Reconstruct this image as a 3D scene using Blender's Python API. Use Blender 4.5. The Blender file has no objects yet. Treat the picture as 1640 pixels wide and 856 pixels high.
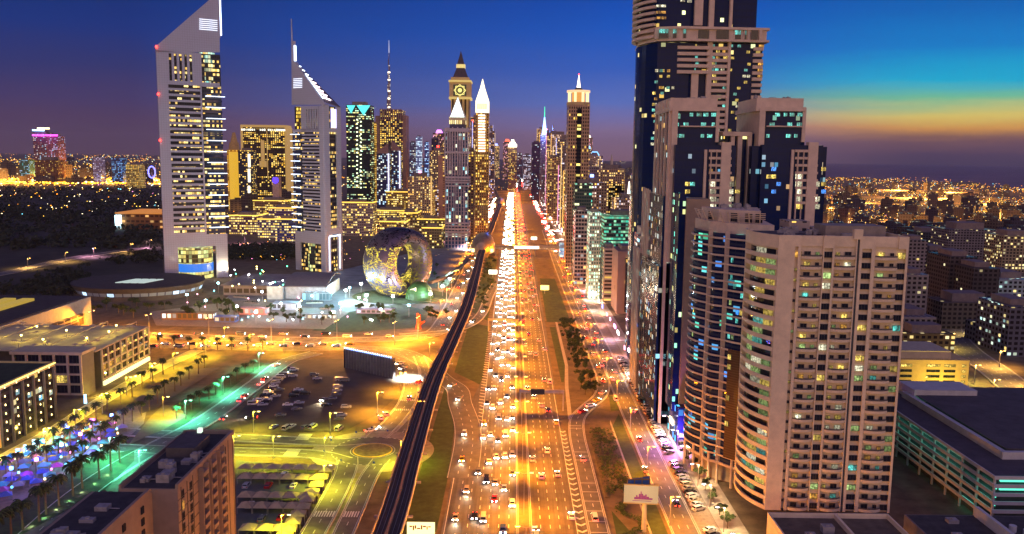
import bpy, bmesh, math, random
from mathutils import Vector, Matrix
R = math.radians
rnd = random.Random(7)
C = bpy.context.scene.collection
S = bpy.context.scene

# ------------------------------------------------------------------ camera
CAMH = 130.0
FPX, PCX, PCY = 1358.0, 820.0, 428.0            # focal length and centre in photo pixels
_u = Vector((130, 10372, 1358)).normalized()    # world up seen from the camera
_f = Vector((0, 0, -1)); _y = (_f - _u * _f.dot(_u)).normalized(); _x = _y.cross(_u)
RM = Matrix((_x, _y, _u))                       # camera axes -> world axes
cam = bpy.data.objects.new('camera', bpy.data.cameras.new('camera')); C.objects.link(cam)
cam.matrix_world = Matrix.Translation((0, 0, CAMH)) @ RM.to_4x4()
cam.data.sensor_width = 36; cam.data.lens = 36 * FPX / 1640
cam.data.clip_start = 1; cam.data.clip_end = 300000
S.camera = cam

def ray(px, py): return RM @ Vector((px - PCX, PCY - py, -FPX))
def G(px, py, z=0.0):                            # where the sight line meets the height z
    d = ray(px, py); t = (z - CAMH) / d.z; return Vector((d.x * t, d.y * t, z))
def DX(px, py, Y):                               # where it meets the distance Y
    d = ray(px, py); t = Y / d.y; return Vector((d.x * t, Y, CAMH + d.z * t))
def ZAT(py, Y, px=820): return DX(px, py, Y).z

# ------------------------------------------------------------------ sky, afterglow, exposure
W = bpy.data.worlds.new('World'); S.world = W; W.use_nodes = True
nt = W.node_tree; N = nt.nodes; L = nt.links; N.clear()
def s2l(c):
    return tuple(((v / 255 / 12.92) if v / 255 <= .04045 else ((v / 255 + .055) / 1.055) ** 2.4) for v in c) + (1.0,)
def math_node(N, L, op, a, b=None, c=None):
    n = N.new('ShaderNodeMath'); n.operation = op
    for i, v in enumerate((a, b, c)):
        if v is None: continue
        if isinstance(v, (int, float)): n.inputs[i].default_value = v
        else: L.new(v, n.inputs[i])
    return n.outputs[0]
tc = N.new('ShaderNodeTexCoord'); sp = N.new('ShaderNodeSeparateXYZ'); L.new(tc.outputs['Generated'], sp.inputs[0])
az = math_node(N, L, 'ARCTAN2', sp.outputs[0], sp.outputs[1])
smp = N.new('ShaderNodeMapping'); smp.inputs['Scale'].default_value = (2.2, 2.2, 26); L.new(tc.outputs['Generated'], smp.inputs[0])
snz = N.new('ShaderNodeTexNoise'); snz.inputs['Scale'].default_value = 1.6; snz.inputs['Detail'].default_value = 5; snz.inputs['Roughness'].default_value = .55; L.new(smp.outputs[0], snz.inputs['Vector'])   # thin dusk haze layers
elev = math_node(N, L, 'MULTIPLY_ADD', sp.outputs[2], 2.5, math_node(N, L, 'MULTIPLY_ADD', snz.outputs['Fac'], .07, .065))     # z -0.04..0.36 -> 0..1
def skyramp(stops):
    r = N.new('ShaderNodeValToRGB'); L.new(elev, r.inputs[0]); cr = r.color_ramp
    while len(cr.elements) > 1: cr.elements.remove(cr.elements[-1])
    for i, (z, c) in enumerate(stops):
        e = cr.elements[0] if i == 0 else cr.elements.new(min(1, max(0, z * 2.5 + .1)))
        e.position = min(1, max(0, z * 2.5 + .1)); e.color = s2l(c)
    return r.outputs[0]
rl = skyramp([(-.04, (50, 34, 45)), (0, (88, 62, 82)), (.025, (80, 58, 92)), (.055, (66, 56, 104)), (.09, (42, 52, 112)), (.13, (12, 50, 126)), (.19, (0, 42, 112)), (.36, (2, 18, 60))])
rm = skyramp([(-.04, (95, 50, 75)), (0, (150, 112, 130)), (.03, (142, 118, 158)), (.06, (88, 116, 196)), (.10, (46, 96, 192)), (.145, (6, 86, 190)), (.19, (0, 70, 172)), (.36, (2, 28, 90))])
rr = skyramp([(-.04, (34, 34, 60)), (0, (50, 46, 78)), (.010, (72, 54, 82)), (.022, (130, 88, 84)), (.036, (235, 165, 72)), (.050, (238, 212, 108)), (.064, (118, 200, 160)), (.084, (10, 178, 218)), (.12, (0, 128, 206)), (.16, (0, 98, 184)), (.20, (0, 78, 168)), (.36, (4, 38, 104))])
rb = skyramp([(-.04, (150, 110, 110)), (0, (255, 204, 140)), (.1, (255, 200, 150)), (.26, (105, 95, 140))])   # city glow added behind the camera to light the building fronts
def mixc(f, a, b, bt='MIX'):
    m = N.new('ShaderNodeMix'); m.data_type = 'RGBA'; m.blend_type = bt; m.clamp_factor = True
    if isinstance(f, (int, float)): m.inputs[0].default_value = f
    else: L.new(f, m.inputs[0])
    L.new(a, m.inputs[6]); L.new(b, m.inputs[7]); return m.outputs[2]
def maprange(v, a, b, smooth=False):
    m = N.new('ShaderNodeMapRange'); L.new(v, m.inputs[0]); m.inputs[1].default_value = a; m.inputs[2].default_value = b
    if smooth: m.interpolation_type = 'SMOOTHSTEP'
    return m.outputs[0]
c1 = mixc(maprange(az, R(-24), R(6)), rl, rm)
c2 = mixc(maprange(az, R(8), R(27), True), c1, rr)
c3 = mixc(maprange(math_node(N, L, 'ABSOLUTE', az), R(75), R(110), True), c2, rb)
nish = N.new('ShaderNodeTexSky'); nish.sky_type = 'NISHITA'; nish.sun_disc = False
nish.sun_elevation = R(0.5); nish.sun_rotation = R(48)
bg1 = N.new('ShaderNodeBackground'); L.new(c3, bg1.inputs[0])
L.new(math_node(N, L, 'MULTIPLY_ADD', maprange(math_node(N, L, 'ABSOLUTE', az), R(75), R(110), True), .95, 1.0), bg1.inputs[1])  # boosts the glow behind the camera so that facing fronts brighten
bg2 = N.new('ShaderNodeBackground'); bg2.inputs[1].default_value = 0.0005; L.new(nish.outputs[0], bg2.inputs[0])
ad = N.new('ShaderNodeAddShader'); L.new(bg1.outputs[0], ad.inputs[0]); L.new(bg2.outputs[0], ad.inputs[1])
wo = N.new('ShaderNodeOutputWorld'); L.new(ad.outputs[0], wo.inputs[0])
W.cycles.sampling_method = 'MANUAL'; W.cycles.sample_map_resolution = 256
sun = bpy.data.objects.new('afterglow_sun', bpy.data.lights.new('afterglow_sun', 'SUN')); C.objects.link(sun)
sun.data.energy = 0.12; sun.data.angle = R(25); sun.data.color = (1, .62, .4)
sun.rotation_euler = Vector((math.sin(R(48)), math.cos(R(48)), .09)).to_track_quat('Z', 'Y').to_euler()
S.view_settings.view_transform = 'Standard'; S.view_settings.look = 'None'
S.view_settings.exposure = 0.0; S.view_settings.gamma = 1
S.cycles.max_bounces = 4; S.cycles.diffuse_bounces = 2; S.cycles.glossy_bounces = 2; S.cycles.transmission_bounces = 2
S.cycles.sample_clamp_indirect = 3; S.cycles.caustics_reflective = False; S.cycles.caustics_refractive = False
S.cycles.use_light_tree = True
S.cycles.use_denoising = True

# ------------------------------------------------------------------ materials
MATS = {}
def base_mat(name):
    m = bpy.data.materials.new(name); m.use_nodes = True
    n = m.node_tree.nodes; l = m.node_tree.links
    b = n['Principled BSDF']; m.cycles.emission_sampling = 'NONE'
    return m, n, l, b
def mat(name, col, rough=.8, var=.25, scale=.3, metal=0.0, bump=0.0, wear=None):
    if name in MATS: return MATS[name]
    m, n, l, b = base_mat(name)
    b.inputs['Roughness'].default_value = rough; b.inputs['Metallic'].default_value = metal
    g = n.new('ShaderNodeNewGeometry')
    t = n.new('ShaderNodeTexNoise'); t.inputs['Scale'].default_value = scale; t.inputs['Detail'].default_value = 5; t.inputs['Roughness'].default_value = .65
    l.new(g.outputs['Position'], t.inputs['Vector'])
    r = n.new('ShaderNodeMapRange'); r.inputs[1].default_value = .3; r.inputs[2].default_value = .7
    r.inputs[3].default_value = 1 - var; r.inputs[4].default_value = 1 + var
    l.new(t.outputs['Fac'], r.inputs[0])
    fac = r.outputs[0]
    if wear:      # long streaks of wear along the lanes
        mp = n.new('ShaderNodeMapping'); mp.inputs['Scale'].default_value = (wear, .012, 1); l.new(g.outputs['Position'], mp.inputs[0])
        t2 = n.new('ShaderNodeTexNoise'); t2.inputs['Scale'].default_value = 1.0; t2.inputs['Detail'].default_value = 4; t2.inputs['Roughness'].default_value = .7; l.new(mp.outputs[0], t2.inputs['Vector'])
        r2_ = n.new('ShaderNodeMapRange'); r2_.inputs[1].default_value = .3; r2_.inputs[2].default_value = .7; r2_.inputs[3].default_value = .5; r2_.inputs[4].default_value = 1.45; l.new(t2.outputs['Fac'], r2_.inputs[0])
        fac = math_node(n, l, 'MULTIPLY', fac, r2_.outputs[0])
    v = n.new('ShaderNodeVectorMath'); v.operation = 'SCALE'; v.inputs[0].default_value = col[:3]; l.new(fac, v.inputs['Scale'])
    l.new(v.outputs[0], b.inputs['Base Color'])
    if bump:
        bp = n.new('ShaderNodeBump'); bp.inputs['Strength'].default_value = bump; l.new(t.outputs['Fac'], bp.inputs['Height']); l.new(bp.outputs[0], b.inputs['Normal'])
    MATS[name] = m; return m
def emis(name, col, strength=3.0, sample=False):
    if name in MATS: return MATS[name]
    m, n, l, b = base_mat(name)
    b.inputs['Base Color'].default_value = (.05, .05, .05, 1)
    b.inputs['Emission Color'].default_value = (*col, 1); b.inputs['Emission Strength'].default_value = strength
    if sample: m.cycles.emission_sampling = 'AUTO'
    MATS[name] = m; return m
def room(name, col, strength=1.2, scale=1.3):
    """a lit room behind glass: uneven light, dark furniture and curtains"""
    if name in MATS: return MATS[name]
    m, n, l, b = base_mat(name)
    g = n.new('ShaderNodeNewGeometry'); t = n.new('ShaderNodeTexNoise'); t.inputs['Scale'].default_value = scale; t.inputs['Detail'].default_value = 3
    l.new(g.outputs['Position'], t.inputs['Vector'])
    r = n.new('ShaderNodeMapRange'); r.inputs[1].default_value = .38; r.inputs[2].default_value = .62; r.inputs[3].default_value = .3; r.inputs[4].default_value = 1.4
    l.new(t.outputs['Fac'], r.inputs[0])
    oi = n.new('ShaderNodeObjectInfo'); oc = n.new('ShaderNodeTexCoord'); sx = n.new('ShaderNodeSeparateXYZ'); l.new(oc.outputs['Object'], sx.inputs[0])
    curt = math_node(n, l, 'GREATER_THAN', sx.outputs[0], math_node(n, l, 'MULTIPLY_ADD', oi.outputs['Random'], 2.4, -1.0))     # a drawn curtain
    dim = math_node(n, l, 'MULTIPLY_ADD', curt, -.62, 1.0)
    br = math_node(n, l, 'MULTIPLY_ADD', math_node(n, l, 'FRACT', math_node(n, l, 'MULTIPLY', oi.outputs['Random'], 7.31)), .9, .45)
    mu = math_node(n, l, 'MULTIPLY', math_node(n, l, 'MULTIPLY', math_node(n, l, 'MULTIPLY', r.outputs[0], strength), dim), br)
    b.inputs['Base Color'].default_value = (.03, .03, .03, 1); b.inputs['Roughness'].default_value = .1
    b.inputs['Emission Color'].default_value = (*col, 1); l.new(mu, b.inputs['Emission Strength'])
    MATS[name] = m; return m
def build_facade_group():
    g = bpy.data.node_groups.new('facade', 'ShaderNodeTree'); I = g.interface
    def inp(nm, ty, dv):
        s = I.new_socket(nm, in_out='INPUT', socket_type=ty); s.default_value = dv
    for nm, dv in (('Bay', 3.0), ('Floor', 3.5), ('WinW', .7), ('WinH', .6), ('Lit', .3), ('Seed', 1.0), ('Strength', 1.5), ('FloorVar', .5), ('Rough', .7)):
        inp(nm, 'NodeSocketFloat', dv)
    for nm, dv in (('Wall', (.3, .3, .3, 1)), ('Glass', (.02, .03, .05, 1)), ('LitA', (1, .7, .15, 1)), ('LitB', (1, .95, .6, 1))):
        inp(nm, 'NodeSocketColor', dv)
    I.new_socket('Shader', in_out='OUTPUT', socket_type='NodeSocketShader')
    n = g.nodes; l = g.links; gi = n.new('NodeGroupInput'); go = n.new('NodeGroupOutput'); i = gi.outputs
    uv = n.new('ShaderNodeUVMap'); s = n.new('ShaderNodeSeparateXYZ'); l.new(uv.outputs[0], s.inputs[0])
    M_ = lambda op, a, b=None, c=None: math_node(n, l, op, a, b, c)
    ux = M_('DIVIDE', s.outputs[0], i['Bay']); vx = M_('DIVIDE', s.outputs[1], i['Floor'])
    iu, iv = M_('FLOOR', ux), M_('FLOOR', vx); fu, fv = M_('FRACT', ux), M_('FRACT', vx)
    mu = M_('LESS_THAN', M_('ABSOLUTE', M_('SUBTRACT', fu, .5)), M_('MULTIPLY', i['WinW'], .5))
    mv = M_('LESS_THAN', M_('ABSOLUTE', M_('SUBTRACT', fv, .5)), M_('MULTIPLY', i['WinH'], .5))
    mask = M_('MULTIPLY', mu, mv)
    cb = n.new('ShaderNodeCombineXYZ'); l.new(iu, cb.inputs[0]); l.new(iv, cb.inputs[1]); l.new(i['Seed'], cb.inputs[2])
    wn = n.new('ShaderNodeTexWhiteNoise'); l.new(cb.outputs[0], wn.inputs['Vector'])
    cf = n.new('ShaderNodeCombineXYZ'); l.new(iv, cf.inputs[0]); l.new(i['Seed'], cf.inputs[1]); l.new(M_('FLOOR', M_('DIVIDE', ux, 7.0)), cf.inputs[2])
    wf = n.new('ShaderNodeTexWhiteNoise'); l.new(cf.outputs[0], wf.inputs['Vector'])
    thr = M_('MULTIPLY', i['Lit'], M_('ADD', 1.0, M_('MULTIPLY', i['FloorVar'], M_('SUBTRACT', M_('MULTIPLY', wf.outputs[0], 3.0), 1.5))))
    lit = M_('MULTIPLY', M_('LESS_THAN', wn.outputs[0], thr), mask)
    sc = n.new('ShaderNodeSeparateColor'); l.new(wn.outputs[1], sc.inputs[0])
    def mx(f, a, b):
        m = n.new('ShaderNodeMix'); m.data_type = 'RGBA'
        l.new(f, m.inputs[0]); l.new(a, m.inputs[6]); l.new(b, m.inputs[7]); return m.outputs[2]
    bs = n.new('ShaderNodeBsdfPrincipled')
    nz = n.new('ShaderNodeTexNoise'); nz.inputs['Scale'].default_value = .08; nz.inputs['Detail'].default_value = 6; gg = n.new('ShaderNodeNewGeometry'); l.new(gg.outputs['Position'], nz.inputs['Vector'])
    wv = n.new('ShaderNodeVectorMath'); wv.operation = 'SCALE'; l.new(i['Wall'], wv.inputs[0]); l.new(M_('MULTIPLY_ADD', nz.outputs['Fac'], .7, .65), wv.inputs['Scale'])
    l.new(mx(mask, wv.outputs[0], i['Glass']), bs.inputs['Base Color'])
    l.new(M_('MULTIPLY_ADD', mask, M_('SUBTRACT', .12, i['Rough']), i['Rough']), bs.inputs['Roughness']); bs.inputs['Specular IOR Level'].default_value = .1
    l.new(mx(sc.outputs[1], i['LitA'], i['LitB']), bs.inputs['Emission Color'])
    l.new(M_('MULTIPLY', lit, M_('MULTIPLY', i['Strength'], M_('MULTIPLY_ADD', sc.outputs[2], 1.3, .25))), bs.inputs['Emission Strength'])
    l.new(bs.outputs[0], go.inputs[0]); return g
FG = build_facade_group()
_fs = [0]
def facade(wall=(.3, .25, .2), glass=(.015, .02, .035), bay=3., fl=3.6, ww=.7, wh=.6, lit=.3, A=(1, .55, .08), B=(1, .85, .4), st=1.5, fv=.5, rough=.7):
    _fs[0] += 1
    m = bpy.data.materials.new('facade'); m.use_nodes = True; m.cycles.emission_sampling = 'NONE'
    n = m.node_tree.nodes; n.clear(); g = n.new('ShaderNodeGroup'); g.node_tree = FG
    for k, v in (('Bay', bay), ('Floor', fl), ('WinW', ww), ('WinH', wh), ('Lit', lit), ('Seed', _fs[0] * 1.37), ('Strength', st), ('FloorVar', fv), ('Rough', rough)): g.inputs[k].default_value = v
    for k, v in (('Wall', wall), ('Glass', glass), ('LitA', A), ('LitB', B)): g.inputs[k].default_value = (*v, 1)
    o = n.new('ShaderNodeOutputMaterial'); m.node_tree.links.new(g.outputs[0], o.inputs[0]); return m

# ------------------------------------------------------------------ mesh builder
class Face:
    """a vertical face: u along it, w out of it, z up"""
    def __init__(s, ax, ay, bx, by):
        s.o = Vector((ax, ay)); d = Vector((bx - ax, by - ay)); s.len = d.length; s.e = d / s.len
        s.n = Vector((s.e.y, -s.e.x)); s.rot = math.atan2(s.e.y, s.e.x)
    def p(s, u, w, z): q = s.o + s.e * u + s.n * w; return (q.x, q.y, z)
class MB:
    def __init__(s): s.v = []; s.f = []; s.uv = []; s.m = []
    def poly(s, pts, uv=None, m=0):
        i = len(s.v); s.v += [tuple(p) for p in pts]; s.f.append(tuple(range(i, i + len(pts)))); s.uv.append(uv or [(p[0], p[1]) for p in pts]); s.m.append(m)
    def hexa(s, c, m=0):      # 4 bottom points, 4 top points, counter-clockwise seen from above
        u = 0
        s.poly([c[3], c[2], c[1], c[0]], m=m); s.poly([c[4], c[5], c[6], c[7]], m=m)
        for k in range(4):
            a, b = c[k], c[(k + 1) % 4]; L_ = math.hypot(b[0] - a[0], b[1] - a[1])
            s.poly([a, b, c[4 + (k + 1) % 4], c[4 + k]], [(u, a[2]), (u + L_, b[2]), (u + L_, c[4 + (k + 1) % 4][2]), (u, c[4 + k][2])], m); u += L_
        return s
    def box(s, x0, x1, y0, y1, z0, z1, m=0):
        return s.hexa([(x0, y0, z0), (x1, y0, z0), (x1, y1, z0), (x0, y1, z0), (x0, y0, z1), (x1, y0, z1), (x1, y1, z1), (x0, y1, z1)], m)
    def fbox(s, F, u0, u1, w0, w1, z0, z1, m=0):
        P = F.p
        return s.hexa([P(u0, w1, z0), P(u1, w1, z0), P(u1, w0, z0), P(u0, w0, z0), P(u0, w1, z1), P(u1, w1, z1), P(u1, w0, z1), P(u0, w0, z1)], m)
    def prism(s, pts, z0, z1, m=0, top=True, ztop=None):     # pts counter-clockwise
        n = len(pts); u = 0; zt = ztop or [z1] * n
        for k in range(n):
            a, b = pts[k], pts[(k + 1) % n]; L_ = math.hypot(b[0] - a[0], b[1] - a[1])
            s.poly([(a[0], a[1], z0), (b[0], b[1], z0), (b[0], b[1], zt[(k + 1) % n]), (a[0], a[1], zt[k])], [(u, z0), (u + L_, z0), (u + L_, zt[(k + 1) % n]), (u, zt[k])], m); u += L_
        if top: s.poly([(p[0], p[1], zt[k]) for k, p in enumerate(pts)], m=m)
        s.poly([(p[0], p[1], z0) for p in reversed(pts)], m=m); return s
    def cone(s, c, r0, r1, z0, z1, n=12, m=0, cap=True, ph=0, sx=1, sy=1):
        ps = []
        for r, z in ((r0, z0), (r1, z1)): ps.append([(c[0] + sx * r * math.cos(ph + 2 * math.pi * k / n), c[1] + sy * r * math.sin(ph + 2 * math.pi * k / n), z) for k in range(n)])
        for k in range(n):
            j = (k + 1) % n; s.poly([ps[0][k], ps[0][j], ps[1][j], ps[1][k]], [(k * 6.28 * r0 / n, z0), ((k + 1) * 6.28 * r0 / n, z0), ((k + 1) * 6.28 * r0 / n, z1), (k * 6.28 * r0 / n, z1)], m)
        if cap: s.poly(ps[1], m=m); s.poly(ps[0][::-1], m=m)
        return s
    def tube(s, a, b, r0, r1=None, n=6, m=0):
        a, b = Vector(a), Vector(b); r1 = r0 if r1 is None else r1; d = (b - a).normalized(); x = d.orthogonal().normalized(); y = d.cross(x)
        p = [[q + x * r * math.cos(6.2832 * k / n) + y * r * math.sin(6.2832 * k / n) for k in range(n)] for q, r in ((a, r0), (b, r1))]
        for k in range(n): j = (k + 1) % n; s.poly([p[0][k], p[0][j], p[1][j], p[1][k]], m=m)
        s.poly(p[0][::-1], m=m); s.poly(p[1], m=m); return s
    def mesh(s, name, mats):
        me = bpy.data.meshes.new(name); me.from_pydata(s.v, [], s.f)
        for x in (mats if isinstance(mats, (list, tuple)) else [mats]): me.materials.append(x)
        ul = me.uv_layers.new(name='UVMap'); flat = [c for uv in s.uv for q in uv for c in q]; ul.data.foreach_set('uv', flat)
        me.polygons.foreach_set('material_index', s.m); me.update(); return me
    def build(s, name, mats, parent=None):
        return obj(name, s.mesh(name, mats), parent)
def obj(name, me, parent=None, loc=(0, 0, 0), rz=0, sc=None):
    o = bpy.data.objects.new(name, me); C.objects.link(o); o.location = loc; o.rotation_euler.z = rz
    if sc: o.scale = sc
    if parent: o.parent = parent
    return o
def tag(o, label, cat, group=None):
    o['label'] = label; o['category'] = cat
    if group: o['group'] = group
    return o
def thing(name, label, cat, group=None, loc=(0, 0, 0), rz=0):
    return tag(obj(name, None, None, loc, rz), label, cat, group)
def struct(name, mb, m):
    o = mb.build(name, m); o['kind'] = 'structure'; return o
def smooth(o):
    o.data.polygons.foreach_set('use_smooth', [True] * len(o.data.polygons)); return o
ORD = 'first second third fourth fifth sixth seventh eighth ninth tenth eleventh twelfth thirteenth fourteenth fifteenth sixteenth seventeenth eighteenth nineteenth twentieth'.split()
def nth(k): return ORD[k] if k < 20 else ('twenty-' + ORD[k - 20] if k < 29 else ('thirtieth' if k == 29 else ('thirty-' + ORD[k - 30] if k < 39 else 'fortieth')))
def lamp(name, kind, loc, power, col, parent=None, size=1.0, spot=None):
    d = bpy.data.lights.new(name, kind); d.energy = power; d.color = col
    o = bpy.data.objects.new(name, d); C.objects.link(o); o.location = loc
    if kind == 'SPOT': d.spot_size = R(spot or 150); d.spot_blend = .6; d.shadow_soft_size = size
    elif kind == 'AREA': d.shape = 'DISK'; d.size = size
    else: d.shadow_soft_size = size
    if parent: o.parent = parent
    return o
# ------------------------------------------------------------------ ground, sea, roads
ASPH = mat('asphalt', (.1, .09, .085), .7, .3, .15, wear=.55)
ASPH2 = mat('old_asphalt', (.13, .12, .11), .8, .3, .2)
LOT = mat('lot_asphalt', (.075, .06, .05), .85, .35, .08)
PAVE = mat('paving', (.28, .24, .2), .8, .25, .4)
PALE = mat('pale_paving', (.4, .36, .3), .8, .2, .3)
SAND = mat('sandy_soil', (.13, .095, .06), .95, .45, .12)
GRASS = mat('lawn', (.035, .06, .018), .95, .5, .25)
DARKG = mat('dark_scrub', (.035, .035, .025), .95, .6, .02)
PAINT = mat('road_paint', (.7, .7, .68), .7, .2, 1.0)
YPAINT = mat('yellow_paint', (.75, .5, .06), .7, .2, 1.0)
KERB = mat('kerb', (.45, .42, .38), .8, .2, 1.0)
zlev = [0.0]
def level(): zlev[0] += .012; return zlev[0]
def sheet(name, pts, m, z=None, thick=0):
    z = level() if z is None else z
    mb = MB(); p = [(q[0], q[1]) for q in pts]
    a = sum(p[i][0] * p[(i + 1) % len(p)][1] - p[(i + 1) % len(p)][0] * p[i][1] for i in range(len(p)))
    if a < 0: p = p[::-1]
    if thick: mb.prism(p, 0, thick)
    else: mb.poly([(x, y, z) for x, y in p])
    return struct(name, mb, m)
def px(*pts): return [G(a, b) for a, b in pts]
def spline(pts, n=8):
    out = []; P = [Vector(p[:2]) for p in pts]; P = [P[0] * 2 - P[1]] + P + [P[-1] * 2 - P[-2]]
    for i in range(1, len(P) - 2):
        for k in range(n):
            t = k / n; a, b, c, d = P[i - 1:i + 3]
            out.append(.5 * ((2 * b) + (c - a) * t + (2 * a - 5 * b + 4 * c - d) * t * t + (3 * b - a - 3 * c + d) * t ** 3))
    out.append(P[-2]); return out
def offs(line, d):
    out = []
    for i, p in enumerate(line):
        t = (line[min(i + 1, len(line) - 1)] - line[max(i - 1, 0)]).normalized(); out.append(p + Vector((t.y, -t.x)) * d)
    return out
def ribbon(mb, line, d0, d1, z, z1=None):
    a, b = offs(line, d0), offs(line, d1)
    for i in range(len(line) - 1):
        if z1 is None: mb.poly([(*a[i], z), (*b[i], z), (*b[i + 1], z), (*a[i + 1], z)][::(1 if d1 > d0 else -1)])
        else: mb.hexa([(*a[i], z), (*b[i], z), (*b[i + 1], z), (*a[i + 1], z), (*a[i], z1), (*b[i], z1), (*b[i + 1], z1), (*a[i + 1], z1)])
def dashes(mb, line, d, z, on=3., off=6., w=.22, cut=1e9):
    pos = 0; pts = offs(line, d)
    for i in range(len(pts) - 1):
        a, b = pts[i], pts[i + 1]; L_ = (b - a).length; t = (b - a) / L_; q = Vector((t.y, -t.x)) * w / 2; s = -pos
        while s < L_:
            s0, s1 = max(0, s), min(L_, s + on)
            if s1 > s0: A, B = a + t * s0, a + t * s1; mb.poly([(*(A - q), z), (*(A + q), z), (*(B + q), z), (*(B - q), z)])
            s += on + off
        pos = (pos + L_) % (on + off)
def road(name, pts, w, lanes=2, m=None, n=8, kerb=True, edge=True):
    line = spline(pts, n); z = level(); mb = MB(); ribbon(mb, line, -w / 2, w / 2, z); struct(name, mb, m or ASPH2)
    mk = MB(); zz = z + .006
    for k in range(1, lanes): dashes(mk, line, -w / 2 + w * k / lanes, zz)
    if edge:
        for s_ in (-1, 1): ribbon(mk, line, s_ * (w / 2 - .5), s_ * (w / 2 - .3), zz)
    struct('road_markings', mk, PAINT)
    if kerb:
        kb = MB()
        for s_ in (-1, 1): ribbon(kb, line, s_ * w / 2, s_ * (w / 2 + .4), 0, z + .15)
        struct('kerb', kb, KERB)
    return line
gm = MB()
gm.poly([(-30000, -2000, 0), (30000, -2000, 0), (30000, 30000, 0), (-30000, 30000, 0)]); struct('ground', gm, SAND)
seam = mat('sea_water', (.11, .09, .2), .9, .2, .001)
sheet('sea', [G(1318, 283), G(1400, 286), G(1480, 291), G(1560, 292), G(1600, 301), G(1660, 306), G(1800, 320), (30000, 1750), (30000, 29990), (4600, 29990)], seam, .05)
sheet('ground_city', px((1300, 283), (1400, 287), (1480, 292), (1640, 308), (1700, 330), (1700, 420), (1300, 420)), mat('suburb_ground', (.16, .1, .06), .9, .6, .004), .03)
sheet('dark_parkland', px((-60, 300), (252, 300), (262, 440), (140, 470), (-60, 480)), DARKG, .03)
# lawns and soil beside the highway
sheet('verge_lawn', [(-37, 150), (-25.5, 150), (-25, 337), (-27, 400), (-33, 455), (-37, 468)], GRASS)
sheet('verge_lawn', [(-34, 500), (-16, 470), (-17, 640), (-33, 655)], GRASS)
sheet('verge_lawn', [(-33, 700), (-18.5, 660), (-19, 1080), (-33, 1080)], GRASS)
sheet('verge_lawn', [(30, 470), (37, 452), (47, 480), (48, 640), (30, 640)], SAND)
sheet('verge_lawn', [(28, 660), (47, 660), (46, 900), (30, 900)], GRASS)
sheet('gravel_path', [(29, 410), (31, 408), (33, 470), (36, 520), (36.5, 660), (34.8, 660), (34, 520), (31, 470)], PALE)
sheet('verge_lawn', [(37.5, 230), (45, 232), (48, 262), (38, 300), (36.8, 260)], GRASS)
sheet('verge_lawn', [(50, 240), (55.5, 240), (55.5, 420), (50, 400)], GRASS)
sheet('verge_lawn', [(29.5, 640), (34, 640), (34, 520), (31, 480), (29.5, 480)], GRASS)
sheet('gravel_path', [(49.2, 240), (50, 240), (50, 410), (49.2, 404)], PALE)
sheet('verge_lawn', [(52, 425), (56.5, 425), (56.5, 452), (54, 452)], GRASS)
# museum quarter
sheet('plaza', px((370, 470), (560, 430), (700, 395), (760, 400), (700, 480), (600, 500), (430, 520), (340, 500)), mat('museum_plaza', (.18, .2, .22), .6, .4, .08))
sheet('lawn', px((560, 500), (640, 487), (690, 500), (672, 525), (560, 533), (500, 530)), GRASS)
sheet('plaza', px((240, 500), (400, 480), (560, 500), (520, 528), (250, 522)), PAVE)
# main highway
hl = spline([(5, 60), (5, 800), (5, 1600), (4, 2600), (12, 3400), (55, 4500), (150, 6000)], 6)
mb = MB(); z = level()
mb.poly([(-24, 60, z), (24.5, 60, z), (24.5, 400, z), (26.5, 640, z), (27.5, 1100, z), (27.5, 1600, z), (-18, 1600, z), (-17.8, 1180, z), (-15.2, 619, z), (-15, 500, z), (-24.5, 400, z), (-23.3, 330, z)])
far = spline([(5, 1600), (4, 2600), (12, 3400), (55, 4500), (150, 6000)], 6)
ribbon(mb, far, -22.9, 22.5, z); struct('highway', mb, ASPH)
mk = MB(); zz = z + .006
st = [Vector((0, 60)), Vector((0, 1500))]
for x in (-10.8, -7.2, -3.6, 0): dashes(mk, st, x, zz, 3, 5, .25)
dashes(mk, [Vector((0, 60)), Vector((0, 330))], -18.6, zz, 3, 5, .25); dashes(mk, [Vector((0, 60)), Vector((0, 350))], -14.6, zz, 3, 5, .25)
for x in (11.3, 14.7, 18.1, 21.3): dashes(mk, st, x, zz, 3, 5, .25)
for x in (2.9, 8.1, 24.0): ribbon(mk, st, x - .12, x + .12, zz)
ribbon(mk, [Vector((0, 640)), Vector((0, 1500))], -14.8, -14.5, zz); ribbon(mk, [Vector((0, 60)), Vector((0, 335))], -22.6, -22.35, zz)
struct('lane_markings', mk, PAINT)
# gore hatching on the left and chevrons on the right
gk = MB()
for k in range(46):
    Y = 352 + k * 5.9; t = k / 46; xl = -14.6 - (1.4 if t < .3 else 2.2) * min(1, t * 4 + .15); xr = -13.9
    gk.poly([(xl, Y + 1.8, zz), (xr, Y, zz), (xr, Y + 1.0, zz), (xl, Y + 2.8, zz)])
ribbon(gk, [Vector((-13.9, 345)), Vector((-13.9, 625))], 0, .25, zz)
for k in range(30):
    Y = 232 + k * 5.4; w = 1.9 - .02 * k; c = 26.0 - .03 * k
    gk.poly([(c - w, Y + 1.6, z + .05), (c, Y, z + .05), (c, Y + 1.3, z + .05), (c - w, Y + 2.9, z + .05)]); gk.poly([(c, Y, z + .05), (c + w, Y + 1.6, z + .05), (c + w, Y + 2.9, z + .05), (c, Y + 1.3, z + .05)])
struct('road_markings', gk, PAINT)
sheet('road_shoulder', [(24.4, 60), (28.4, 60), (28.2, 380), (24.4, 400)], ASPH, z + .03)
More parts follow.
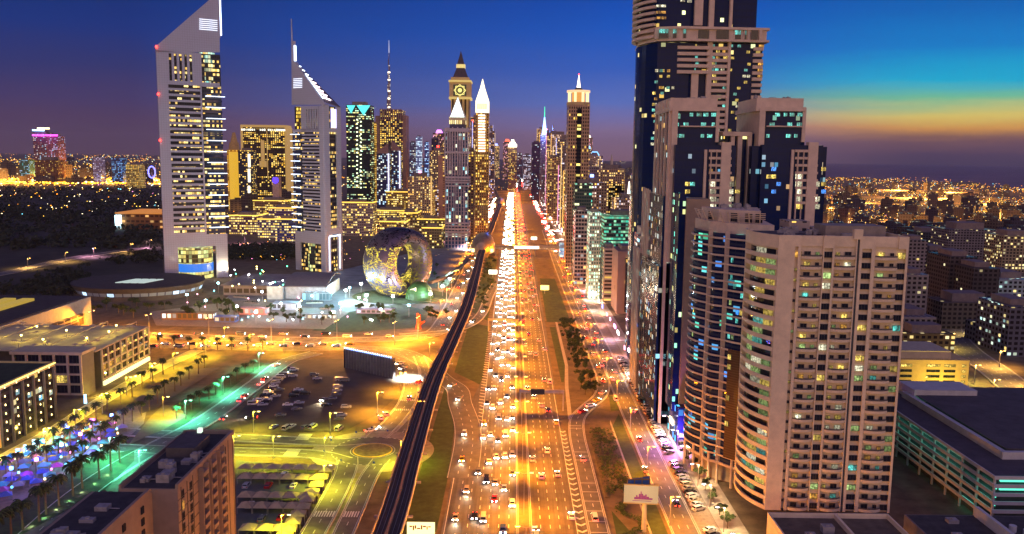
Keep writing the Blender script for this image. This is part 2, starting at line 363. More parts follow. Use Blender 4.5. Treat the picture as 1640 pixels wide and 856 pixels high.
# median with barriers
md = MB(); md.box(3.0, 7.9, 60, 1600, 0, .25); ribbon(md, far, -1.9, 2.9, 0, .25); struct('median', md, mat('median_paving', (.16, .12, .08), .85, .3, .3))
bar = MB()
for x in (3.25, 7.35): bar.box(x, x + .3, 60, 1600, .25, 1.05)
tag(bar.build('crash_barrier', KERB), 'pale concrete barrier pair running along the highway median', 'barrier')
# side roads
R_cross1 = road('cross_street', [(-420, 640), (-330, 612), (-240, 590), (-150, 584), (-95, 588), (-60, 606), (-52, 660), (-50, 800), (-49, 1000), (-48, 1300)], 15, 4)
R_cross2 = road('cross_street', [(-420, 600), (-330, 576), (-240, 560), (-150, 556), (-100, 560), (-70, 549), (-52, 515), (-40, 484), (-30, 462), (-26.5, 435), (-21, 400), (-19, 370), (-19, 330)], 13, 3, kerb=False)
R_loop = road('slip_road', [(-118, 560), (-84, 545), (-63, 515), (-57, 480), (-54.5, 440), (-57, 405), (-62, 378)], 9, 2)
R_loop2 = road('slip_road', [(-60, 540), (-52, 500), (-48, 460), (-46.5, 420), (-49, 395), (-53, 376)], 7, 2)
R_ramp = road('slip_road', [(-16, 860), (-21, 780), (-24, 700), (-31, 650), (-46, 620), (-80, 603)], 8, 2)
R_slip = road('slip_road', [(31.5, 60), (31.5, 230), (31.6, 340), (31.6, 385), (34, 412), (41, 432), (50, 455), (54.5, 490), (54.5, 560), (54.5, 700), (54, 1000), (56, 1500)], 7, 2)
R_serv = road('service_road', [(62, 60), (62, 400), (62.5, 560), (62.5, 800), (61, 1100), (62, 1700)], 9.5, 3)
mb = MB(); zz2 = level()
mb.box(66.9, 74.5, 150, 1400, 0, .05); struct('parking_strip', mb, mat('strip_paving', (.25, .2, .15), .7, .35, .5))
mb = MB(); mb.box(74.6, 84, 150, 1700, 0, .16); struct('sidewalk', mb, PALE)
gx = MB(); zb = zlev[0] + .004
for yy in list(range(236, 330, 9)): gx.poly([(28.6, yy, zb), (34.6, yy, zb), (34.6, yy + .3, zb), (28.6, yy + .3, zb)])
for yy in (352, 357, 362, 395, 399): gx.poly([(28.6, yy, zb), (34.6, yy, zb), (34.6, yy + .3, zb), (28.6, yy + .3, zb)])
struct('road_markings', gx, PAINT)
# roundabout, west street, south road
RX, RY = -60.5, 360.6
def disc(name, x, y, r0, r1, m, z=None, zt=None, n=48):
    mb = MB(); z = level() if z is None else z
    for k in range(n):
        a, b = 2 * math.pi * k / n, 2 * math.pi * (k + 1) / n
        q = [(x + r1 * math.cos(a), y + r1 * math.sin(a)), (x + r1 * math.cos(b), y + r1 * math.sin(b)), (x + r0 * math.cos(b), y + r0 * math.sin(b)), (x + r0 * math.cos(a), y + r0 * math.sin(a))]
        if zt is None: mb.poly([(*p, z) for p in q])
        else: mb.hexa([(*q[0], z), (*q[1], z), (*q[2], z), (*q[3], z), (*q[0], zt), (*q[1], zt), (*q[2], zt), (*q[3], zt)])
    return struct(name, mb, m)
disc('island_apron', RX, RY, 0, 27, PAVE)
road('west_street', [(-190, 383), (-150, 378), (-110, 374), (-80, 371), (-66, 374)], 9, 2)
road('west_street', [(-190, 362), (-150, 358), (-110, 357), (-85, 355), (-70, 347)], 9, 2)
road('south_road', [(-70, 352), (-67.5, 335), (-67, 300), (-68, 240), (-69, 150)], 8.5, 2)
road('south_road', [(-55, 350), (-57, 330), (-57, 300), (-57, 240), (-57, 150)], 7, 2)
disc('roundabout', RX, RY, 0, 18, ASPH2)
disc('road_markings', RX, RY, 9.6, 9.85, PAINT)
disc('roundabout_island', RX, RY, 0, 8.3, mat('island_soil', (.2, .17, .07), .9, .5, .5), 0, .5)
disc('kerb', RX, RY, 8.2, 8.7, YPAINT, 0, .55)
dk = MB(); zd = zlev[0] + .004
for k in range(40):
    a = 2 * math.pi * k / 40; b = a + .07; dk.poly([(RX + r * math.cos(t), RY + r * math.sin(t), zd) for r, t in ((17.6, a), (18, a), (18, b), (17.6, b))])
for x0 in (-70.6, -59.8):
    for k in range(8 if x0 < -65 else 6): dk.poly([(x0 + k * .95, 291, zd), (x0 + k * .95 + .5, 291, zd), (x0 + k * .95 + .5, 296, zd), (x0 + k * .95, 296, zd)])
for y0 in (352.5, 373.5):
    for k in range(9): dk.poly([(-98, y0 + k * .95, zd), (-92, y0 + k * .95, zd), (-92, y0 + k * .95 + .5, zd), (-98, y0 + k * .95 + .5, zd)])
for yy in (420, 437, 470):
    for k in range(9): dk.poly([(-59.5 + k, yy, zd), (-59 + k, yy, zd), (-59 + k, yy + 3, zd), (-59.5 + k, yy + 3, zd)])
struct('road_markings', dk, PAINT)
mm = MB(); mm.box(-150, -84, 365.2, 366.8, 0, .2); mm.box(-62.6, -61.0, 230, 335, 0, .2); struct('traffic_island', mm, mat('yellow_verge', (.35, .3, .1), .8, .3, .5))
# car park and its green-lit street
sheet('verge_lawn', px((246, 680), (275, 652), (400, 580), (424, 583), (310, 668), (292, 690)), GRASS)
sheet('car_park', px((378, 668), (458, 578), (548, 576), (628, 608), (632, 640), (600, 668), (552, 692), (388, 694)), LOT)
road('park_street', [(-128, 545), (-141, 520), (-144, 470), (-147, 420), (-150, 392), (-157, 360), (-162, 330), (-163, 300), (-160, 262)], 11, 2)
sheet('side_lot', px((378, 738), (500, 752), (512, 765), (440, 856), (440, 900), (378, 900)), mat('canopy_lot', (.09, .1, .1), .8, .3, .1))
bl = px((320, 562), (306, 567), (233, 602), (146, 654), (87, 692), (0, 740), (-40, 762))
road('boulevard', [(p.x, p.y) for p in bl], 10, 2, mat('boulevard_stone', (.32, .28, .18), .8, .25, .3), kerb=False)
sheet('plaza', px((0, 745), (90, 700), (170, 678), (200, 660), (240, 640), (230, 680), (195, 712), (60, 800), (0, 830)), PAVE)
sheet('underpass_ramp', px((300, 592), (352, 590), (250, 655), (225, 665), (215, 640)), mat('ramp_concrete', (.11, .1, .09), .8, .3, .1))
sheet('park_path', px((242, 668), (262, 650), (285, 652), (300, 668), (262, 690), (232, 702), (205, 715)), mat('yellow_path', (.2, .17, .08), .8, .2, .3))
sheet('verge_lawn', px((150, 735), (215, 722), (215, 740), (170, 785), (40, 856), (-60, 900), (-60, 856), (60, 790)), GRASS)

# ------------------------------------------------------------------ street lamps
POLE = mat('galvanised_pole', (.4, .36, .32), .5, .1, 1, .3)
GLOW_O = emis('sodium_glass', (1, .5, .1), 22)
GLOW_Y = emis('warm_glass', (1, .8, .2), 16)
GLOW_W = emis('white_glass', (.9, .95, 1), 22)
GLOW_T = emis('teal_glass', (.2, 1, .7), 14)
def _p(b): return b
def lamp_meshes(h, arms, glow, r=.55):
    p = MB(); p.tube((0, 0, 0), (0, 0, h), .22, .12); pole = p.mesh('pole', POLE); parts = [('pole', pole)]
    for s_ in arms:
        a = MB(); a.tube((0, 0, h - .1), (s_ * 2.6, 0, h + .5), .1, .07); parts.append(('arm', a.mesh('arm', POLE)))
        q = MB(); q.box(s_ * 2.6 - .9, s_ * 2.6 + .9, -.3, .3, h + .4, h + .62, 0); q.box(s_ * 2.6 - r, s_ * 2.6 + r, -.26, .26, h + .2, h + .4, 1); parts.append(('lamp_head', q.mesh('lamp_head', [POLE, glow])))
    return parts
def put_lamp(parts, x, y, label, group, h, power, col, rz=0, cone=155, ldx=0, z=0):
    t = thing('street_lamp', label, 'street lamp', group, (x, y, z), rz)
    for n_, me in parts: obj(n_, me, t)
    if power and len(parts) > 3:
        for s_ in (-1, 1):
            l_ = lamp('lamp_light', 'SPOT', (s_ * 2.6, 0, h), power / 2, col, t, .8, cone); l_.rotation_euler.y = -s_ * R(47)
    elif power:
        l_ = lamp('lamp_light', 'SPOT', (ldx, 0, h + .1), power, col, t, .8, cone)
    return t
SOD = (1, .31, .006); YEL = (1, .74, .07); TEAL = (.12, 1, .62); WHT = (.8, .9, 1)
lm_main = lamp_meshes(16, (-1, 1), GLOW_O, .7); lm_one = lamp_meshes(11, (1,), GLOW_O); lm_y = lamp_meshes(10, (1,), GLOW_Y); lm_t = lamp_meshes(10, (1,), GLOW_T); lm_w = lamp_meshes(9, (1,), GLOW_W)
Y = 205; k = 0; KP = 330000
while Y < 3300:
    d = 45 if Y < 1400 else (100 if Y < 2400 else 180)
    put_lamp(lm_main, 5.4, Y, 'double-arm lamp post in the highway median, %s from the near end' % nth(min(k, 39)), 'lamp posts in the highway median', 16.2, KP * d / 45, SOD, cone=150)
    Y += d; k += 1
for k in range(22):
    Y = 235 + k * 52
    put_lamp(lm_one, 57.3, Y, 'single-arm orange lamp post left of the service road, %s from the near end' % nth(k), 'lamp posts beside the right service road', 11, 40000, SOD, cone=150)
for k in range(12):
    Y = 690 + k * 62
    put_lamp(lm_one, -58.5, Y, 'single-arm orange lamp post left of the metro viaduct, %s from the near end' % nth(k), 'lamp posts left of the viaduct', 11, 75000, SOD, cone=150)
for k, (a, b) in enumerate([(-300, 596), (-255, 586), (-210, 578), (-165, 572), (-120, 573), (-80, 570), (-66, 590)]):
    put_lamp(lm_main, a, b, 'double-arm lamp post in the middle of the cross street, %s from the left' % nth(k), 'lamp posts along the cross street', 16, 330000, (1, .36, .015), rz=R(80), cone=160)
for k, (a, b) in enumerate([(-52, 530), (-60.5, 455), (-44, 400), (-67, 415)]):
    put_lamp(lm_one, a, b, 'orange-lit lamp post on the curved slip road, %s counting from the cross street' % nth(k), 'lamp posts on the curved slip road', 11, 95000, (1, .44, .02), cone=150)
for k, (a, b) in enumerate([(-79, 349), (-84, 383), (-120, 383.6), (-101, 349), (-72, 316), (-76, 270), (-46, 345), (-118, 349)]):
    put_lamp(lm_y, a, b, 'yellow-lit slender lamp post around the roundabout streets, %s listed' % nth(k), 'lamp posts around the roundabout', 10, 40000, (.8, .76, .02), cone=150)
for k, (a, b) in enumerate([(-152, 500), (-155, 445), (-158, 400), (-169, 345), (-150, 330)]):
    put_lamp(lm_t, a, b, 'green-lit lamp post along the car park street, %s from the far end' % nth(k), 'lamp posts along the car park street', 10, 60000, TEAL, cone=150)
for k in range(7):
    p = G(*[(300, 575), (262, 592), (225, 610), (185, 634), (145, 662), (100, 690), (50, 722)][k])
    put_lamp(lm_y, p.x + 6, p.y, 'yellow-lit lamp post on the palm boulevard, %s from the far end' % nth(k), 'lamp posts on the palm boulevard', 10, 42000, (1, .72, .02), cone=150)
for k, (a, b) in enumerate([(400, 560), (330, 572), (262, 668), (455, 568), (360, 548)]):
    p = G(a, b); put_lamp(lm_y, p.x, p.y, 'yellow-lit lamp post near the underpass mouth, %s of the five there' % nth(k), 'lamp posts near the underpass', 10, 30000, (1, .68, .02), cone=150)
# ------------------------------------------------------------------ windows shared by the near towers
DG = mat('dark_glass', (.018, .022, .035), .08, .3, .5)
BG = mat('blue_glass', (.012, .02, .07), .06, .3, .5)
FRAMEM = mat('window_frame', (.08, .07, .07), .5, .1, 1)
ROOMS = {'yellow': room('room_yellow', (1, .7, .14), 1.3), 'warm': room('room_warm', (1, .48, .08), 1.0), 'green': room('room_green', (.62, .9, .3), .8),
         'cyan': room('room_cyan', (.15, .85, .75), .9), 'white': room('room_white', (1, .95, .65), 1.4), 'dark': DG, 'blue': room('room_blue', (.05, .3, 1), 1.3)}
WM = {}
def win_mesh(w, h, kind, bars=1):
    k = (round(w, 2), round(h, 2), kind, bars)
    if k not in WM:
        mb = MB(); f = .07
        mb.box(-w / 2, w / 2, -.04, .12, -h / 2, h / 2, 0)
        for x0, x1, z0, z1 in [(-w / 2 - f, -w / 2, -h / 2 - f, h / 2 + f), (w / 2, w / 2 + f, -h / 2 - f, h / 2 + f), (-w / 2, w / 2, h / 2, h / 2 + f), (-w / 2, w / 2, -h / 2 - f, -h / 2)]:
            mb.box(x0, x1, -.12, .12, z0, z1, 1)
        for b in range(bars): x = -w / 2 + w * (b + 1) / (bars + 1); mb.box(x - .04, x + .04, -.09, -.041, -h / 2, h / 2, 1)
        WM[k] = mb.mesh('window', [ROOMS[kind], FRAMEM])
    return WM[k]
def merge_into(mb, me, mtx):
    b = len(mb.v); mb.v += [tuple(mtx @ v.co) for v in me.vertices]
    for p in me.polygons: mb.f.append(tuple(b + i for i in p.vertices)); mb.uv.append([(0, 0)] * len(p.vertices)); mb.m.append(p.material_index)
def windows(t, lst, name='window', keep=100):
    """lst of (x, y, z, rz, w, h, kind): the ones nearest the camera are parts, the rest one part"""
    lst = sorted(lst, key=lambda q: -(q[4] * q[5]) / ((q[0]) ** 2 + q[1] ** 2 + (q[2] - CAMH) ** 2))
    for x, y, z, rz, w, h, k in lst[:keep]: obj(name, win_mesh(w, h, k, 2 if w > 2 else 1), t, (x, y, z), rz)
    rest = {}
    for x, y, z, rz, w, h, k in lst[keep:]: rest.setdefault(k, []).append((x, y, z, rz, w, h))
    if rest:
        kinds = list(rest); mb = MB()
        for i, k in enumerate(kinds):
            for x, y, z, rz, w, h in rest[k]:
                b = len(mb.m); merge_into(mb, win_mesh(w, h, k, 1), Matrix.Translation((x, y, z)) @ Matrix.Rotation(rz, 4, 'Z'))
                for j in range(b, len(mb.m)): mb.m[j] = i if mb.m[j] == 0 else len(kinds)
        o = mb.build('windows', [ROOMS[k] for k in kinds] + [FRAMEM], t); o['kind'] = 'stuff'
def pick(p):
    r = rnd.random()
    for k, q in p:
        if r < q: return k
        r -= q
    return 'dark'
def roof_gear(t, x0, x1, y0, y1, z, n=10, name='roof_unit'):
    gm_ = mat('roof_gear', (.3, .28, .27), .7, .3, .6)
    for k in range(n):
        mb = MB(); w, d, h = rnd.uniform(1, 3.5), rnd.uniform(1, 3), rnd.uniform(.7, 2.2); x, y = rnd.uniform(x0 + 2, x1 - 2), rnd.uniform(y0 + 2, y1 - 2)
        mb.box(x - w / 2, x + w / 2, y - d / 2, y + d / 2, z, z + h)
        if rnd.random() < .5: mb.cone((x, y), .5, .5, z + h, z + h + .35, 10)
        else: mb.tube((x + w / 2, y, z + .3), (x + w / 2 + rnd.uniform(1, 4), y + rnd.uniform(-2, 2), z + .3), .15)
        mb.build(name, gm_, t)

# ------------------------------------------------------------------ beige residential tower, right foreground
BEI = mat('beige_render', (.8, .65, .43), .85, .13, .35, 0, .1)
BEI2 = mat('beige_render_edge', (.78, .63, .42), .85, .1, .3)
RAIL = mat('balcony_rail', (.10, .09, .09), .4, .2, 1)
t = thing('apartment_tower', 'beige residential tower with curved balcony side and balcony columns, right foreground', 'tower')
F = Face(85.3, 270.6, 126.4, 269.4); Z0, Z1 = 14, 106
# arc of the side facing the highway
def arc(ax, ay, bx, by, bulge, n=14):
    A, B = Vector((ax, ay)), Vector((bx, by)); d = (B - A); nrm = Vector((d.y, -d.x)).normalized()
    return [A + d * (k / n) + nrm * bulge * (1 - (2 * k / n - 1) ** 2) for k in range(n + 1)]
side = arc(83.5, 300, 85.3, 270.6, 4.2)            # from far to near, bulging to the street
core_pts = [Vector((86.9, 299)), ] + [p + Vector((1.9, .3)) for p in side[1:-1]] + [Vector((87.0, 271.0)), Vector((126.2, 269.9)), Vector((126.2, 298)), Vector((110, 300))]
mb = MB(); mb.prism([tuple(p) for p in core_pts], Z0, Z1 - 1.2); mb.build('wall', BEI, t)
# front skin: piers and plain panels standing proud of the wall
piers = [(0, 7.2), (14.3, 14.7), (17.2, 17.9), (24.6, 24.95), (25.75, 30.6), (38.1, 41.1)]
mb = MB()
for a, b in [(0, 5.3), (6.3, 7.2)]: mb.fbox(F, a, b, -.6, .45, Z0, Z1)
for a, b in [(14.25, 14.6), (17.25, 17.9), (24.6, 24.95), (25.7, 26.6), (29.6, 30.7), (40.4, 41.1)]: mb.fbox(F, a, b, -.6, .45, Z0, Z1)
mb.fbox(F, 5.3, 6.3, -.6, .44, Z1 - 3.6, Z1)
for a, b in [(14.6, 17.25), (26.6, 29.6), (38.0, 40.4)]: mb.fbox(F, a, b, -.6, .44, Z1 - 4, Z1)
mb.fbox(F, 7.2, 14.25, -.6, -.1, Z1 - 3.5, Z1 - .3); mb.fbox(F, 17.9, 24.6, -.6, -.1, Z1 - 3.5, Z1 - .3); mb.fbox(F, 30.7, 38.0, -.6, -.1, Z1 - 3.5, Z1 - .3)
mb.fbox(F, 23.6, 26.4, -.9, .7, Z1 - 1, Z1 + 2.2)
mb.build('facade_panel', BEI, t)
mb = MB(); mb.fbox(F, 24.95, 25.7, -.6, .1, Z0, Z1 - .8); mb.build('drain_channel', mat('dark_channel', (.06, .07, .08), .6), t)
wins = []; K = 27
PR = [('yellow', .10), ('warm', .04), ('green', .06), ('white', .04), ('cyan', .015)]
def fw(F, u, w, z, ww, hh, kind): p = F.p(u, w, z); return (p[0], p[1], p[2], F.rot, ww, hh, kind)
bal = {}
def balcony_mesh(w, rd=1.05):
    mb = MB(); n = 10; pts = [(w * (k / n - .5), -rd * (1 - abs(2 * k / n - 1) ** 2.6)) for k in range(n + 1)]
    out = [(x, y - .06) for x, y in pts]
    mb.prism(out[:] + [(w / 2, .5), (-w / 2, .5)], -.15, .05, 0)
    for k in range(n):                                  # upstand then dark rail
        a, b = pts[k], pts[k + 1]; d = Vector((b[0] - a[0], b[1] - a[1])).normalized(); q = Vector((d.y, -d.x)) * .12
        mb.hexa([(a[0] + q.x, a[1] + q.y, .05), (b[0] + q.x, b[1] + q.y, .05), (b[0], b[1], .05), (a[0], a[1], .05), (a[0] + q.x, a[1] + q.y, .8), (b[0] + q.x, b[1] + q.y, .8), (b[0], b[1], .8), (a[0], a[1], .8)], 0)
        mb.hexa([(a[0] + q.x / 2, a[1] + q.y / 2, .8), (b[0] + q.x / 2, b[1] + q.y / 2, .8), (b[0], b[1], .8), (a[0], a[1], .8), (a[0] + q.x / 2, a[1] + q.y / 2, 1.3), (b[0] + q.x / 2, b[1] + q.y / 2, 1.3), (b[0], b[1], 1.3), (a[0], a[1], 1.3)], 1)
    return mb.mesh('balcony', [BEI2, RAIL])
BMesh = balcony_mesh(6.6); BMesh2 = balcony_mesh(7.2)
for k in range(K):
    z = Z1 - 6.1 - 3.37 * k
    if z < Z0 + 1: break
    wins.append(fw(F, 5.8, .05, z + (-1.6 if k else 0), .8 if k else 3.2, .8 if k else 1.7, pick([('yellow', .35), ('green', .05)]) if k else 'warm'))
    for c, w_, me in ((10.7, 3, BMesh), (21.3, 3, BMesh), (34.4, 3.4, BMesh2)):
        p = F.p(c, .1, z - 1.35); obj('balcony', me, t, p, F.rot)
    mb = MB()
    kd = [pick(PR) for _ in range(9)]
    wins += [fw(F, 9.4, .03, z - .1, 1.9, 2.1, kd[0]), fw(F, 12.6, .03, z + .2, 1.1, 1.1, kd[0] if rnd.random() < .3 else kd[1]), fw(F, 15.9, .03, z, 2.5, 1.8, kd[2]),
             fw(F, 19.1, .03, z + .2, 1.1, 1.1, kd[3]), fw(F, 22.3, .03, z - .1, 1.9, 2.1, kd[4]), fw(F, 28.1, .03, z, 2.8, 1.7, kd[5]),
             fw(F, 32.8, .03, z - .1, 1.9, 2.1, kd[6]), fw(F, 36.2, .03, z + .2, 1.1, 1.1, kd[7]), fw(F, 39.2, .03, z, 2.3, 1.8, kd[8])]
windows(t, wins)
# curved side: one parapet per storey, dividing fins, lit rooms behind
def arc_band(pts, d0, d1, z0, z1, m=0, mb=None, i0=0, i1=None):
    mb = mb or MB(); pts = [Vector(p) for p in pts]; a, b = offs(pts, d0), offs(pts, d1); i1 = len(pts) - 1 if i1 is None else i1
    for i in range(i0, i1):
        mb.hexa([(*b[i], z0), (*b[i + 1], z0), (*a[i + 1], z0), (*a[i], z0), (*b[i], z1), (*b[i + 1], z1), (*a[i + 1], z1), (*a[i], z1)][::1], m)
    return mb
side_l = [Vector(p) for p in side]
for k in range(K + 1):
    z = Z1 - 7.5 - 3.37 * (k - 1)
    if z < Z0: break
    top = k == 0
    mb = arc_band(side_l, 0.0, -.35, z - .35 if not top else Z1 - 4.2, z + 1.05 if not top else Z1, 0)
    if not top: arc_band(side_l, .0 - .35, -1.7, z - .35, z - .1, 0, mb)
    mb.build('curved_balcony', BEI2, t)
    if not top:
        kd = [pick([('green', .13), ('yellow', .12), ('white', .05), ('cyan', .08)]) for _ in range(4)]
        for q in range(4): mb = arc_band(side_l, -1.62, -1.75, z + .3, z + 2.5, 0, None, [1, 5, 8, 11][q], [3, 8, 11, 13][q]); mb.build('balcony_glazing', ROOMS[kd[q]], t)
mb = MB(); sl = offs(side_l, 0)
for i in (0, 4, 14):
    p = sl[i]; mb.box(p.x + .02, p.x + 1.9, p.y - .35, p.y + .35, Z0, Z1 - .5)
mb.build('side_fin', BEI2, t)
mb = MB(); mb.prism([tuple(p) for p in [Vector((87.2, 298.4))] + [p + Vector((2.2, .3)) for p in side[1:-1]] + [Vector((87.4, 271.9)), Vector((125.6, 270.7)), Vector((125.6, 297.4)), Vector((110, 299.4))]], Z1 - 1.2, Z1 - 1.0); mb.build('roof', mat('roof_felt', (.07, .06, .06), .9, .4, .3), t)
mb = MB(); G2 = Face(85.3, 270.6, 126.4, 269.4); mb.fbox(G2, 7.2, 41, -.9, -.61, Z1 - 1.2, Z1 - .1); mb.box(125.9, 126.4, 270, 298, Z1 - 1.2, Z1); mb.build('parapet', BEI2, t)
roof_gear(t, 88, 112, 273, 296, Z1 - 1, 14)
mb = MB(); mb.box(104, 124, 281, 292, Z1 - 1, Z1 + 2.4); mb.build('plant_room', mat('plant_room', (.28, .24, .2), .8), t)

# ------------------------------------------------------------------ curved dark tower behind it
SLAB = mat('pinkish_slab', (.66, .52, .38), .8, .15, .3)
t = thing('apartment_tower', 'dark glass apartment tower with rippling curved balconies and a flared pergola crown', 'tower')
H1 = 104
cA = arc(76.2, 358, 78.6, 337.5, 3.0, 10); cB = arc(78.9, 337.2, 83.2, 329.5, 1.6, 8); cC = arc(83.3, 329.2, 100, 316, 2.4, 12)
curve = cA + cB + cC
core = [tuple(p) for p in offs([Vector(p) for p in curve], -1.1)]
fm = facade((.03, .04, .09), (.008, .018, .08), 3.2, 3.35, .92, .7, .13, (.15, 1, .5), (.1, .3, 1), 1.0, .4)
mb = MB(); mb.prism(core + [(104, 356)], 8, H1 - 3); mb.build('glazing', fm, t)
k = 0; z = 12
while z < H1 - 4:
    mb = arc_band(curve, .0, -1.2, z - .3, z + .05, 0); arc_band(curve, .0, -.1, z + .05, z + .42, 0, mb)
    mb.build('balcony', SLAB, t); z += 3.35; k += 1
mb = MB()
for p in (curve[10], curve[19]): mb.box(p.x - .1, p.x + 1.6, p.y - .5, p.y + .5, 8, H1 - 2)
mb.build('pier', SLAB, t)
mb = arc_band(cC, .12, -.3, 12, 56, 0, None, 2, 12); mb.build('louvre_panel', facade((.13, .08, .04), (.1, .06, .03), 4.5, 1.0, .95, .5, .0), t)
wl = []
for zz_ in (20, 26, 33, 36.5, 43, 49, 53):
    for q in ([2, 5, 9][rnd.randrange(3)],):
        a, b = cC[q], cC[q + 1]; wl.append(((a.x + b.x) / 2 - .15, (a.y + b.y) / 2 - .22, zz_, math.atan2(b.y - a.y, b.x - a.x), 1.7, 2, 'yellow'))
for _ in range(34):
    q = rnd.choice(list(range(1, 9)) + list(range(20, 32))); a, b = curve[q], curve[q + 1]; fl = 12 + 3.35 * rnd.randrange(3 if q < 10 else 14, 26) + 1.9
    nv = Vector((b.y - a.y, a.x - b.x)).normalized(); m_ = (Vector(a) + Vector(b)) / 2 - nv * 1.0
    wl.append((m_.x, m_.y, fl, math.atan2(b.y - a.y, b.x - a.x), 1.2, 1.9, rnd.choice(['cyan', 'yellow', 'green', 'blue', 'cyan', 'blue'])))
windows(t, wl)
mb = MB(); mb.prism([(77, 357), (79, 339), (84, 331), (99, 320), (104, 356)], H1 - 3, H1 + 1.2); mb.prism([(79, 355), (82, 338), (96, 328), (102, 354)], H1 + 1.2, H1 + 6); mb.build('upper_block', SLAB, t)
top_l = arc(78, 352, 83, 333, 1.5, 8) + arc(83.6, 332.6, 97, 325, 1, 8)
for k in range(4): arc_band(top_l, 2.4 - .35 * k - .0, 2.1 - .35 * k, H1 + 5.2 - .7 * k, H1 + 5.45 - .7 * k, 0).build('pergola_ring', SLAB, t)
a_, b_ = offs(top_l, 2.6), offs(top_l, .2)
for i in range(0, len(top_l), 2): mb = MB(); mb.tube((*b_[i], H1 + 1), (*a_[i], H1 + 5.6), .22); mb.build('pergola_rib', SLAB, t)
wl = [];
for p, q in ((top_l[3], top_l[5]), (top_l[10], top_l[11]), (top_l[13], top_l[14]), (top_l[15], top_l[16])):
    m_ = (p + q) / 2; wl.append((m_.x + .6, m_.y + .2, H1 + 3.4, math.atan2(q.y - p.y, q.x - p.x), 2.6, 3.4, 'dark'))
windows(t, wl)
roof_gear(t, 84, 101, 336, 352, H1 + 6, 8)
mb = MB(); mb.prism([(79, 353), (82, 334), (101, 322), (108, 352)], 0, 8); mb.build('podium', mat('podium_stone', (.35, .28, .2), .8), t)
pm = MB()
for q in range(0, len(curve), 4): p = curve[q]; pm.cone((p.x + .6, p.y + .2), .6, .6, 0, 12, 8)
pm.build('column', SLAB, t)
mb = MB(); mb.prism([tuple(p) for p in offs(curve, -.3)] + [(104, 356)], 8, 9); mb.build('soffit', SLAB, t)
# lower buildings behind the beige tower, a roof and gear
t = thing('office_block', 'low stepped roof block half hidden behind the beige tower', 'building')
mb = MB(); mb.box(101, 128, 318, 345, 0, 101); mb.box(104, 112, 319, 330, 101, 107); mb.box(114, 120, 321, 330, 101, 104.5); mb.box(121, 135, 322, 345, 0, 97); mb.build('wall', facade((.4, .33, .28), (.03, .03, .04), 4, 3.4, .4, .4, .05), t)
roof_gear(t, 104, 127, 316, 325, 101, 10)
t = thing('rooftop_canopy', 'long flat dark roof canopy seen above the beige tower', 'canopy')
mb = MB(); mb.box(112, 152, 330, 372, 98.2, 99.0); mb.build('canopy_roof', mat('blue_grey_roof', (.06, .07, .09), .6), t)
mb = MB(); mb.box(113, 151, 331, 371, 0, 98.2); mb.build('wall', facade((.32, .24, .18), (.03, .03, .04), 3, 3.3, .5, .5, .1), t)

# ------------------------------------------------------------------ the tall complex
PNK = mat('pink_granite', (.7, .55, .4), .75, .12, .25)
def glassfac(lit=.12, bay=2.6, fl=3.75, A=(1, .6, .1), B=(.9, 1, .5), st=1.4, wall=(.008, .02, .075), glass=(.006, .018, .085)): return facade(wall, glass, bay, fl, .82, .62, lit, A, B, st, .7, .15)
t = thing('skyscraper', 'tallest dark blue glass skyscraper with pink banded floors, its top out of frame', 'skyscraper')
Y0 = 520.0
def T1x(p, py=100): return DX(p, py, Y0).x
ZB = lambda py: DX(1120, py, Y0).z
ztop = ZB(-60)
# glass masses
g1 = glassfac(.05, 3.2, 3.75, st=1.0); mb = MB()
lc = arc(T1x(1034), 560, T1x(1052), Y0 - 1, 5, 8)
mb.prism([tuple(p) for p in lc] + [(T1x(1086), Y0 - 3), (T1x(1116), Y0), (T1x(1220), Y0), (T1x(1220), 566), (T1x(1040), 566)], 0, ZB(70)); mb.build('glass_shaft', g1, t)
mb = MB(); lc2 = arc(T1x(1037, 0), 560, T1x(1054, 0), Y0 - 1, 5, 8)
mb.prism([tuple(p) for p in lc2] + [(T1x(1082, 0), Y0 - 2.5), (T1x(1112, 0), Y0), (T1x(1213, 0), Y0), (T1x(1217, 0), 566), (T1x(1042, 0), 566)], ZB(46), ztop); mb.build('glass_shaft', glassfac(.03), t)
F = Face(T1x(1040), Y0, T1x(1226), Y0); ue = lambda p: (DX(p, 100, Y0).x - F.o.x)
# belt
mb = MB(); f2 = Face(T1x(1050), Y0 - 4, T1x(1228), Y0 - 3)
mb.prism([(T1x(1030), 545)] + [tuple(p + Vector((-.5, -1))) for p in lc[4:]] + [(T1x(1086), Y0 - 6.5), (T1x(1228), Y0 - 3.2), (T1x(1228), 567), (T1x(1034), 567)], ZB(68), ZB(64.5)); mb.prism([(T1x(1030), 545)] + [tuple(p + Vector((-.5, -1))) for p in lc[4:]] + [(T1x(1086), Y0 - 6.5), (T1x(1228), Y0 - 3.2), (T1x(1228), 567), (T1x(1034), 567)], ZB(49), ZB(45)); mb.build('belt_cornice', PNK, t)
mb = MB(); mb.prism([(T1x(1030), 545)] + [tuple(p + Vector((.3, -.4))) for p in lc[4:]] + [(T1x(1086), Y0 - 5.2), (T1x(1224), Y0 - 2.4), (T1x(1224), 566), (T1x(1036), 566)], ZB(64.4), ZB(49.1)); mb.build('belt_wall', PNK, t)
for a, b in ((1046, 1052), (1068, 1074), (1081, 1089), (1094, 1102), (1108, 1110), (1134, 1142), (1164, 1169), (1186, 1188), (1193, 1197), (1211, 1216)): mb = MB(); mb.box(T1x(a), T1x(b), Y0 - 3.5, Y0 + 3, ZB(65), ZB(48)); mb.build('belt_pier', PNK, t)
wl = []
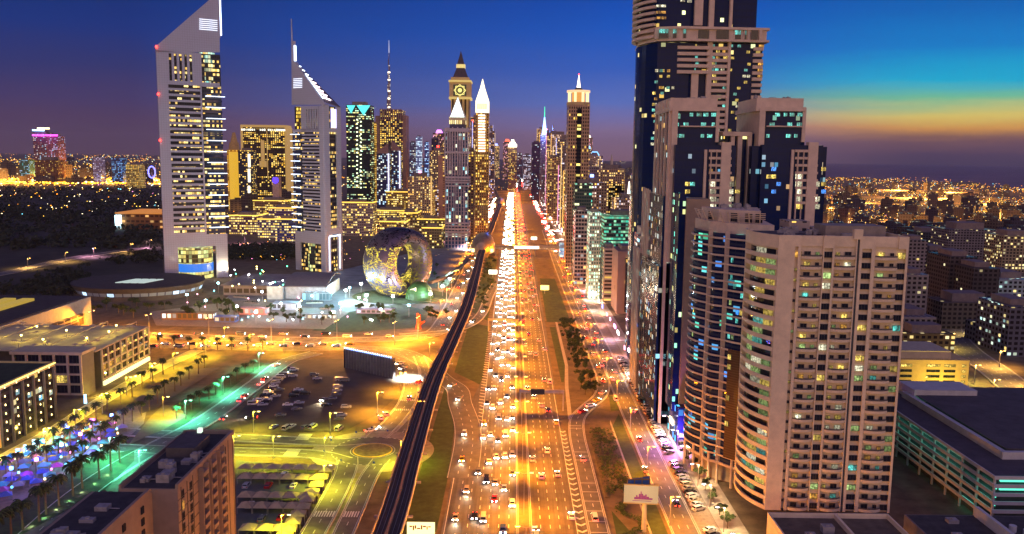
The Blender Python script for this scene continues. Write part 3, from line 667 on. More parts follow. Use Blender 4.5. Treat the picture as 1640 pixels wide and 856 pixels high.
for a, b, kd in ((1052, 1066, 'cyan'), (1074, 1079, 'cyan'), (1090, 1094, 'cyan'), (1170, 1182, 'cyan'), (1186, 1191, 'cyan')): wl += [((T1x(a) + T1x(b)) / 2, Y0 - (5.4 if a < 1100 else 3.4), ZB(53), 0, T1x(b) - T1x(a), 2.4, kd), ((T1x(a) + T1x(b)) / 2, Y0 - (5.4 if a < 1100 else 3.4), ZB(60), 0, T1x(b) - T1x(a), 2.6, 'dark')]
for a, b in ((1112, 1131), (1143, 1162), (1198, 1208)): wl.append(((T1x(a) + T1x(b)) / 2, Y0 - 4.6, ZB(57), 0, T1x(b) - T1x(a), 5, 'dark'))
# banded floors: every band is one spandrel on its own storey
k = 0
for py in [75.4 + 9.65 * i for i in range(25)] + [40 - 9.4 * i for i in range(8)]:
    if py > 250: break
    za, zb_ = ZB(py + 5.2), ZB(py); dx = (100 - py) * .012; bands = [(T1x(1134), T1x(1166), Y0 - 2.4, Y0 - .02)]
    if 60 < py < 120: bands.append((T1x(1083 - dx), T1x(1133.6), Y0 - 4, Y0 - .02))
    if py > 69: bands.append((T1x(1205), T1x(1221), Y0 - 1.4, Y0 + 12))
    elif py < 60: bands.append((T1x(1166.4), T1x(1217), Y0 - 2.4, Y0 + 3))
    for q in bands: mb = MB(); mb.box(*q, za, zb_); mb.build('floor_band', PNK, t)
    for _ in range(3):
        if py > 60 and py < 118 and rnd.random() < .6: wl.append((rnd.uniform(T1x(1090), T1x(1130)), Y0 - .3, (ZB(py) + ZB(py - 4.4)) / 2, 0, 2.2, 1.5, rnd.choice(['yellow', 'white', 'warm', 'cyan'])))
        if rnd.random() < .55: wl.append((rnd.uniform(T1x(1140), T1x(1163 if py > 60 else 1210)), Y0 - .3, (ZB(py) + ZB(py - 4.4)) / 2, 0, 2.2, 1.5, rnd.choice(['yellow', 'warm', 'white', 'cyan'])))
    if rnd.random() < .4: wl.append((T1x(1217), Y0 - 1.6, (ZB(py) + ZB(py - 4.4)) / 2, 0, 3, 1.4, 'warm'))
    if py > 60:
        for _ in range(2):
            if rnd.random() < .5: wl.append((rnd.uniform(T1x(1169), T1x(1201)), Y0 - .1, (ZB(py) + ZB(py - 4.4)) / 2, 0, 2.0, 1.5, rnd.choice(['yellow', 'cyan', 'white'])))
for py in range(115, 235, 9):
    for a in (1048, 1051, 1058, 1061, 1070, 1078):
        if rnd.random() < .5: wl.append((T1x(a), Y0 - 2.6, ZB(py), 0, 1.8, 1.6, rnd.choice(['yellow', 'yellow', 'white', 'warm', 'cyan'])))
for a, b in ((1054, 12), (1062, 12), (1054, 22), (1062, 22), (1055, 31), (1063, 31), (1092, 3), (1103, 4)): wl.append((T1x(a, 0), Y0 - 2.8, ZB(b), 0, 2.6, 1.4, 'warm' if b > 15 else 'white'))
windows(t, wl)
mb = MB(); mb.box(T1x(1131), T1x(1139), Y0 - 2.8, Y0 + .5, 0, ztop - 5); mb.box(T1x(1164), T1x(1168), Y0 - 2.9, Y0 + .5, 0, ztop - 5); mb.box(T1x(1112, 0), T1x(1125, 0), Y0 - 3, Y0, ZB(42), ztop); mb.box(T1x(1107), T1x(1118), Y0 - 3, Y0, ZB(250), ZB(116)); mb.build('vertical_rib', PNK, t)
for i in range(10):
    py = 62 - i * 9.5; arc_band(arc(T1x(1034, 0), 558, T1x(1048, 0), Y0 - 1, 7, 8), 0, -2.5, ZB(py), ZB(py - 4.4)).build('curved_balcony', PNK, t)
# front-left block and front-right block
def bx4(mb, a, b, py0, py1, Yf, d, proud=0):
    x0, x1 = DX(a, (py0 + py1) / 2, Yf).x, DX(b, (py0 + py1) / 2, Yf).x; mb.box(x0, x1, Yf - proud, Yf + d, DX(a, py1, Yf).z, DX(a, py0, Yf).z)
def block(label, x, Yf, wid, rt):
    """x: photo column of the left edge of the top glass"""
    t = thing('office_tower', label, 'tower'); e = lambda a: x + a
    mb = MB(); bx4(mb, e(-2), e(rt), 177, 400, Yf, 40); mb.build('glass_wall', glassfac(.02, 2.2, 3.6, (.1, 1, .85), (1, .8, .3), 1.0), t)
    mb = MB(); bx4(mb, e(-7), e(wid), 157, 173, Yf + 1, 34); bx4(mb, e(-8), e(wid + 4), 171, 178, Yf - 1, 38); mb.build('penthouse', PNK, t)
    mb = MB(); bx4(mb, e(-9), e(0), 173, 420, Yf, 40, 1.4); bx4(mb, e(wid - 3), e(wid + 2), 173, 228, Yf, 30, 1.2); bx4(mb, e(8), e(wid - 3), 201.5, 203.5, Yf, 1, 1.0); bx4(mb, e(-4), e(wid + 2), 176, 178, Yf, 1, 1.5); mb.build('cladding', PNK, t)
    wl = []
    for py, row in ((184, (3, 27, 40, 51, 64)), (199.5, (2, 18, 47, 63)), (218, (1, 11, 45, 57))):
        for a in row:
            p = DX(e(a * wid / 70), py, Yf); wl.append((p.x, Yf - .1, p.z, 0, rnd.choice([1.6, 2.4]), 1.6, 'cyan'))
    bw = MB(); bx4(bw, e(-3), e(wid + 26), 232, 430, Yf - 5, 38); bw.build('lower_glass_wall', glassfac(.07, 2.0, 3.4, (1, .5, .08), (.1, .6, 1), .6), t)
    rb = MB()
    for a, b, top in ((43, 47, 240), (53, 54.5, 240), (70 if wid > 60 else 64, 85, 228), (62, 63, 240)):
        bx4(rb, e(a), e(b), top, 430, Yf - 5, 3, 1.2)
    rb.build('pier', PNK, t)
    for py in (240, 251.5, 263, 275, 287, 299, 311, 323):
        mb = MB(); bx4(mb, e(54), e(90), py, py + 4, Yf - 5, 2, .9); mb.build('floor_band', PNK, t)
        for a in (60, 88):
            if py > 270 and rnd.random() < .75: p = DX(e(a), py + 8, Yf - 5); wl.append((p.x, Yf - 5.3, p.z, 0, 3.2, 2.3, 'white' if rnd.random() < .7 else 'yellow'))
        for a in (4, 12, 20, 28, 36, 100):
            if py > 255 and rnd.random() < .22: p = DX(e(a), py + 8, Yf - 5); wl.append((p.x, Yf - 5.1, p.z, 0, 2.2, 1.8, rnd.choice(['yellow', 'cyan', 'blue'])))
    windows(t, wl)
    roof_gear(t, DX(e(0), 160, Yf).x, DX(e(wid - 6), 160, Yf).x, Yf + 4, Yf + 30, DX(e(0), 157, Yf).z, 6)
    return t
tl = block('blue glass tower with stepped pink top and ribbed side fins, left front of the complex', 1081, 402, 68, 66)
tr = block('blue glass tower with stepped pink top, right front of the complex against the sunset', 1219, 406, 68, 66)
mb = MB(); bx4(mb, 1200, 1319, 234, 430, 404, 40); mb.build('corner_glass_wall', glassfac(.06, 2, 3.6, (1, .5, .1), (.3, .8, 1), .6), tr)
t = thing('linking_block', 'narrow link with tall pink arched piers between the two blue glass towers', 'building')
mb = MB(); bx4(mb, 1158, 1204, 214, 430, 412, 30); mb.build('glass_wall', glassfac(.05), t)
mb = MB()
for a, b in ((1166, 1172), (1177, 1184), (1193, 1199)): bx4(mb, a, b, 212, 430, 410, 2, .6)
bx4(mb, 1158, 1202, 211, 218, 409, 8); mb.build('pier', PNK, t)
# ribbed fins of the left tower's street side, stepping out as they go down
side_x = 70.0
mats_g = glassfac(.14, 2.0, 3.6, (1, .55, .1), (.3, .8, 1), 1.2)
mb = MB(); mb.box(73.5, 78, 404, 440, 0, 154); mb.box(71.5, 78, 404, 462, 0, 112); mb.box(70.5, 78, 404, 482, 0, 78); mb.build('street_side_glass', mats_g, tl)
k = 0
for (xx, ya, yb, zt) in ((73.2, 403, 441, 156), (71.2, 403, 463, 113), (70.2, 403, 484, 79)):
    n = 5 if k == 0 else 4
    for i in range(n):
        y = ya + (yb - ya) * i / (n - 1) if k == 0 else yb - 19 + 19 * i / (n - 1)
        fn = MB(); fn.box(xx - .7, xx + .6, y - .7, y + .7, 0, zt + rnd.uniform(0, 1.5)); fn.build('fin', PNK, tl)
    k += 1
wl = []
for _ in range(70):
    z = rnd.uniform(8, 108); y = rnd.uniform(406, 460 if z > 78 else 482); wl.append(((71.3 if y > 440 or z < 110 else 73.4) if z > 78 else 70.35, y, 3.6 * round(z / 3.6) + 1.8, -math.pi / 2, 1.6, 2.2, rnd.choice(['yellow', 'warm', 'white', 'cyan', 'blue', 'warm'])))
windows(tl, wl, 'side_window')
# blank-walled block between the fins and the curved tower
t = thing('office_block', 'plain blank-walled beige slab with a strip of dark glass beside the ribbed fins', 'building')
mb = MB(); mb.box(77.5, 88, 378, 395, 18, 112); mb.build('blank_wall', mat('brown_beige', (.33, .24, .16), .8, .15, .2), t)
mb = MB(); mb.box(74.5, 77.5, 380, 396, 14, 114); mb.build('glass_strip', glassfac(.12, 1.5, 3.6, (.1, 1, .8), (1, .8, .2)), t)
t = thing('shop_pavilion', 'low dark-blue glass shop front with an illuminated sign at the foot of the towers', 'building')
mb = MB(); mb.box(76, 88, 372, 398, 0, 18); mb.build('wall', glassfac(.2, 2.5, 4.5, (.1, .9, 1), (.1, .4, 1)), t)
mb = MB(); mb.box(76.5, 83.5, 371.6, 371.95, 4.2, 6.4); mb.build('sign_board', emis('blue_sign', (.08, .08, 1), 3), t)
mb = MB()
for i in range(6): mb.box(77.1 + i * 1.05, 77.8 + i * 1.05, 371.4, 371.59, 4.7, 5.9)
mb.build('sign_lettering', emis('white_sign', (.85, .9, 1), 4), t)
for k, (y0, y1, h, lab, f) in enumerate([(486, 530, 84, 'round-cornered banded apartment block next to the ribbed fins', facade((.4, .33, .3), (.015, .015, .03), 9, 3.3, .95, .52, .12, (1, .6, .1), (.2, .8, 1))),
                                   (532, 572, 118, 'dark glass slab full of coloured windows behind the ribbed tower', glassfac(.33, 2, 3.4, (1, .5, .1), (.2, .8, 1), 1.4))]):
    t = thing('apartment_block', lab, 'building'); mb = MB(); mb.prism([(76.5 + k * 2, y1), (75.5 + k * 2, (y0 + y1) / 2), (76.5 + k * 2, y0), (98, y0), (98, y1)], 0, h); mb.build('wall', f, t)
    mb = MB(); mb.box(78 + k * 2, 98, y0 + 1, y1 - 1, h, h + 4); mb.build('roof', PNK, t)

lamp('violet_sign_light', 'POINT', (74, 368, 8), 26000, (.75, .15, 1), bpy.data.objects['shop_pavilion'], .6)
# ------------------------------------------------------------------ viaduct with two domed stations
CON = mat('viaduct_concrete', (.42, .34, .26), .85, .2, .4)
t = thing('metro_viaduct', 'elevated metro viaduct on piers running beside the highway', 'viaduct')
vl = spline([(-40.5, 60), (-38.5, 252), (-39.6, 322), (-41, 430), (-38.5, 533), (-35.6, 665), (-36.5, 860), (-38, 1106), (-33, 1700), (-33, 2150), (-50, 2600), (-68, 3110), (-60, 3500)], 10)
mb = MB(); ribbon(mb, vl, -4.7, 4.7, 10.4, 11.2); ribbon(mb, vl, -2.6, 2.6, 8.8, 10.4); mb.build('deck', CON, t)
mb = MB(); ribbon(mb, vl, -4.7, -4.35, 11.2, 12.3); ribbon(mb, vl, 4.35, 4.7, 11.2, 12.3); mb.build('parapet', CON, t)
mb = MB(); ribbon(mb, vl, -.5, .5, 11.2, 11.9); mb.build('walkway', mat('walkway', (.3, .2, .12), .8), t)
mb = MB(); ribbon(mb, vl, -4.3, -.55, 11.2, 11.26); ribbon(mb, vl, .55, 4.3, 11.2, 11.26); mb.build('track_bed', mat('track_bed', (.085, .06, .045), .9), t)
mb = MB()
for c in (-3.2, -1.7, 1.7, 3.2): ribbon(mb, vl, c - .06, c + .06, 11.26, 11.42)
mb.build('rail', mat('rail_steel', (.4, .35, .3), .5, .1, 1, .3), t)
s_ = 0; pos = Vector(vl[0]); acc = 0; npier = 0
for i in range(1, len(vl)):
    acc += (vl[i] - vl[i - 1]).length
    while acc > 30 and vl[i].y < 3200:
        acc -= 30; p = vl[i] - (vl[i] - vl[i - 1]).normalized() * acc
        if p.y < 200: continue
        mb = MB(); mb.cone((p.x, p.y), 1.1, 1.1, 0, 6.5, 12, cap=False); mb.cone((p.x, p.y), 1.1, 2.6, 6.5, 8.8, 12); mb.box(p.x - 6.4, p.x + 6.4, p.y - .7, p.y + .7, 9.9, 10.39); mb.build('pier', CON, t)
GOLD = mat('gold_shell', (.42, .30, .18), .35, .25, .3, .5)
def station(label, x, y, rx, ry, h, gl):
    t = thing('metro_station', label, 'station', None, (x, y, 0))
    mb = MB(); n, m = 20, 12; pt = lambda i, j: (rx * math.cos(math.pi * i / n) * math.sqrt(max(0, 1 - abs(2 * j / m - 1) ** 2.6)) , -ry + 2 * ry * j / m, 7 + (h - 7) * math.sin(math.pi * i / n) ** .8 * math.sqrt(max(0.02, 1 - abs(2 * j / m - 1) ** 2.6)))
    for i in range(n):
        for j in range(m): mb.poly([pt(i, j), pt(i, j + 1), pt(i + 1, j + 1), pt(i + 1, j)])
    smooth(mb.build('shell_roof', GOLD, t))
    mb = MB(); mb.box(-rx * .8, rx * .8, -ry * .7, ry * .7, 5.5, 7.2); mb.box(-rx * .45, rx * .45, -ry * .6, ry * .6, 0, 5.5); mb.build('concourse', CON, t)
    for s2 in (-1, 1): mb = MB(); mb.box(s2 * rx * .78 - 1.8, s2 * rx * .78 + 1.8, -ry * .82, -ry * .74, 8, 12.2); mb.build('glazed_end', emis('station_light', (1, .72, .35), 2.5), t)
    return t
station('large golden domed metro station over the viaduct near the footbridge', -38, 1108, 15.5, 42, 30, 1)
station('small golden domed metro station far along the viaduct', -33, 2150, 14, 40, 26, 1)
t = thing('footbridge', 'long white-lit covered footbridge crossing the highway from the large station', 'footbridge')
mb = MB(); mb.box(-24, 62, 1104, 1110, 9, 9.8); mb.box(-24, 62, 1104, 1110, 13.2, 13.8); mb.build('deck', CON, t)
mb = MB(); mb.box(3, 35, 1104.3, 1109.7, 9.8, 13.2); mb.build('lit_glazing', emis('bridge_glass', (1, .9, .7), 3.5), t)
mb = MB(); mb.box(-24, 3, 1104.3, 1109.7, 9.8, 13.2); mb.box(35, 62, 1104.3, 1109.7, 9.8, 13.2); mb.build('glazing', facade((.4, .3, .2), (.3, .2, .1), 3, 6, .8, .6, .9, (1, .6, .2), (1, .8, .5), .5), t)
for x in (-22, 5.4, 30, 60): mb = MB(); mb.cone((x, 1107), .9, .9, 0, 9, 8); mb.build('pier', CON, t)
t = thing('access_pavilion', 'bright blue-white glass entrance pavilion at the right end of the footbridge', 'pavilion')
mb = MB(); mb.box(62, 74, 1098, 1116, 0, 19); mb.build('glass_wall', facade((.2, .4, .6), (.3, .5, .8), 3, 4, .85, .8, .95, (.25, .55, 1), (.5, .8, 1), 1.2), t)
mb = MB(); mb.box(61, 75, 1097, 1117, 19, 20.5); mb.build('roof', CON, t)
# ------------------------------------------------------------------ tools for fitting a facade to its place
def hit(F, a, b):
    d = ray(a, b); t = (F.o.x * F.n.x + F.o.y * F.n.y) / (d.x * F.n.x + d.y * F.n.y)
    return ((d.x * t - F.o.x) * F.e.x + (d.y * t - F.o.y) * F.e.y, CAMH + d.z * t)
def pbox(mb, F, x0, x1, y0, y1, w0, w1, m=0):
    u0 = hit(F, x0, (y0 + y1) / 2)[0]; u1 = hit(F, x1, (y0 + y1) / 2)[0]; xm = (x0 + x1) / 2
    mb.fbox(F, u0, u1, w0, w1, hit(F, xm, y1)[1], hit(F, xm, y0)[1], m); return mb
def fpoly(mb, F, pts, w0, w1, m=0):     # polygon in the (u, z) plane, counter-clockwise seen from outside, extruded w0..w1
    a = [F.p(u, w1, z) for u, z in pts]; b = [F.p(u, w0, z) for u, z in pts]; n = len(pts)
    mb.poly(a, list(pts), m); mb.poly(b[::-1], m=m)
    for i in range(n): j = (i + 1) % n; mb.poly([a[j], a[i], b[i], b[j]], m=m)
    return mb
# ------------------------------------------------------------------ two triangular towers on the left
ALU = facade((.3, .3, .36), (.42, .43, .54), 2.3, 2.3, .93, .93, 0, rough=.6)
LED = emis('led_strip', (.7, .8, 1), 3.2); LEDB = emis('led_blue', (.25, .4, 1), 4); RED = emis('red_beacon', (1, .03, .02), 12)
def off_facade(lit): return facade((.05, .05, .06), (.02, .025, .04), 2.2, 4.3, .9, .55, lit, (1, .55, .08), (1, .85, .35), 1.5, .75, .3)
t = thing('office_tower', 'tall grey triangular office tower with slanted peak and glowing lobby, leftmost big tower', 'skyscraper')
A = DX(265, 452, 850); B = DX(366, 442, 884); F = Face(A.x, A.y, B.x, B.y); Ln = F.len
Cc = (Vector((A.x, A.y)) + Vector((B.x, B.y))) / 2 - F.n * 52
zt = hit(F, 300, 84)[1]
mb = MB(); q = [F.p(1, -2.2, 0), F.p(Ln - 1, -2.2, 0), (Cc.x, Cc.y, 0)]; mb.prism([(p[0], p[1]) for p in q], hit(F, 300, 382)[1], zt); mb.build('glass_core', off_facade(.42), t)
lf = off_facade(.7)
mb = MB(); uc = hit(F, 317, 430)[0]; rr_ = (hit(F, 347, 430)[0] - hit(F, 286, 430)[0]) / 2 - .6; p = F.p(uc, -rr_ * .75, 0); mb.cone((p[0], p[1]), rr_, rr_, 0, hit(F, 300, 398)[1], 24); mb.build('lobby_glazing', facade((.25, .22, .1), (.1, .09, .04), 3, 4.3, .93, .8, .93, (1, .75, .18), (.75, .95, .4), .9, .2, .3), t)
mb = MB(); mb.cone((p[0], p[1]), rr_ + .25, rr_ + .25, 7.5, 16, 24, cap=False); mb.build('blue_lobby_band', emis('blue_lobby', (.02, .25, 1), .9), t)
# sheathing
ze = [hit(F, 300, y)[1] for y in (455, 396, 377, 137, 84)]
uL = hit(F, 286, 426)[0]; uR = hit(F, 347, 426)[0]; uw = hit(F, 274, 250)[0]; ug = hit(F, 326, 250)[0]; uq = hit(F, 358, 60)[0]
mb = MB(); W0 = -2.4
mb.fbox(F, 0, uL, W0, 0, 0, ze[1]); mb.fbox(F, uR, Ln, W0, 0, 0, ze[1]); mb.fbox(F, 0, Ln, W0, 0, ze[1], ze[2])
mb.fbox(F, 0, uw, W0, 0, ze[2], ze[3]); u84 = hit(F, 271, 108)[0]; u311 = hit(F, 312, 108)[0]; u323 = hit(F, 323, 108)[0]
mb.fbox(F, 0, u84, W0, 0, ze[3], ze[4]); mb.fbox(F, u311, u323, W0, 0, ze[3], ze[4])
zs0, zs1 = hit(F, 290, 130)[1], hit(F, 290, 87)[1]
mb.fbox(F, u84, u311, W0, 0, ze[3], zs0); mb.fbox(F, u84, u311, W0, 0, zs1, ze[4]); mb.fbox(F, u323, hit(F, 352, 135)[0], W0, 0, ze[3] - .5, hit(F, 340, 133)[1])
dw = (u311 - u84) / 10
for i in range(5): mb.fbox(F, u84 + dw * (2 * i + 1), u84 + dw * (2 * i + 2), W0, 0, zs0, zs1)
mb.build('cladding', ALU, t)
mb = MB(); P_ = lambda a, b: hit(F, a, b)
fpoly(mb, F, [P_(249.6, 84), P_(352, 84), P_(351.5, -12), P_(349, -12), P_(249, 75)], -3, 0); mb.build('slanted_peak', ALU, t)
mb = MB(); zc0, zc1 = hit(F, 335, 133)[1], hit(F, 335, 84)[1]; p = F.p((hit(F, 323, 108)[0] + hit(F, 347, 108)[0]) / 2, -9, 0); mb.cone((p[0], p[1]), 8, 8, zc0, zc1, 20); mb.build('sky_lobby', facade((.06, .05, .05), (.04, .05, .06), 2.6, 4.3, .9, .75, .5, (1, .6, .1), (.2, .8, .8), 1.2, .8), t)
fl = (ze[3] - ze[2]) / 27
for i in range(27):
    z = ze[2] + fl * i; mb = MB(); mb.fbox(F, uw, ug, -2.2, -.3, z, z + fl * .42); mb.build('floor_band', ALU, t)
for i in range(13):
    z = ze[2] + fl * (2 * i + 1.2); mb = MB(); mb.fbox(F, ug + 4, hit(F, 362, 300)[0] + 1.5, -1.2, 1.3, z, z + .6); mb.build('light_bar', LED, t)
    mb = MB(); mb.fbox(F, ug, Ln - .8, -2.2, -.9, z - fl * .95, z - fl * .6); mb.build('floor_band', BG, t)
mb = MB(); mb.fbox(F, ug - .9, ug + .5, -2.2, -.2, ze[2], ze[3]); mb.build('mullion', ALU, t)
for i in range(6):
    y = 31.5 + i * 3.2; mb = MB(); pbox(mb, F, 319, 348, y, y + 1.1, .05, .4); mb.build('louvre_light', emis('louvre_led', (.8, .85, 1), 1.7), t)
mb = MB(); pbox(mb, F, 351.6, 354, -14, 57, -2.5, .8); mb.build('spire_light', LED, t)
mb = MB(); pbox(mb, F, 350, 351.6, -60, 60, -2.5, .5); mb.build('spire', ALU, t)
for (a, b) in ((250, 75), (253, 151), (256, 225)): mb = MB(); u, z = hit(F, a, b); p = F.p(u, 1, z); mb.cone((p[0], p[1]), 1.1, .8, z - 1, z + 1, 8); mb.build('beacon', RED, t)

t = thing('hotel_tower', 'slimmer grey triangular tower with tall mast and white-striped sloping roof', 'skyscraper')
A = DX(474, 436, 948); B = DX(522, 440, 918); D_ = DX(549, 436, 950); F = Face(A.x, A.y, B.x, B.y); F2 = Face(B.x, B.y, D_.x, D_.y)
bk = (Vector((A.x, A.y)) + Vector((D_.x, D_.y))) / 2 + Vector((-2, 14))
z_b = hit(F, 500, 373)[1]; z_t = hit(F, 500, 170)[1]; z_m = hit(F, 500, 212)[1]
inn = [F.p(1, -2, 0), F.p(F.len - 2, -2, 0), F2.p(F2.len - 1.5, -2, 0), (bk.x, bk.y, 0)]
mb = MB(); mb.prism([(p[0], p[1]) for p in inn], 0, z_t); mb.build('glass_core', facade((.03, .03, .04), (.012, .014, .03), 2.2, 4.3, .9, .6, .3, (1, .5, .06), (1, .8, .3), 1.3, 1.2, .3), t)
U = lambda a, b: hit(F, a, b)[0]
mb = MB()
ua, ub = U(486, 300), U(512, 300)
mb.fbox(F, ub + .5, F.len, -2.3, 0, 0, z_t); mb.fbox(F, 0, ub + .5, -2.3, 0, z_b - 12, z_b)
mb.fbox(F, 0, U(481, 410), -2.3, 0, 0, z_b - 12); mb.fbox(F, 0, ub + .5, -2.3, 0, z_m, hit(F, 500, 207)[1])
us0, us1 = U(488, 190), U(510, 190); zs0, zs1 = hit(F, 500, 210)[1], hit(F, 500, 175)[1]
mb.fbox(F, U(482, 190), us0, -2.3, 0, z_m, z_t); dw = (us1 - us0) / 11
for i in range(6): mb.fbox(F, us0 + dw * 2 * i, us0 + dw * (2 * i + 1), -2.3, 0, zs0, z_t)
mb.fbox(F, us0, us1, -2.3, -.01, zs1, z_t)
mb.build('cladding', ALU, t)
mb = MB(); U2 = lambda a, b: hit(F2, a, b)[0]
mb.fbox(F2, 0, U2(529, 300), -2, 0, 0, hit(F2, 530, 168)[1]); mb.fbox(F2, U2(541, 300), F2.len, -2, 0, 0, hit(F2, 540, 172)[1])
for y0, y1 in ((206, 212), (366, 376), (436, 442)): mb.fbox(F2, U2(529, 300), U2(541, 300), -2, -.1, hit(F2, 535, y1)[1], hit(F2, 535, y0)[1])
mb.build('side_cladding', ALU, t)
mb = MB(); mb.fbox(F2, U2(532, 190), U2(541, 190), -3, -.5, hit(F2, 535, 205)[1], hit(F2, 535, 175)[1]); mb.build('lit_panel', emis('violet_led', (.55, .5, 1), 2.2), t)
for x0, x1, y0, y1 in ((527, 528, 380, 434), (543.5, 544.7, 376, 430), (527, 544.7, 377, 379)): mb = MB(); pbox(mb, F2, x0, x1, y0, y1, .02, .5); mb.build('light_outline', LED, t)
fl = (z_m - z_b) / 30
for i in range(30):
    z = z_b + fl * i; mb = MB(); mb.fbox(F, ua - 1.5, ub + .5, -2, -.3, z, z + fl * .5); mb.build('floor_band', ALU, t)
for i in range(15):
    z = z_b + fl * (2 * i + 1.3); mb = MB(); mb.fbox(F, U(467, 300) + 1, U(480, 300) + .5, -1, 1.3, z, z + .65); mb.build('light_bar', LED, t)
mb = MB()
fpoly(mb, F, [P2 for P2 in (hit(F, 467, 168), hit(F, 521, 168), hit(F, 517, 162), hit(F, 473, 100), hit(F, 467, 96))], -3.2, 0); mb.build('slanted_peak', ALU, t)
mb = MB(); a0 = hit(F, 472, 98); a1 = hit(F, 518, 162); p0, p1 = F.p(a0[0], -1, a0[1]), F.p(a1[0], -1, a1[1]); c2 = hit(F2, 546, 172); p2 = F2.p(c2[0], -.5, c2[1])
mb.poly([p0, p1, p2]); mb.poly([(p0[0], p0[1], p0[2] - 1), (p2[0], p2[1], p2[2] - 1), (p1[0], p1[1], p1[2] - 1)]); mb.poly([p0, p2, (p2[0], p2[1], p2[2] - 1), (p0[0], p0[1], p0[2] - 1)]); mb.poly([p1, (p1[0], p1[1], p1[2] - 1), (p2[0], p2[1], p2[2] - 1), p2]); mb.build('sloping_roof', mat('dark_roof_panel', (.12, .1, .12), .5), t)
p0, p1, p2 = Vector(p0), Vector(p1), Vector(p2)
for i in range(9):
    f = .14 + i * .095; a = p0.lerp(p1, f); b = p0.lerp(p2, f); mb = MB(); mb.tube(a.lerp(b, .12) + Vector((0, -.3, .5)), a.lerp(b, .62) + Vector((0, -.3, .5)), .75); mb.build('roof_light', LED if i < 4 else emis('roof_led_pink', (1, .75, .8), 6), t)
mb = MB(); mb.tube(p0.lerp(p1, .35) + Vector((.5, -.8, .6)), p0.lerp(p1, .95) + Vector((.5, -.8, .6)), .55); mb.build('roof_light', LED, t)
for i in range(6):
    y = 126 + i * 2.8; mb = MB(); pbox(mb, F, 470, 484, y, y + 1.0, .05, .4); mb.build('louvre_light', emis('louvre_led', (.8, .85, 1), 1.7), t)
mb = MB(); b0 = hit(F, 467, 145); b1 = hit(F, 464, 30); mb.tube(F.p(b0[0], -2, b0[1]), F.p(hit(F, 465.5, 66)[0], -2, hit(F, 465.5, 66)[1]), 1.7, 1.3); mb.tube(F.p(hit(F, 465.5, 66)[0], -2, hit(F, 465.5, 66)[1]), F.p(b1[0], -2, b1[1]), 1.1, .6); mb.build('mast', ALU, t)
mb = MB(); pbox(mb, F, 471.3, 473, 73, 98, -1.5, .5); mb.build('mast_light', LED, t)
mb = MB(); pbox(mb, F, 466, 471, 66, 100, -2.4, -.6); mb.build('mast_fin', ALU, t)
mb = MB(); p = F.p(U(476, 190), -5, 0); mb.cone((p[0], p[1]), 5, 5, z_m, z_t, 14); mb.build('sky_lobby', facade((.1, .07, .03), (.1, .07, .03), 2, 4, .85, .7, .75, (1, .6, .06), (1, .7, .1), 1.3), t)
mb = MB(); p = F.p(U(497, 410), -8, 0); mb.cone((p[0], p[1]), 8.5, 8.5, 0, z_b - 12, 16); mb.build('lobby_glazing', facade((.05, .05, .05), (.03, .04, .04), 2.4, 4, .85, .75, .6, (1, .7, .15), (.7, .9, .4), 1.3), t)

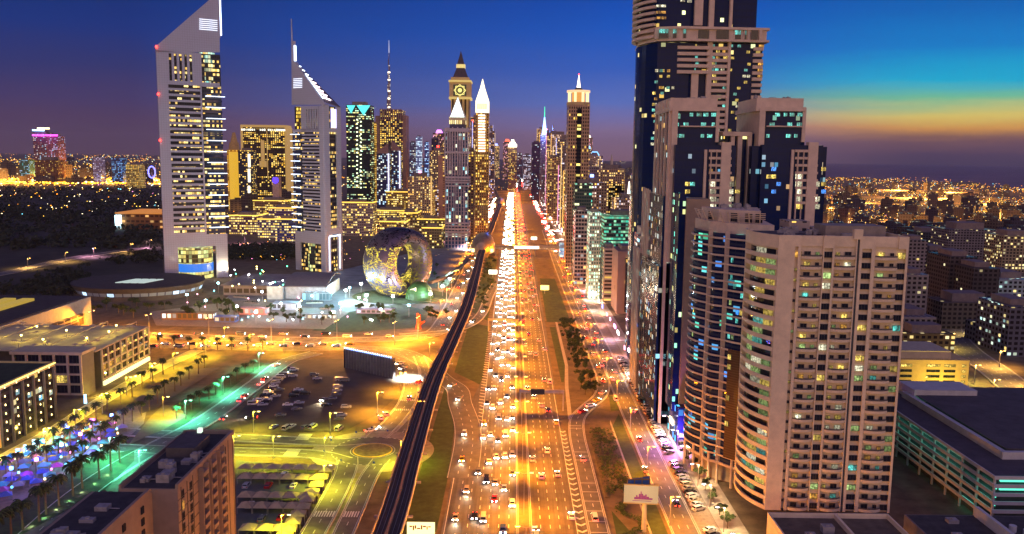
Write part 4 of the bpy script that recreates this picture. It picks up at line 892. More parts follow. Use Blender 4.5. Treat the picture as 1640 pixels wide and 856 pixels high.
# ------------------------------------------------------------------ ring-shaped museum with glowing script
def museum():
    t = thing('museum', 'silver egg-shaped ring museum covered in glowing calligraphy beside the viaduct', 'museum')
    c = Vector((-103, 776, 32)); th = R(-43); n = Vector((math.cos(th), math.sin(th), 0)); d = Vector((-n.y, n.x, 0))
    m, nn, l, b = base_mat('scripted_steel'); g = nn.new('ShaderNodeTexCoord')
    mp = nn.new('ShaderNodeMapping'); mp.inputs['Scale'].default_value = (.8, .8, 1.5); l.new(g.outputs['Object'], mp.inputs[0])
    def strokes(sc, th_, ds_):
        q = nn.new('ShaderNodeTexNoise'); q.inputs['Scale'].default_value = sc; q.inputs['Detail'].default_value = .6; q.inputs['Distortion'].default_value = ds_; l.new(mp.outputs[0], q.inputs['Vector'])
        return math_node(nn, l, 'LESS_THAN', math_node(nn, l, 'ABSOLUTE', math_node(nn, l, 'SUBTRACT', q.outputs['Fac'], .5)), th_)
    ln = math_node(nn, l, 'MAXIMUM', strokes(.085, .02, 2.2), strokes(.22, .028, 1.2))
    n2 = nn.new('ShaderNodeTexNoise'); n2.inputs['Scale'].default_value = .11; l.new(g.outputs['Object'], n2.inputs['Vector'])
    cut = math_node(nn, l, 'GREATER_THAN', n2.outputs['Fac'], .4); glyph = math_node(nn, l, 'MULTIPLY', ln, cut)
    l.new(math_node(nn, l, 'MULTIPLY_ADD', glyph, -.3, .42), b.inputs['Roughness'])
    mx = nn.new('ShaderNodeMix'); mx.data_type = 'RGBA'; l.new(glyph, mx.inputs[0]); mx.inputs[6].default_value = (.15, .115, .15, 1); mx.inputs[7].default_value = (.01, .01, .015, 1); l.new(mx.outputs[2], b.inputs['Base Color']); b.inputs['Metallic'].default_value = .75
    # some glyphs are lit from inside
    sx = nn.new('ShaderNodeSeparateXYZ'); l.new(g.outputs['Object'], sx.inputs[0])
    bandw = math_node(nn, l, 'LESS_THAN', math_node(nn, l, 'ABSOLUTE', math_node(nn, l, 'ADD', sx.outputs[2], 6)), 22)
    n3 = nn.new('ShaderNodeTexNoise'); n3.inputs['Scale'].default_value = .05; l.new(g.outputs['Object'], n3.inputs['Vector'])
    litm = math_node(nn, l, 'MULTIPLY', math_node(nn, l, 'MULTIPLY', math_node(nn, l, 'MULTIPLY', glyph, math_node(nn, l, 'MULTIPLY_ADD', math_node(nn, l, 'LESS_THAN', sx.outputs[0], 9.0), .82, .18)), bandw), math_node(nn, l, 'GREATER_THAN', n3.outputs['Fac'], .36))
    b.inputs['Emission Color'].default_value = (1, .78, .08, 1); l.new(math_node(nn, l, 'MULTIPLY', litm, 1.3), b.inputs['Emission Strength'])
    mb = MB(); NU, NV = 64, 32
    def pt(i, j):
        a = 2 * math.pi * i / NU; v = 2 * math.pi * j / NV
        sp_ = lambda q, e: math.copysign(abs(q) ** e, q)
        rad = 8.2 + 1.6 * math.cos(a + 2.6); cu, cz = 24 * math.cos(a), 24.5 * math.sin(a); r = sp_(math.cos(v), .75) * rad; w = sp_(math.sin(v), .75) * (16.5 - 2.5 * math.cos(a))
        return d * (cu + math.cos(a) * r) + n * w + Vector((0, 0, cz + math.sin(a) * r))
    for i in range(NU):
        for j in range(NV): mb.poly([pt(i, j), pt(i, j + 1), pt(i + 1, j + 1), pt(i + 1, j)])
    o = smooth(mb.build('ring_shell', m, t)); o.location = c
    mb = MB(); mb.cone((c.x, c.y), 46, 34, 0, .9, 40); smooth(mb.build('grass_mound', GRASS, t))
    gl = thing('garden_dome', 'green grass-covered dome building right of the ring museum', 'building')
    mb = MB()
    for j in range(8):
        for i in range(24):
            q = lambda i, j: (-84 + 13 * math.cos(6.2832 * i / 24) * math.cos(1.57 * j / 8), 762 + 17 * math.sin(6.2832 * i / 24) * math.cos(1.57 * j / 8), 16 * math.sin(1.57 * j / 8))
            mb.poly([q(i, j), q(i + 1, j), q(i + 1, j + 1), q(i, j + 1)])
    smooth(mb.build('shell', mat('green_panel', (.03, .09, .015), .6, .5, .15), gl))
    for i in range(5):
        mb = MB(); mb.box(-86 - i * 1.3, -85.4 - i * 1.3, 748 + i * 1.0, 748.5 + i, 9 - i * .6, 12.5 - i * .6); mb.build('light_slot', emis('slot', (1, .9, .6), 3), gl)
    for k, (x, y, z, pw, cl) in enumerate([(-128, 738, 3, 60000, (.65, .85, 1)), (-104, 733, 3, 50000, (.8, .9, 1)), (-150, 757, 4, 60000, (.5, .85, 1)), (-72, 742, 4, 50000, (.6, .75, 1)), (-142, 790, 5, 40000, (1, .75, .3)), (-64, 775, 6, 45000, (1, .7, .4)), (-60, 810, 8, 40000, (1, .6, .2))]):
        f = thing('floodlight', 'white floodlight mast on the ground around the ring museum, %s from the left' % nth(k), 'floodlight', 'floodlights around the museum', (x, y, 0))
        mb = MB(); mb.tube((0, 0, 0), (0, 0, z + 3), .2); mb.build('pole', POLE, f)
        mb = MB(); mb.box(-1.1, 1.1, -.8, .8, z + 3, z + 4.6); mb.build('lamp_head', emis('flood_glass', (.85, .95, 1), 30), f); lamp('flood', 'POINT', (0, 0, z + 5.3), pw, cl, f, .6)
museum()

# ------------------------------------------------------------------ far and middle towers
def curve_mid(Y):
    for i in range(len(far) - 1):
        if far[i].y <= Y < far[i + 1].y: return far[i].x + (far[i + 1].x - far[i].x) * (Y - far[i].y) / (far[i + 1].y - far[i].y)
    return 140
def tower(label, x0, x1, top, Y, depth, fm, cat='tower', name='tower', roofm=None, base=0, cap=True):
    t = thing(name, label, cat); a, b = DX(x0, top, Y), DX(x1, top, Y); z = a.z
    # place by the ground column so that the wall stands straight
    mb = MB(); mb.prism([(a.x, Y), (b.x, Y), (b.x, Y + depth), (a.x, Y + depth)], base, z); mb.build('wall', fm, t)
    if cap: mb = MB(); s_ = (b.x - a.x) * .22; mb.box(a.x + s_, b.x - s_, Y + depth * .2, Y + depth * .8, z, z + (b.x - a.x) * .1 + 2); mb.build('roof_housing', roofm or mat('roof_housing', (.2, .16, .15), .8), t)
    return t, a.x, b.x, z
GOLDL = dict(A=(1, .5, .04), B=(1, .75, .2)); COLD = dict(A=(.4, .7, 1), B=(1, .9, .6))
SANDW = (.4, .28, .18); BRN = (.22, .13, .09); MAU = (.25, .18, .2); NAVY = (.03, .04, .09)
# left cluster
t, a, b, z = tower('golden floodlit slim tower with rounded crown just right of the tall office tower', 363, 382, 240, 1900, 30, facade((.7, .45, .08), (.3, .2, .03), 4, 4, .5, .7, .75, st=.8, **GOLDL))
mb = MB(); p = DX(374, 240, 1895); mb.cone((p.x, 1900), 12, 10, z, z + 16, 16); mb.cone((p.x, 1900), 8, 3, z + 16, z + 38, 16); mb.build('crown', mat('gold_crown', (.5, .33, .1), .5), t)
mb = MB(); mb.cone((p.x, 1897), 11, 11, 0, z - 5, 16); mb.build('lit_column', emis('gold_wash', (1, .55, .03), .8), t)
t, a, b, z = tower('dark tower with four bright vertical light strips on its corner', 381, 404, 241, 1850, 30, facade((.05, .05, .07), (.02, .02, .04), 4, 4, .6, .5, .3, **GOLDL))
for y0, y1 in ((247, 268), (271, 292), (298, 312), (316, 330)): p = DX(397, y0, 1848); mb = MB(); mb.box(p.x, p.x + 4.5, 1847, 1849.5, DX(397, y1, 1848).z, p.z); mb.build('light_strip', emis('warm_strip', (1, .85, .6), 3), t)
t, a, b, z = tower('broad gold-lit hotel slab outlined by a pale frame behind the two grey towers', 387, 457, 204, 2100, 45, facade((.09, .06, .04), (.03, .025, .02), 5, 4.3, .6, .6, .42, st=1.6, fv=.9, **GOLDL), cap=False)
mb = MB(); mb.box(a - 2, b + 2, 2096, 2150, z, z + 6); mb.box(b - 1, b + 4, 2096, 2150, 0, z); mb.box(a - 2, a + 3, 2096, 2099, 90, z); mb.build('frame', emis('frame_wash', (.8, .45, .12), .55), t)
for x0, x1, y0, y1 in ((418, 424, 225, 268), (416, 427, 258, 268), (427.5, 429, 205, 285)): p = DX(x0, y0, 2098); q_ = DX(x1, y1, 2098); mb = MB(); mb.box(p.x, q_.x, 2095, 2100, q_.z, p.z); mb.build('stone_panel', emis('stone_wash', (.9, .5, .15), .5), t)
mb = MB(); mb.box(a, b, 2094, 2099.5, z - 8, z - 4); mb.build('light_row', facade((.05, .04, .03), (.1, .1, .1), 5, 50, .6, 1, .95, (1, .9, .6), (1, 1, .9), 3), t)
t, a, b, z = tower('pale slab with a round blue sign at the top behind the hotel tower', 436, 446, 284, 1750, 20, mat('pale_wall', (.6, .42, .3), .8), cap=False)
mb = MB(); p = DX(441, 289, 1748); mb.cone((0, 0), 6, 6, -.5, .5, 20); o = mb.build('round_sign', emis('blue_disc', (.05, .02, 1), 4), t); o.location = p; o.rotation_euler.x = math.pi / 2
t, a, b, z = tower('dim blue-violet tower peeping out left of the hotel tower', 457, 470, 211, 2150, 30, facade((.1, .1, .22), NAVY, 4, 4, .6, .5, .22, **COLD))
t, a, b, z = tower('dark glass tower with teal triangular crown lights and a dotted light line', 554, 593, 168, 1900, 50, facade((.02, .025, .03), (.015, .02, .03), 4, 4.2, .9, .5, .22, (1, .7, .15), (.5, 1, .7), 1.5, 1.6))
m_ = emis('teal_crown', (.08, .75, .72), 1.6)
for x0, x1 in ((555, 569), (571, 593)):
    p0, p1 = DX(x0, 169, 1898), DX(x1, 169, 1898); pm_ = DX((x0 + x1) / 2, 182 if x0 < 560 else 185, 1898); mb = MB(); F_ = Face(p0.x, 1898, p1.x, 1898); fpoly(mb, F_, [(0, p0.z), (F_.len / 2, pm_.z), (F_.len, p1.z)], -1, .6); mb.build('crown_light', m_, t)
for i in range(34): p = DX(572 + (i % 2) * 6, 192 + i * 3.3, 1898); mb = MB(); mb.box(p.x - 1.4, p.x + 1.4, 1896.6, 1898.5, p.z - 1.4, p.z + 1.4); mb.build('light_dot', emis('dotlight', (.9, 1, .6), 3), t)
t, a, b, z = tower('narrow golden floodlit tower squeezed right of the teal crowned tower', 595, 601, 197, 1950, 20, facade((.6, .4, .05), (.5, .3, .03), 3, 5, .6, .5, .9, st=1.2, **GOLDL))
t, a, b, z = tower('broad brown tower with dense amber windows and plain side slabs', 608, 644, 176, 2000, 60, facade((.10, .07, .08), (.03, .02, .03), 5, 4.5, .55, .6, .5, st=1.5, **GOLDL), cap=False)
mb = MB(); mb.box(DX(601, 185, 2000).x, a, 2002, 2055, 0, z - 14); mb.box(b, DX(650, 185, 2000).x, 2002, 2055, 0, z - 12); mb.build('side_slab', mat('brown_slab', (.30, .18, .15), .8, .15, .03), t)
for i in range(11): x = a + (b - a) * (i + .1) / 11; mb = MB(); mb.box(x, x + (b - a) * .05, 1998, 2002, z - 24, z + 2); mb.build('crown_fin', mat('brown_slab', (.30, .18, .15)), t)
for x0, x1, y in ((603, 622, 246), (627, 640, 242)):
    t, a, b, z = tower('violet-blue office block with slanted roof and white corner light, %s of a pair' % ('left' if x0 < 610 else 'right'), x0, x1, y, 1800, 30, facade((.05, .05, .12), (.03, .03, .09), 4, 4, .7, .6, .35, **COLD), cap=False)
    mb = MB(); F_ = Face(a, 1799, b, 1799); fpoly(mb, F_, [(0, z), (F_.len, z), (F_.len, z + 22 if x0 < 610 else z + 3), (0, z + 3 if x0 < 610 else z + 22)], -28, 0); mb.build('slanted_roof', mat('brown_slab', (.30, .18, .15)), t)
    mb = MB(); mb.box(b - 1, b + 1.5, 1797, 1800, 0, z); mb.build('corner_light', emis('violet_line', (.75, .7, 1), 1.6), t)
# supertall
t = thing('supertall_spire', 'extremely tall thin stepped skyscraper tapering to a needle, far behind the brown tower', 'skyscraper')
YB = 4700; px_ = 623
segs = [(300, 196, 8.2), (196, 172, 7.2), (172, 158, 6.2), (158, 146, 5.4), (146, 135, 4.7), (135, 125, 4.0), (125, 116, 3.4), (116, 105, 2.6), (105, 95, 1.9), (95, 85, 1.2)]
for i, (y0, y1, w) in enumerate(segs):
    mb = MB(); hw = w * YB / FPX / 2; xo = DX(px_ + (.5 if i % 2 else -.4), 160, YB).x; mb.prism([(xo + hw * math.cos(a_ * math.pi / 3), YB + hw * math.sin(a_ * math.pi / 3)) for a_ in range(6)], max(0, ZAT(y0, YB, px_)), ZAT(y1, YB, px_)); mb.build('tier', facade((.22, .17, .22), (.1, .08, .12), 9, 9, .8, .5, .28, (1, .8, .5), (1, 1, .9), 1.3, 1.0), t)
for y in (172, 158, 146, 128, 116): mb = MB(); p = DX(px_, y, YB - 14); mb.cone((p.x, p.y), 7, 7, p.z - 4, p.z + 3, 8); mb.build('terrace_light', emis('tier_light', (1, .85, .6), 3), t)
mb = MB(); p = DX(px_, 85, YB); mb.tube((p.x, YB, p.z), (p.x, YB, ZAT(65, YB, px_)), 2.4, 1.0); mb.build('needle', emis('needle_glow', (.8, .8, 1), .9), t)
# blue tower with glowing pyramid, in front
t, a, b, z = tower('blue glass tower with arcaded stone crown and glowing white pyramid top', 713, 749, 214, 1190, 34, facade((.40, .33, .40), (.02, .06, .16), 4.6, 5.2, .62, .8, .16, (.2, .8, 1), (1, .8, .3), 1.5, .6), cap=False)
STN = mat('lilac_stone', (.5, .42, .45), .8, .15, .1)
for y0, y1 in ((206, 211), (243, 246), (283, 286), (288, 290), (292, 294), (297, 299), (357, 359), (361.5, 363), (366, 368), (371, 373), (376, 378)):
    p0, p1 = DX(713, y1, 1188), DX(750, y0, 1188); mb = MB(); mb.box(p0.x, p1.x + 1.5, 1186.5, 1225, p0.z, p1.z); mb.build('stone_course', STN, t)
n_ = 9; pw = (b - a) / n_
for i in range(n_ + 1): x = a + pw * i; mb = MB(); mb.box(x - .8, x + .8, 1187, 1190, ZAT(281, 1190, 730), ZAT(204 if i % 2 else 206, 1190, 730)); mb.build('pilaster', STN, t)
for i in range(8): x = a + pw * (i + .5); mb = MB(); mb.box(x - .5, x + .5, 1187, 1190, ZAT(357, 1190, 730), ZAT(299, 1190, 730)); mb.build('mullion', STN, t)
xa, xb = DX(720, 200, 1190).x, DX(744, 200, 1190).x; mb = MB(); mb.box(xa, xb, 1192, 1192 + (xb - xa), z, ZAT(198, 1190, 730)); mb.build('crown_block', mat('navy_wall', (.05, .05, .12), .6), t)
mb = MB(); mb.prism([(xa - 1, 1191), (xb + 1, 1191), (xb + 1, 1216), (xa - 1, 1216)], ZAT(199, 1190, 730), ZAT(188, 1190, 730)); mb.build('lit_loggia', facade((.7, .6, .35), (.2, .13, .04), 2.6, 12, .5, .7, .95, (1, .7, .15), (1, .85, .4), 2.0), t)
cx_ = (xa + xb) / 2; mb = MB(); mb.cone((cx_, 1204), 14.5, .4, ZAT(188, 1190, 730), ZAT(155, 1190, 732), 4, ph=math.pi / 4); mb.build('glowing_pyramid', emis('pyramid_glow', (.85, 1, .9), 2.2), t)
mb = MB()
for k in range(4):
    a_ = math.pi / 4 + k * math.pi / 2; mb.tube((cx_ + 14.9 * math.cos(a_), 1204 + 14.9 * math.sin(a_), ZAT(188, 1190, 730)), (cx_, 1204, ZAT(154, 1190, 732)), .7, .3)
mb.build('pyramid_edge', STN, t)
t, a, b, z = tower('narrow brown flank tower directly right of the blue pyramid tower', 750, 760, 240, 1240, 40, facade(BRN, (.03, .02, .02), 4, 4, .5, .5, .2, **GOLDL))
# clock tower
YC = 1450
GST = mat('gold_stone', (.62, .46, .2), .75, .15, .05)
t, a, b, z = tower('gold-lit stone tower with large star clock face and steep dark belfry roof', 722, 752, 158, YC, 38, facade((.62, .45, .18), (.05, .04, .02), 7, 120, .45, .88, .0, rough=.8), name='clock_tower', cap=False)
def cb(mb, x0, x1, y0, y1, d0=-1, d1=38): p0, p1 = DX(x0, y1, YC), DX(x1, y0, YC); mb.box(p0.x, p1.x, YC + d0, YC + d1, p0.z, p1.z); return mb
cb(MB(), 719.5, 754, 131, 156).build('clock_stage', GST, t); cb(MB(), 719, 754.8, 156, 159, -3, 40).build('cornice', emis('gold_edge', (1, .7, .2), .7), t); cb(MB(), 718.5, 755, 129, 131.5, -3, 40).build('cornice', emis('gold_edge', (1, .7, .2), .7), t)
cb(MB(), 726, 747, 136, 154, -1.6, -1).build('clock_panel', mat('clock_panel', (.08, .1, .05), .6), t)
mb = MB(); p = DX(736.5, 145, YC - 2.2)
for k in range(2):
    for i in range(4):
        a0 = math.pi / 4 * (k + 2 * i) + math.pi / 4; a1 = a0 + math.pi / 2; mb.tube((p.x + 10 * math.cos(a0), YC - 2.2, p.z + 9.5 * math.sin(a0)), (p.x + 10 * math.cos(a1), YC - 2.2, p.z + 9.5 * math.sin(a1)), .6)
mb.tube((p.x, YC - 1.7, p.z), (p.x, YC - 2.8, p.z), 3.6, 3.6, 14); mb.build('clock_star', emis('clock_lines', (1, .85, .25), 1.3), t)
cb(MB(), 722, 751, 124, 129.5, 1, 36).build('belfry_base', GST, t)
dr = mat('dark_slate_roof', (.07, .05, .05), .6); pc = DX(737, 120, YC); zz_ = lambda y: ZAT(y, YC, 737)
mb = MB(); mb.cone((pc.x, YC + 18), 18, 9.5, zz_(124), zz_(108), 4, ph=math.pi / 4); mb.build('lower_roof', dr, t)
mb = MB(); mb.cone((pc.x, YC + 18), 10.5, 10.5, zz_(108), zz_(102), 4, ph=math.pi / 4); mb.build('lantern', emis('gold_lantern', (1, .75, .25), .9), t)
mb = MB(); mb.cone((pc.x, YC + 18), 8.5, .3, zz_(102), zz_(80), 4, ph=math.pi / 4); mb.build('spire', dr, t)
# tower with white flame-like crown
t, a, b, z = tower('slim tower with brilliant white pointed crown and stacked light bars down its face', 762, 783, 181, 1340, 36, facade((.45, .26, .08), (.06, .04, .02), 3.4, 4, .5, .6, .4, st=1.5, **GOLDL), cap=False)
p = DX(772, 181, 1340); zc = lambda y: ZAT(y, 1358, 772)
cm = facade((1, .8, .5), (.7, .5, .3), 3.4, 60, .35, .45, 0.0)
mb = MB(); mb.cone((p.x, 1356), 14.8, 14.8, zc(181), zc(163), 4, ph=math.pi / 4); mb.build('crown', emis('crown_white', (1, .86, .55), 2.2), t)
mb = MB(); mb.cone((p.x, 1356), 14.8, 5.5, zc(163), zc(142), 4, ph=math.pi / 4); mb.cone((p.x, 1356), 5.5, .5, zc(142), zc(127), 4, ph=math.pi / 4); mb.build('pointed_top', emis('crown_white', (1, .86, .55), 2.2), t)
for i in range(5): mb = MB(); q_ = DX(765.5 + i * 3.2, 172, 1344); mb.box(q_.x - .7, q_.x + .7, 1343.5, 1345.2, zc(176), zc(167)); mb.build('crown_opening', mat('crown_opening', (.2, .1, .04), .7), t)
for i in range(14): y = 184 + i * 4.4; p0, p1 = DX(766, y + 2.2, 1338.5), DX(777, y, 1338.5); mb = MB(); mb.box(p0.x, p1.x, 1337.5, 1339.8, p0.z, p1.z); mb.build('light_bar', emis('pink_bar', (1, .75, .6), 2.4), t)
# right round-crowned tower
t, a, b, z = tower('brown grid tower with pillared glowing rotunda crown, right of the highway', 911, 945, 168, 1000, 36, facade((.42, .27, .17), (.03, .02, .02), 2.7, 4.1, .55, .6, .06, (1, .55, .08), (1, .7, .1), 1.6), cap=False)
mb = MB(); xm = (DX(924, 200, 1000).x, DX(931, 200, 1000).x); mb.box(xm[0], xm[1], 998.8, 1000.5, 0, z - 4); mb.build('glass_seam', facade((.02, .02, .02), (.01, .01, .02), 5, 4.1, .9, .6, .25, (1, .6, .1), (1, .8, .2), 1.6), t)
cx_, cy_ = (a + b) / 2, 1018; zq = lambda y: ZAT(y, 1000, 928)
mb = MB(); mb.cone((cx_, cy_), 14.5, 14.5, zq(168), zq(163), 8, ph=math.pi / 8); mb.build('crown_base', GST, t)
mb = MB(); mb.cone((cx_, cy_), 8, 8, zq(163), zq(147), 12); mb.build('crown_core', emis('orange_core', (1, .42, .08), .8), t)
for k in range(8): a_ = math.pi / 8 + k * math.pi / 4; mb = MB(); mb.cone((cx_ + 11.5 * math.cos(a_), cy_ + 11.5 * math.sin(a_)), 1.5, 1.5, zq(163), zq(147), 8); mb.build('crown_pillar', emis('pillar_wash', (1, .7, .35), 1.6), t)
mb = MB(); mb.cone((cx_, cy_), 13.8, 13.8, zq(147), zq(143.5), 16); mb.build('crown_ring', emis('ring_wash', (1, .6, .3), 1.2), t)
mb = MB(); mb.cone((cx_, cy_), 6, 3, zq(143.5), zq(139), 12); mb.build('spire_base', dr, t)
mb = MB(); mb.cone((cx_, cy_), 2.4, .3, zq(139), zq(118), 8); mb.build('spire', emis('spire_white', (1, .8, .6), 3), t)
mb = MB(); mb.cone((cx_, cy_), .7, .7, zq(118), zq(116.5), 8); mb.build('beacon', RED, t)
# blue spire tower
t, a, b, z = tower('slim far tower with electric blue floodlit spire and green tip', 866, 878, 216, 2300, 30, facade((.3, .2, .18), (.04, .03, .06), 4, 4.2, .5, .5, .25, **COLD), cap=False)
cx_ = (a + b) / 2; zq = lambda y: ZAT(y, 2310, 871)
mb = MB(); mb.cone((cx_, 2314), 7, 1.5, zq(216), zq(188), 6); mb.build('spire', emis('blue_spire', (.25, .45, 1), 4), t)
mb = MB(); mb.tube((cx_, 2314, zq(188)), (cx_, 2314, zq(171)), 1.3, .8); mb.build('mast', emis('green_mast', (.05, 1, .4), 1.5), t)
lamp('spire_glow', 'POINT', (cx_, 2290, zq(205)), 900000, (.1, .2, 1), t, 3)
# listed towers: (label, x0, x1, top, Y, depth, facade)
LT = [
 ('brown tower with white glowing top stage in the far distance', 814, 828, 233, 3000, 40, facade(BRN, MAU, 5, 5, .5, .5, .4, **GOLDL)),
 ('plain violet tower right of the far white-topped one', 829, 836, 246, 3000, 30, facade((.16, .1, .15), NAVY, 5, 5, .5, .5, .15, **COLD)),
 ('far tower with bright bluish white rooftop lights near the road bend', 838, 851, 248, 3200, 40, facade((.22, .16, .2), NAVY, 5, 5, .6, .5, .5, (.6, .7, 1), (1, .8, .8))),
 ('dark purple twin-topped tower left of the blue spire', 852, 866, 228, 2500, 40, facade((.10, .06, .12), (.05, .03, .09), 4, 5, .6, .5, .1, **COLD)),
 ('stepped sand-coloured tower with blue-lit flat top beyond the blue spire', 878, 898, 252, 1700, 40, facade((.45, .3, .16), (.06, .04, .03), 4, 4.2, .6, .5, .4, st=1.2, **GOLDL)),
 ('dim grey-green office block with teal windows in front of the rotunda tower', 921, 949, 294, 940, 30, facade((.10, .12, .10), (.02, .05, .05), 2.6, 3.8, .85, .6, .10, (.1, .8, .6), (1, .8, .3))),
 ('dark tower with white floor lines at the foot of the rotunda tower', 922, 944, 338, 860, 30, facade((.42, .33, .28), (.02, .02, .03), 3, 4, .85, .62, .22, (1, .5, .1), (.2, .7, 1))),
 ('slim white-lit slab with sparkling teal glass side', 945, 963, 341, 772, 26, facade((.5, .55, .4), (.1, .2, .16), 2.2, 3.2, .6, .6, .6, (.3, 1, .75), (1, .95, .6), 1.6)),
 ('cream grid hotel block beyond the teal-lit offices', 975, 1026, 295, 1500, 50, facade((.55, .45, .32), (.07, .06, .05), 3.6, 45, .55, .85, .0)),
 ('office block with rows of teal-lit floors between white end walls', 968, 1026, 346, 1060, 40, facade((.16, .2, .16), (.02, .07, .06), 3, 4.4, .95, .6, .7, (.05, .7, .45), (.4, .9, .5), .9)),
 ('white apartment block with slanted balcony bands beside the dark fronted tower', 968, 988, 398, 760, 30, facade((.5, .38, .3), (.05, .04, .04), 8, 3.4, .8, .5, .1, **GOLDL)),
 ('pink-brown tower with recessed dark glass front and a few lit windows', 990, 1024, 403, 700, 40, facade((.36, .24, .2), (.36, .24, .2), 40, 40, .1, .1, 0)),
 ('salmon blank-sided tower left of the blue pyramid tower', 702, 712, 249, 1500, 30, facade((.62, .34, .24), (.3, .15, .1), 20, 4, .2, .4, .3, **GOLDL)),
 ('dark tower with red beacons behind the salmon tower', 691, 702, 222, 2600, 30, facade((.07, .05, .07), (.04, .03, .05), 5, 5, .5, .5, .12, **GOLDL)),
 ('bright blue-white glass tower in the gap behind the brown tower', 666, 675, 219, 2800, 30, facade((.3, .4, .6), (.3, .45, .7), 5, 5, .8, .6, .7, (.5, .8, 1), (.8, .9, 1), 1.2)),
 ('grey-violet tower left of the bright blue-white glass one', 656, 665, 228, 2850, 30, facade((.2, .16, .25), NAVY, 5, 5, .6, .5, .3, **COLD)),
 ('slim tower with a curved blue light ribbon', 680, 686, 228, 2700, 25, facade((.12, .12, .3), (.1, .2, .5), 4, 5, .8, .5, .6, (.2, .5, 1), (.6, .8, 1), 1.6)),
 ('purple-topped tower, taller of the far twins on the left horizon', 52, 73, 212, 3600, 60, facade((.10, .06, .12), (.05, .04, .09), 6, 6, .7, .5, .3, (.8, .5, .3), (.3, .7, 1), 1.0)),
 ('purple-topped tower, lower of the far twins on the left horizon', 73, 92, 218, 3600, 60, facade((.16, .08, .16), (.08, .05, .1), 6, 6, .7, .5, .25, (.8, .4, .8), (.3, .7, 1), 1.0)),
 ('wide brown hotel block in front of the far twin towers', 55, 92, 256, 3300, 60, facade((.16, .08, .05), (.05, .03, .02), 6, 6, .5, .5, .3, st=.9, **GOLDL)),
 ('teal-topped glass block left of the far twin towers', 30, 46, 256, 3500, 50, facade((.03, .08, .1), (.02, .06, .07), 6, 6, .7, .5, .4, (.1, .7, .8), (.5, .6, 1), .9)),
 ('pale white-blue slab near the left horizon', 148, 160, 252, 3300, 40, facade((.35, .3, .4), (.2, .2, .4), 6, 6, .6, .5, .5, (.5, .5, 1), (.9, .8, .7), .9)),
 ('blue-lit block near the left horizon right of the pale slab', 178, 196, 254, 3400, 40, facade((.05, .08, .2), (.04, .08, .2), 6, 6, .7, .5, .5, (.1, .3, 1), (.3, .7, 1), .9)),
 ('yellow-lit flat block close to the tall office tower', 201, 222, 264, 3000, 50, facade((.5, .4, .12), (.3, .22, .05), 6, 6, .6, .5, .7, st=.9, **GOLDL)),
 ('violet block far behind the service road', 953, 980, 266, 2600, 60, facade((.12, .06, .16), (.06, .04, .1), 5, 5, .5, .5, .1, **COLD)),
]
for r_ in LT: tower(*r_)
t = thing('office_tower', 'recessed dark glass front panel tower beside a brown portal frame', 'tower')
mb = MB(); mb.box(DX(1001, 460, 698).x, DX(1023, 460, 698).x, 697.5, 699.9, DX(1001, 500, 698).z, DX(1001, 413, 698).z); mb.build('wall', facade((.06, .05, .06), (.03, .025, .04), 2.4, 3.6, .8, .7, .09, (1, .6, .1), (1, .7, .2), 1.4), t)
# golden mid-rise quarter behind the museum
GB = [('gold-roofed long hotel block behind the museum', 618, 690, 308, 1600, 90, .34), ('stepped golden office block left behind the museum, upper one', 640, 668, 342, 1330, 60, .45), ('stepped golden office block left behind the museum, lower one', 608, 650, 356, 1200, 45, .5),
      ('pale office with floodlit blank wall beneath the teal crowned tower', 548, 597, 325, 1350, 40, .4), ('flat roofed long office with yellow ribbon windows', 592, 662, 338, 1480, 60, .7), ('olive office block right behind the museum', 668, 712, 352, 1320, 40, .3),
      ('small olive block closest behind the museum ring', 676, 708, 366, 1180, 30, .3), ('violet-lit office block between the two grey towers', 430, 470, 334, 1500, 50, .5), ('pink-lit hotel block right of the tall office tower', 366, 412, 346, 1350, 60, .6),
      ('lavender block with bright ground floor between the grey towers', 412, 440, 352, 1300, 40, .5), ('low gold-lit pavilion roof among the towers', 405, 460, 322, 1700, 80, .5), ('small blue glass block low between the grey towers', 440, 474, 352, 1250, 30, .5)]
for k, (lab, x0, x1, y, Y, dp, lt) in enumerate(GB):
    wall = [(.45, .32, .12), (.35, .25, .1), (.4, .28, .12), (.45, .35, .28), (.2, .17, .1), (.2, .18, .08), (.25, .2, .1), (.25, .18, .3), (.3, .18, .2), (.35, .3, .4), (.4, .25, .1), (.1, .12, .25)][k]
    t, a, b, z = tower(lab, x0, x1, y, Y, dp, facade(wall, tuple(c * .3 for c in wall), 3.4, 4, .75, .5, lt, (1, .6, .06), (1, .8, .3), 1.6), 'building', 'office_block', cap=False)
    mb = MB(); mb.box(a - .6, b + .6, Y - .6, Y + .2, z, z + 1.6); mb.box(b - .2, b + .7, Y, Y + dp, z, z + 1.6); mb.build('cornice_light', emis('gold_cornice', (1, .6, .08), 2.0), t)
    mb = MB(); mb.box(a + (b - a) * .2, b - (b - a) * .3, Y + dp * .3, Y + dp * .7, z, z + 5); mb.build('roof_housing', mat('roof_housing', (.2, .16, .15), .8), t)
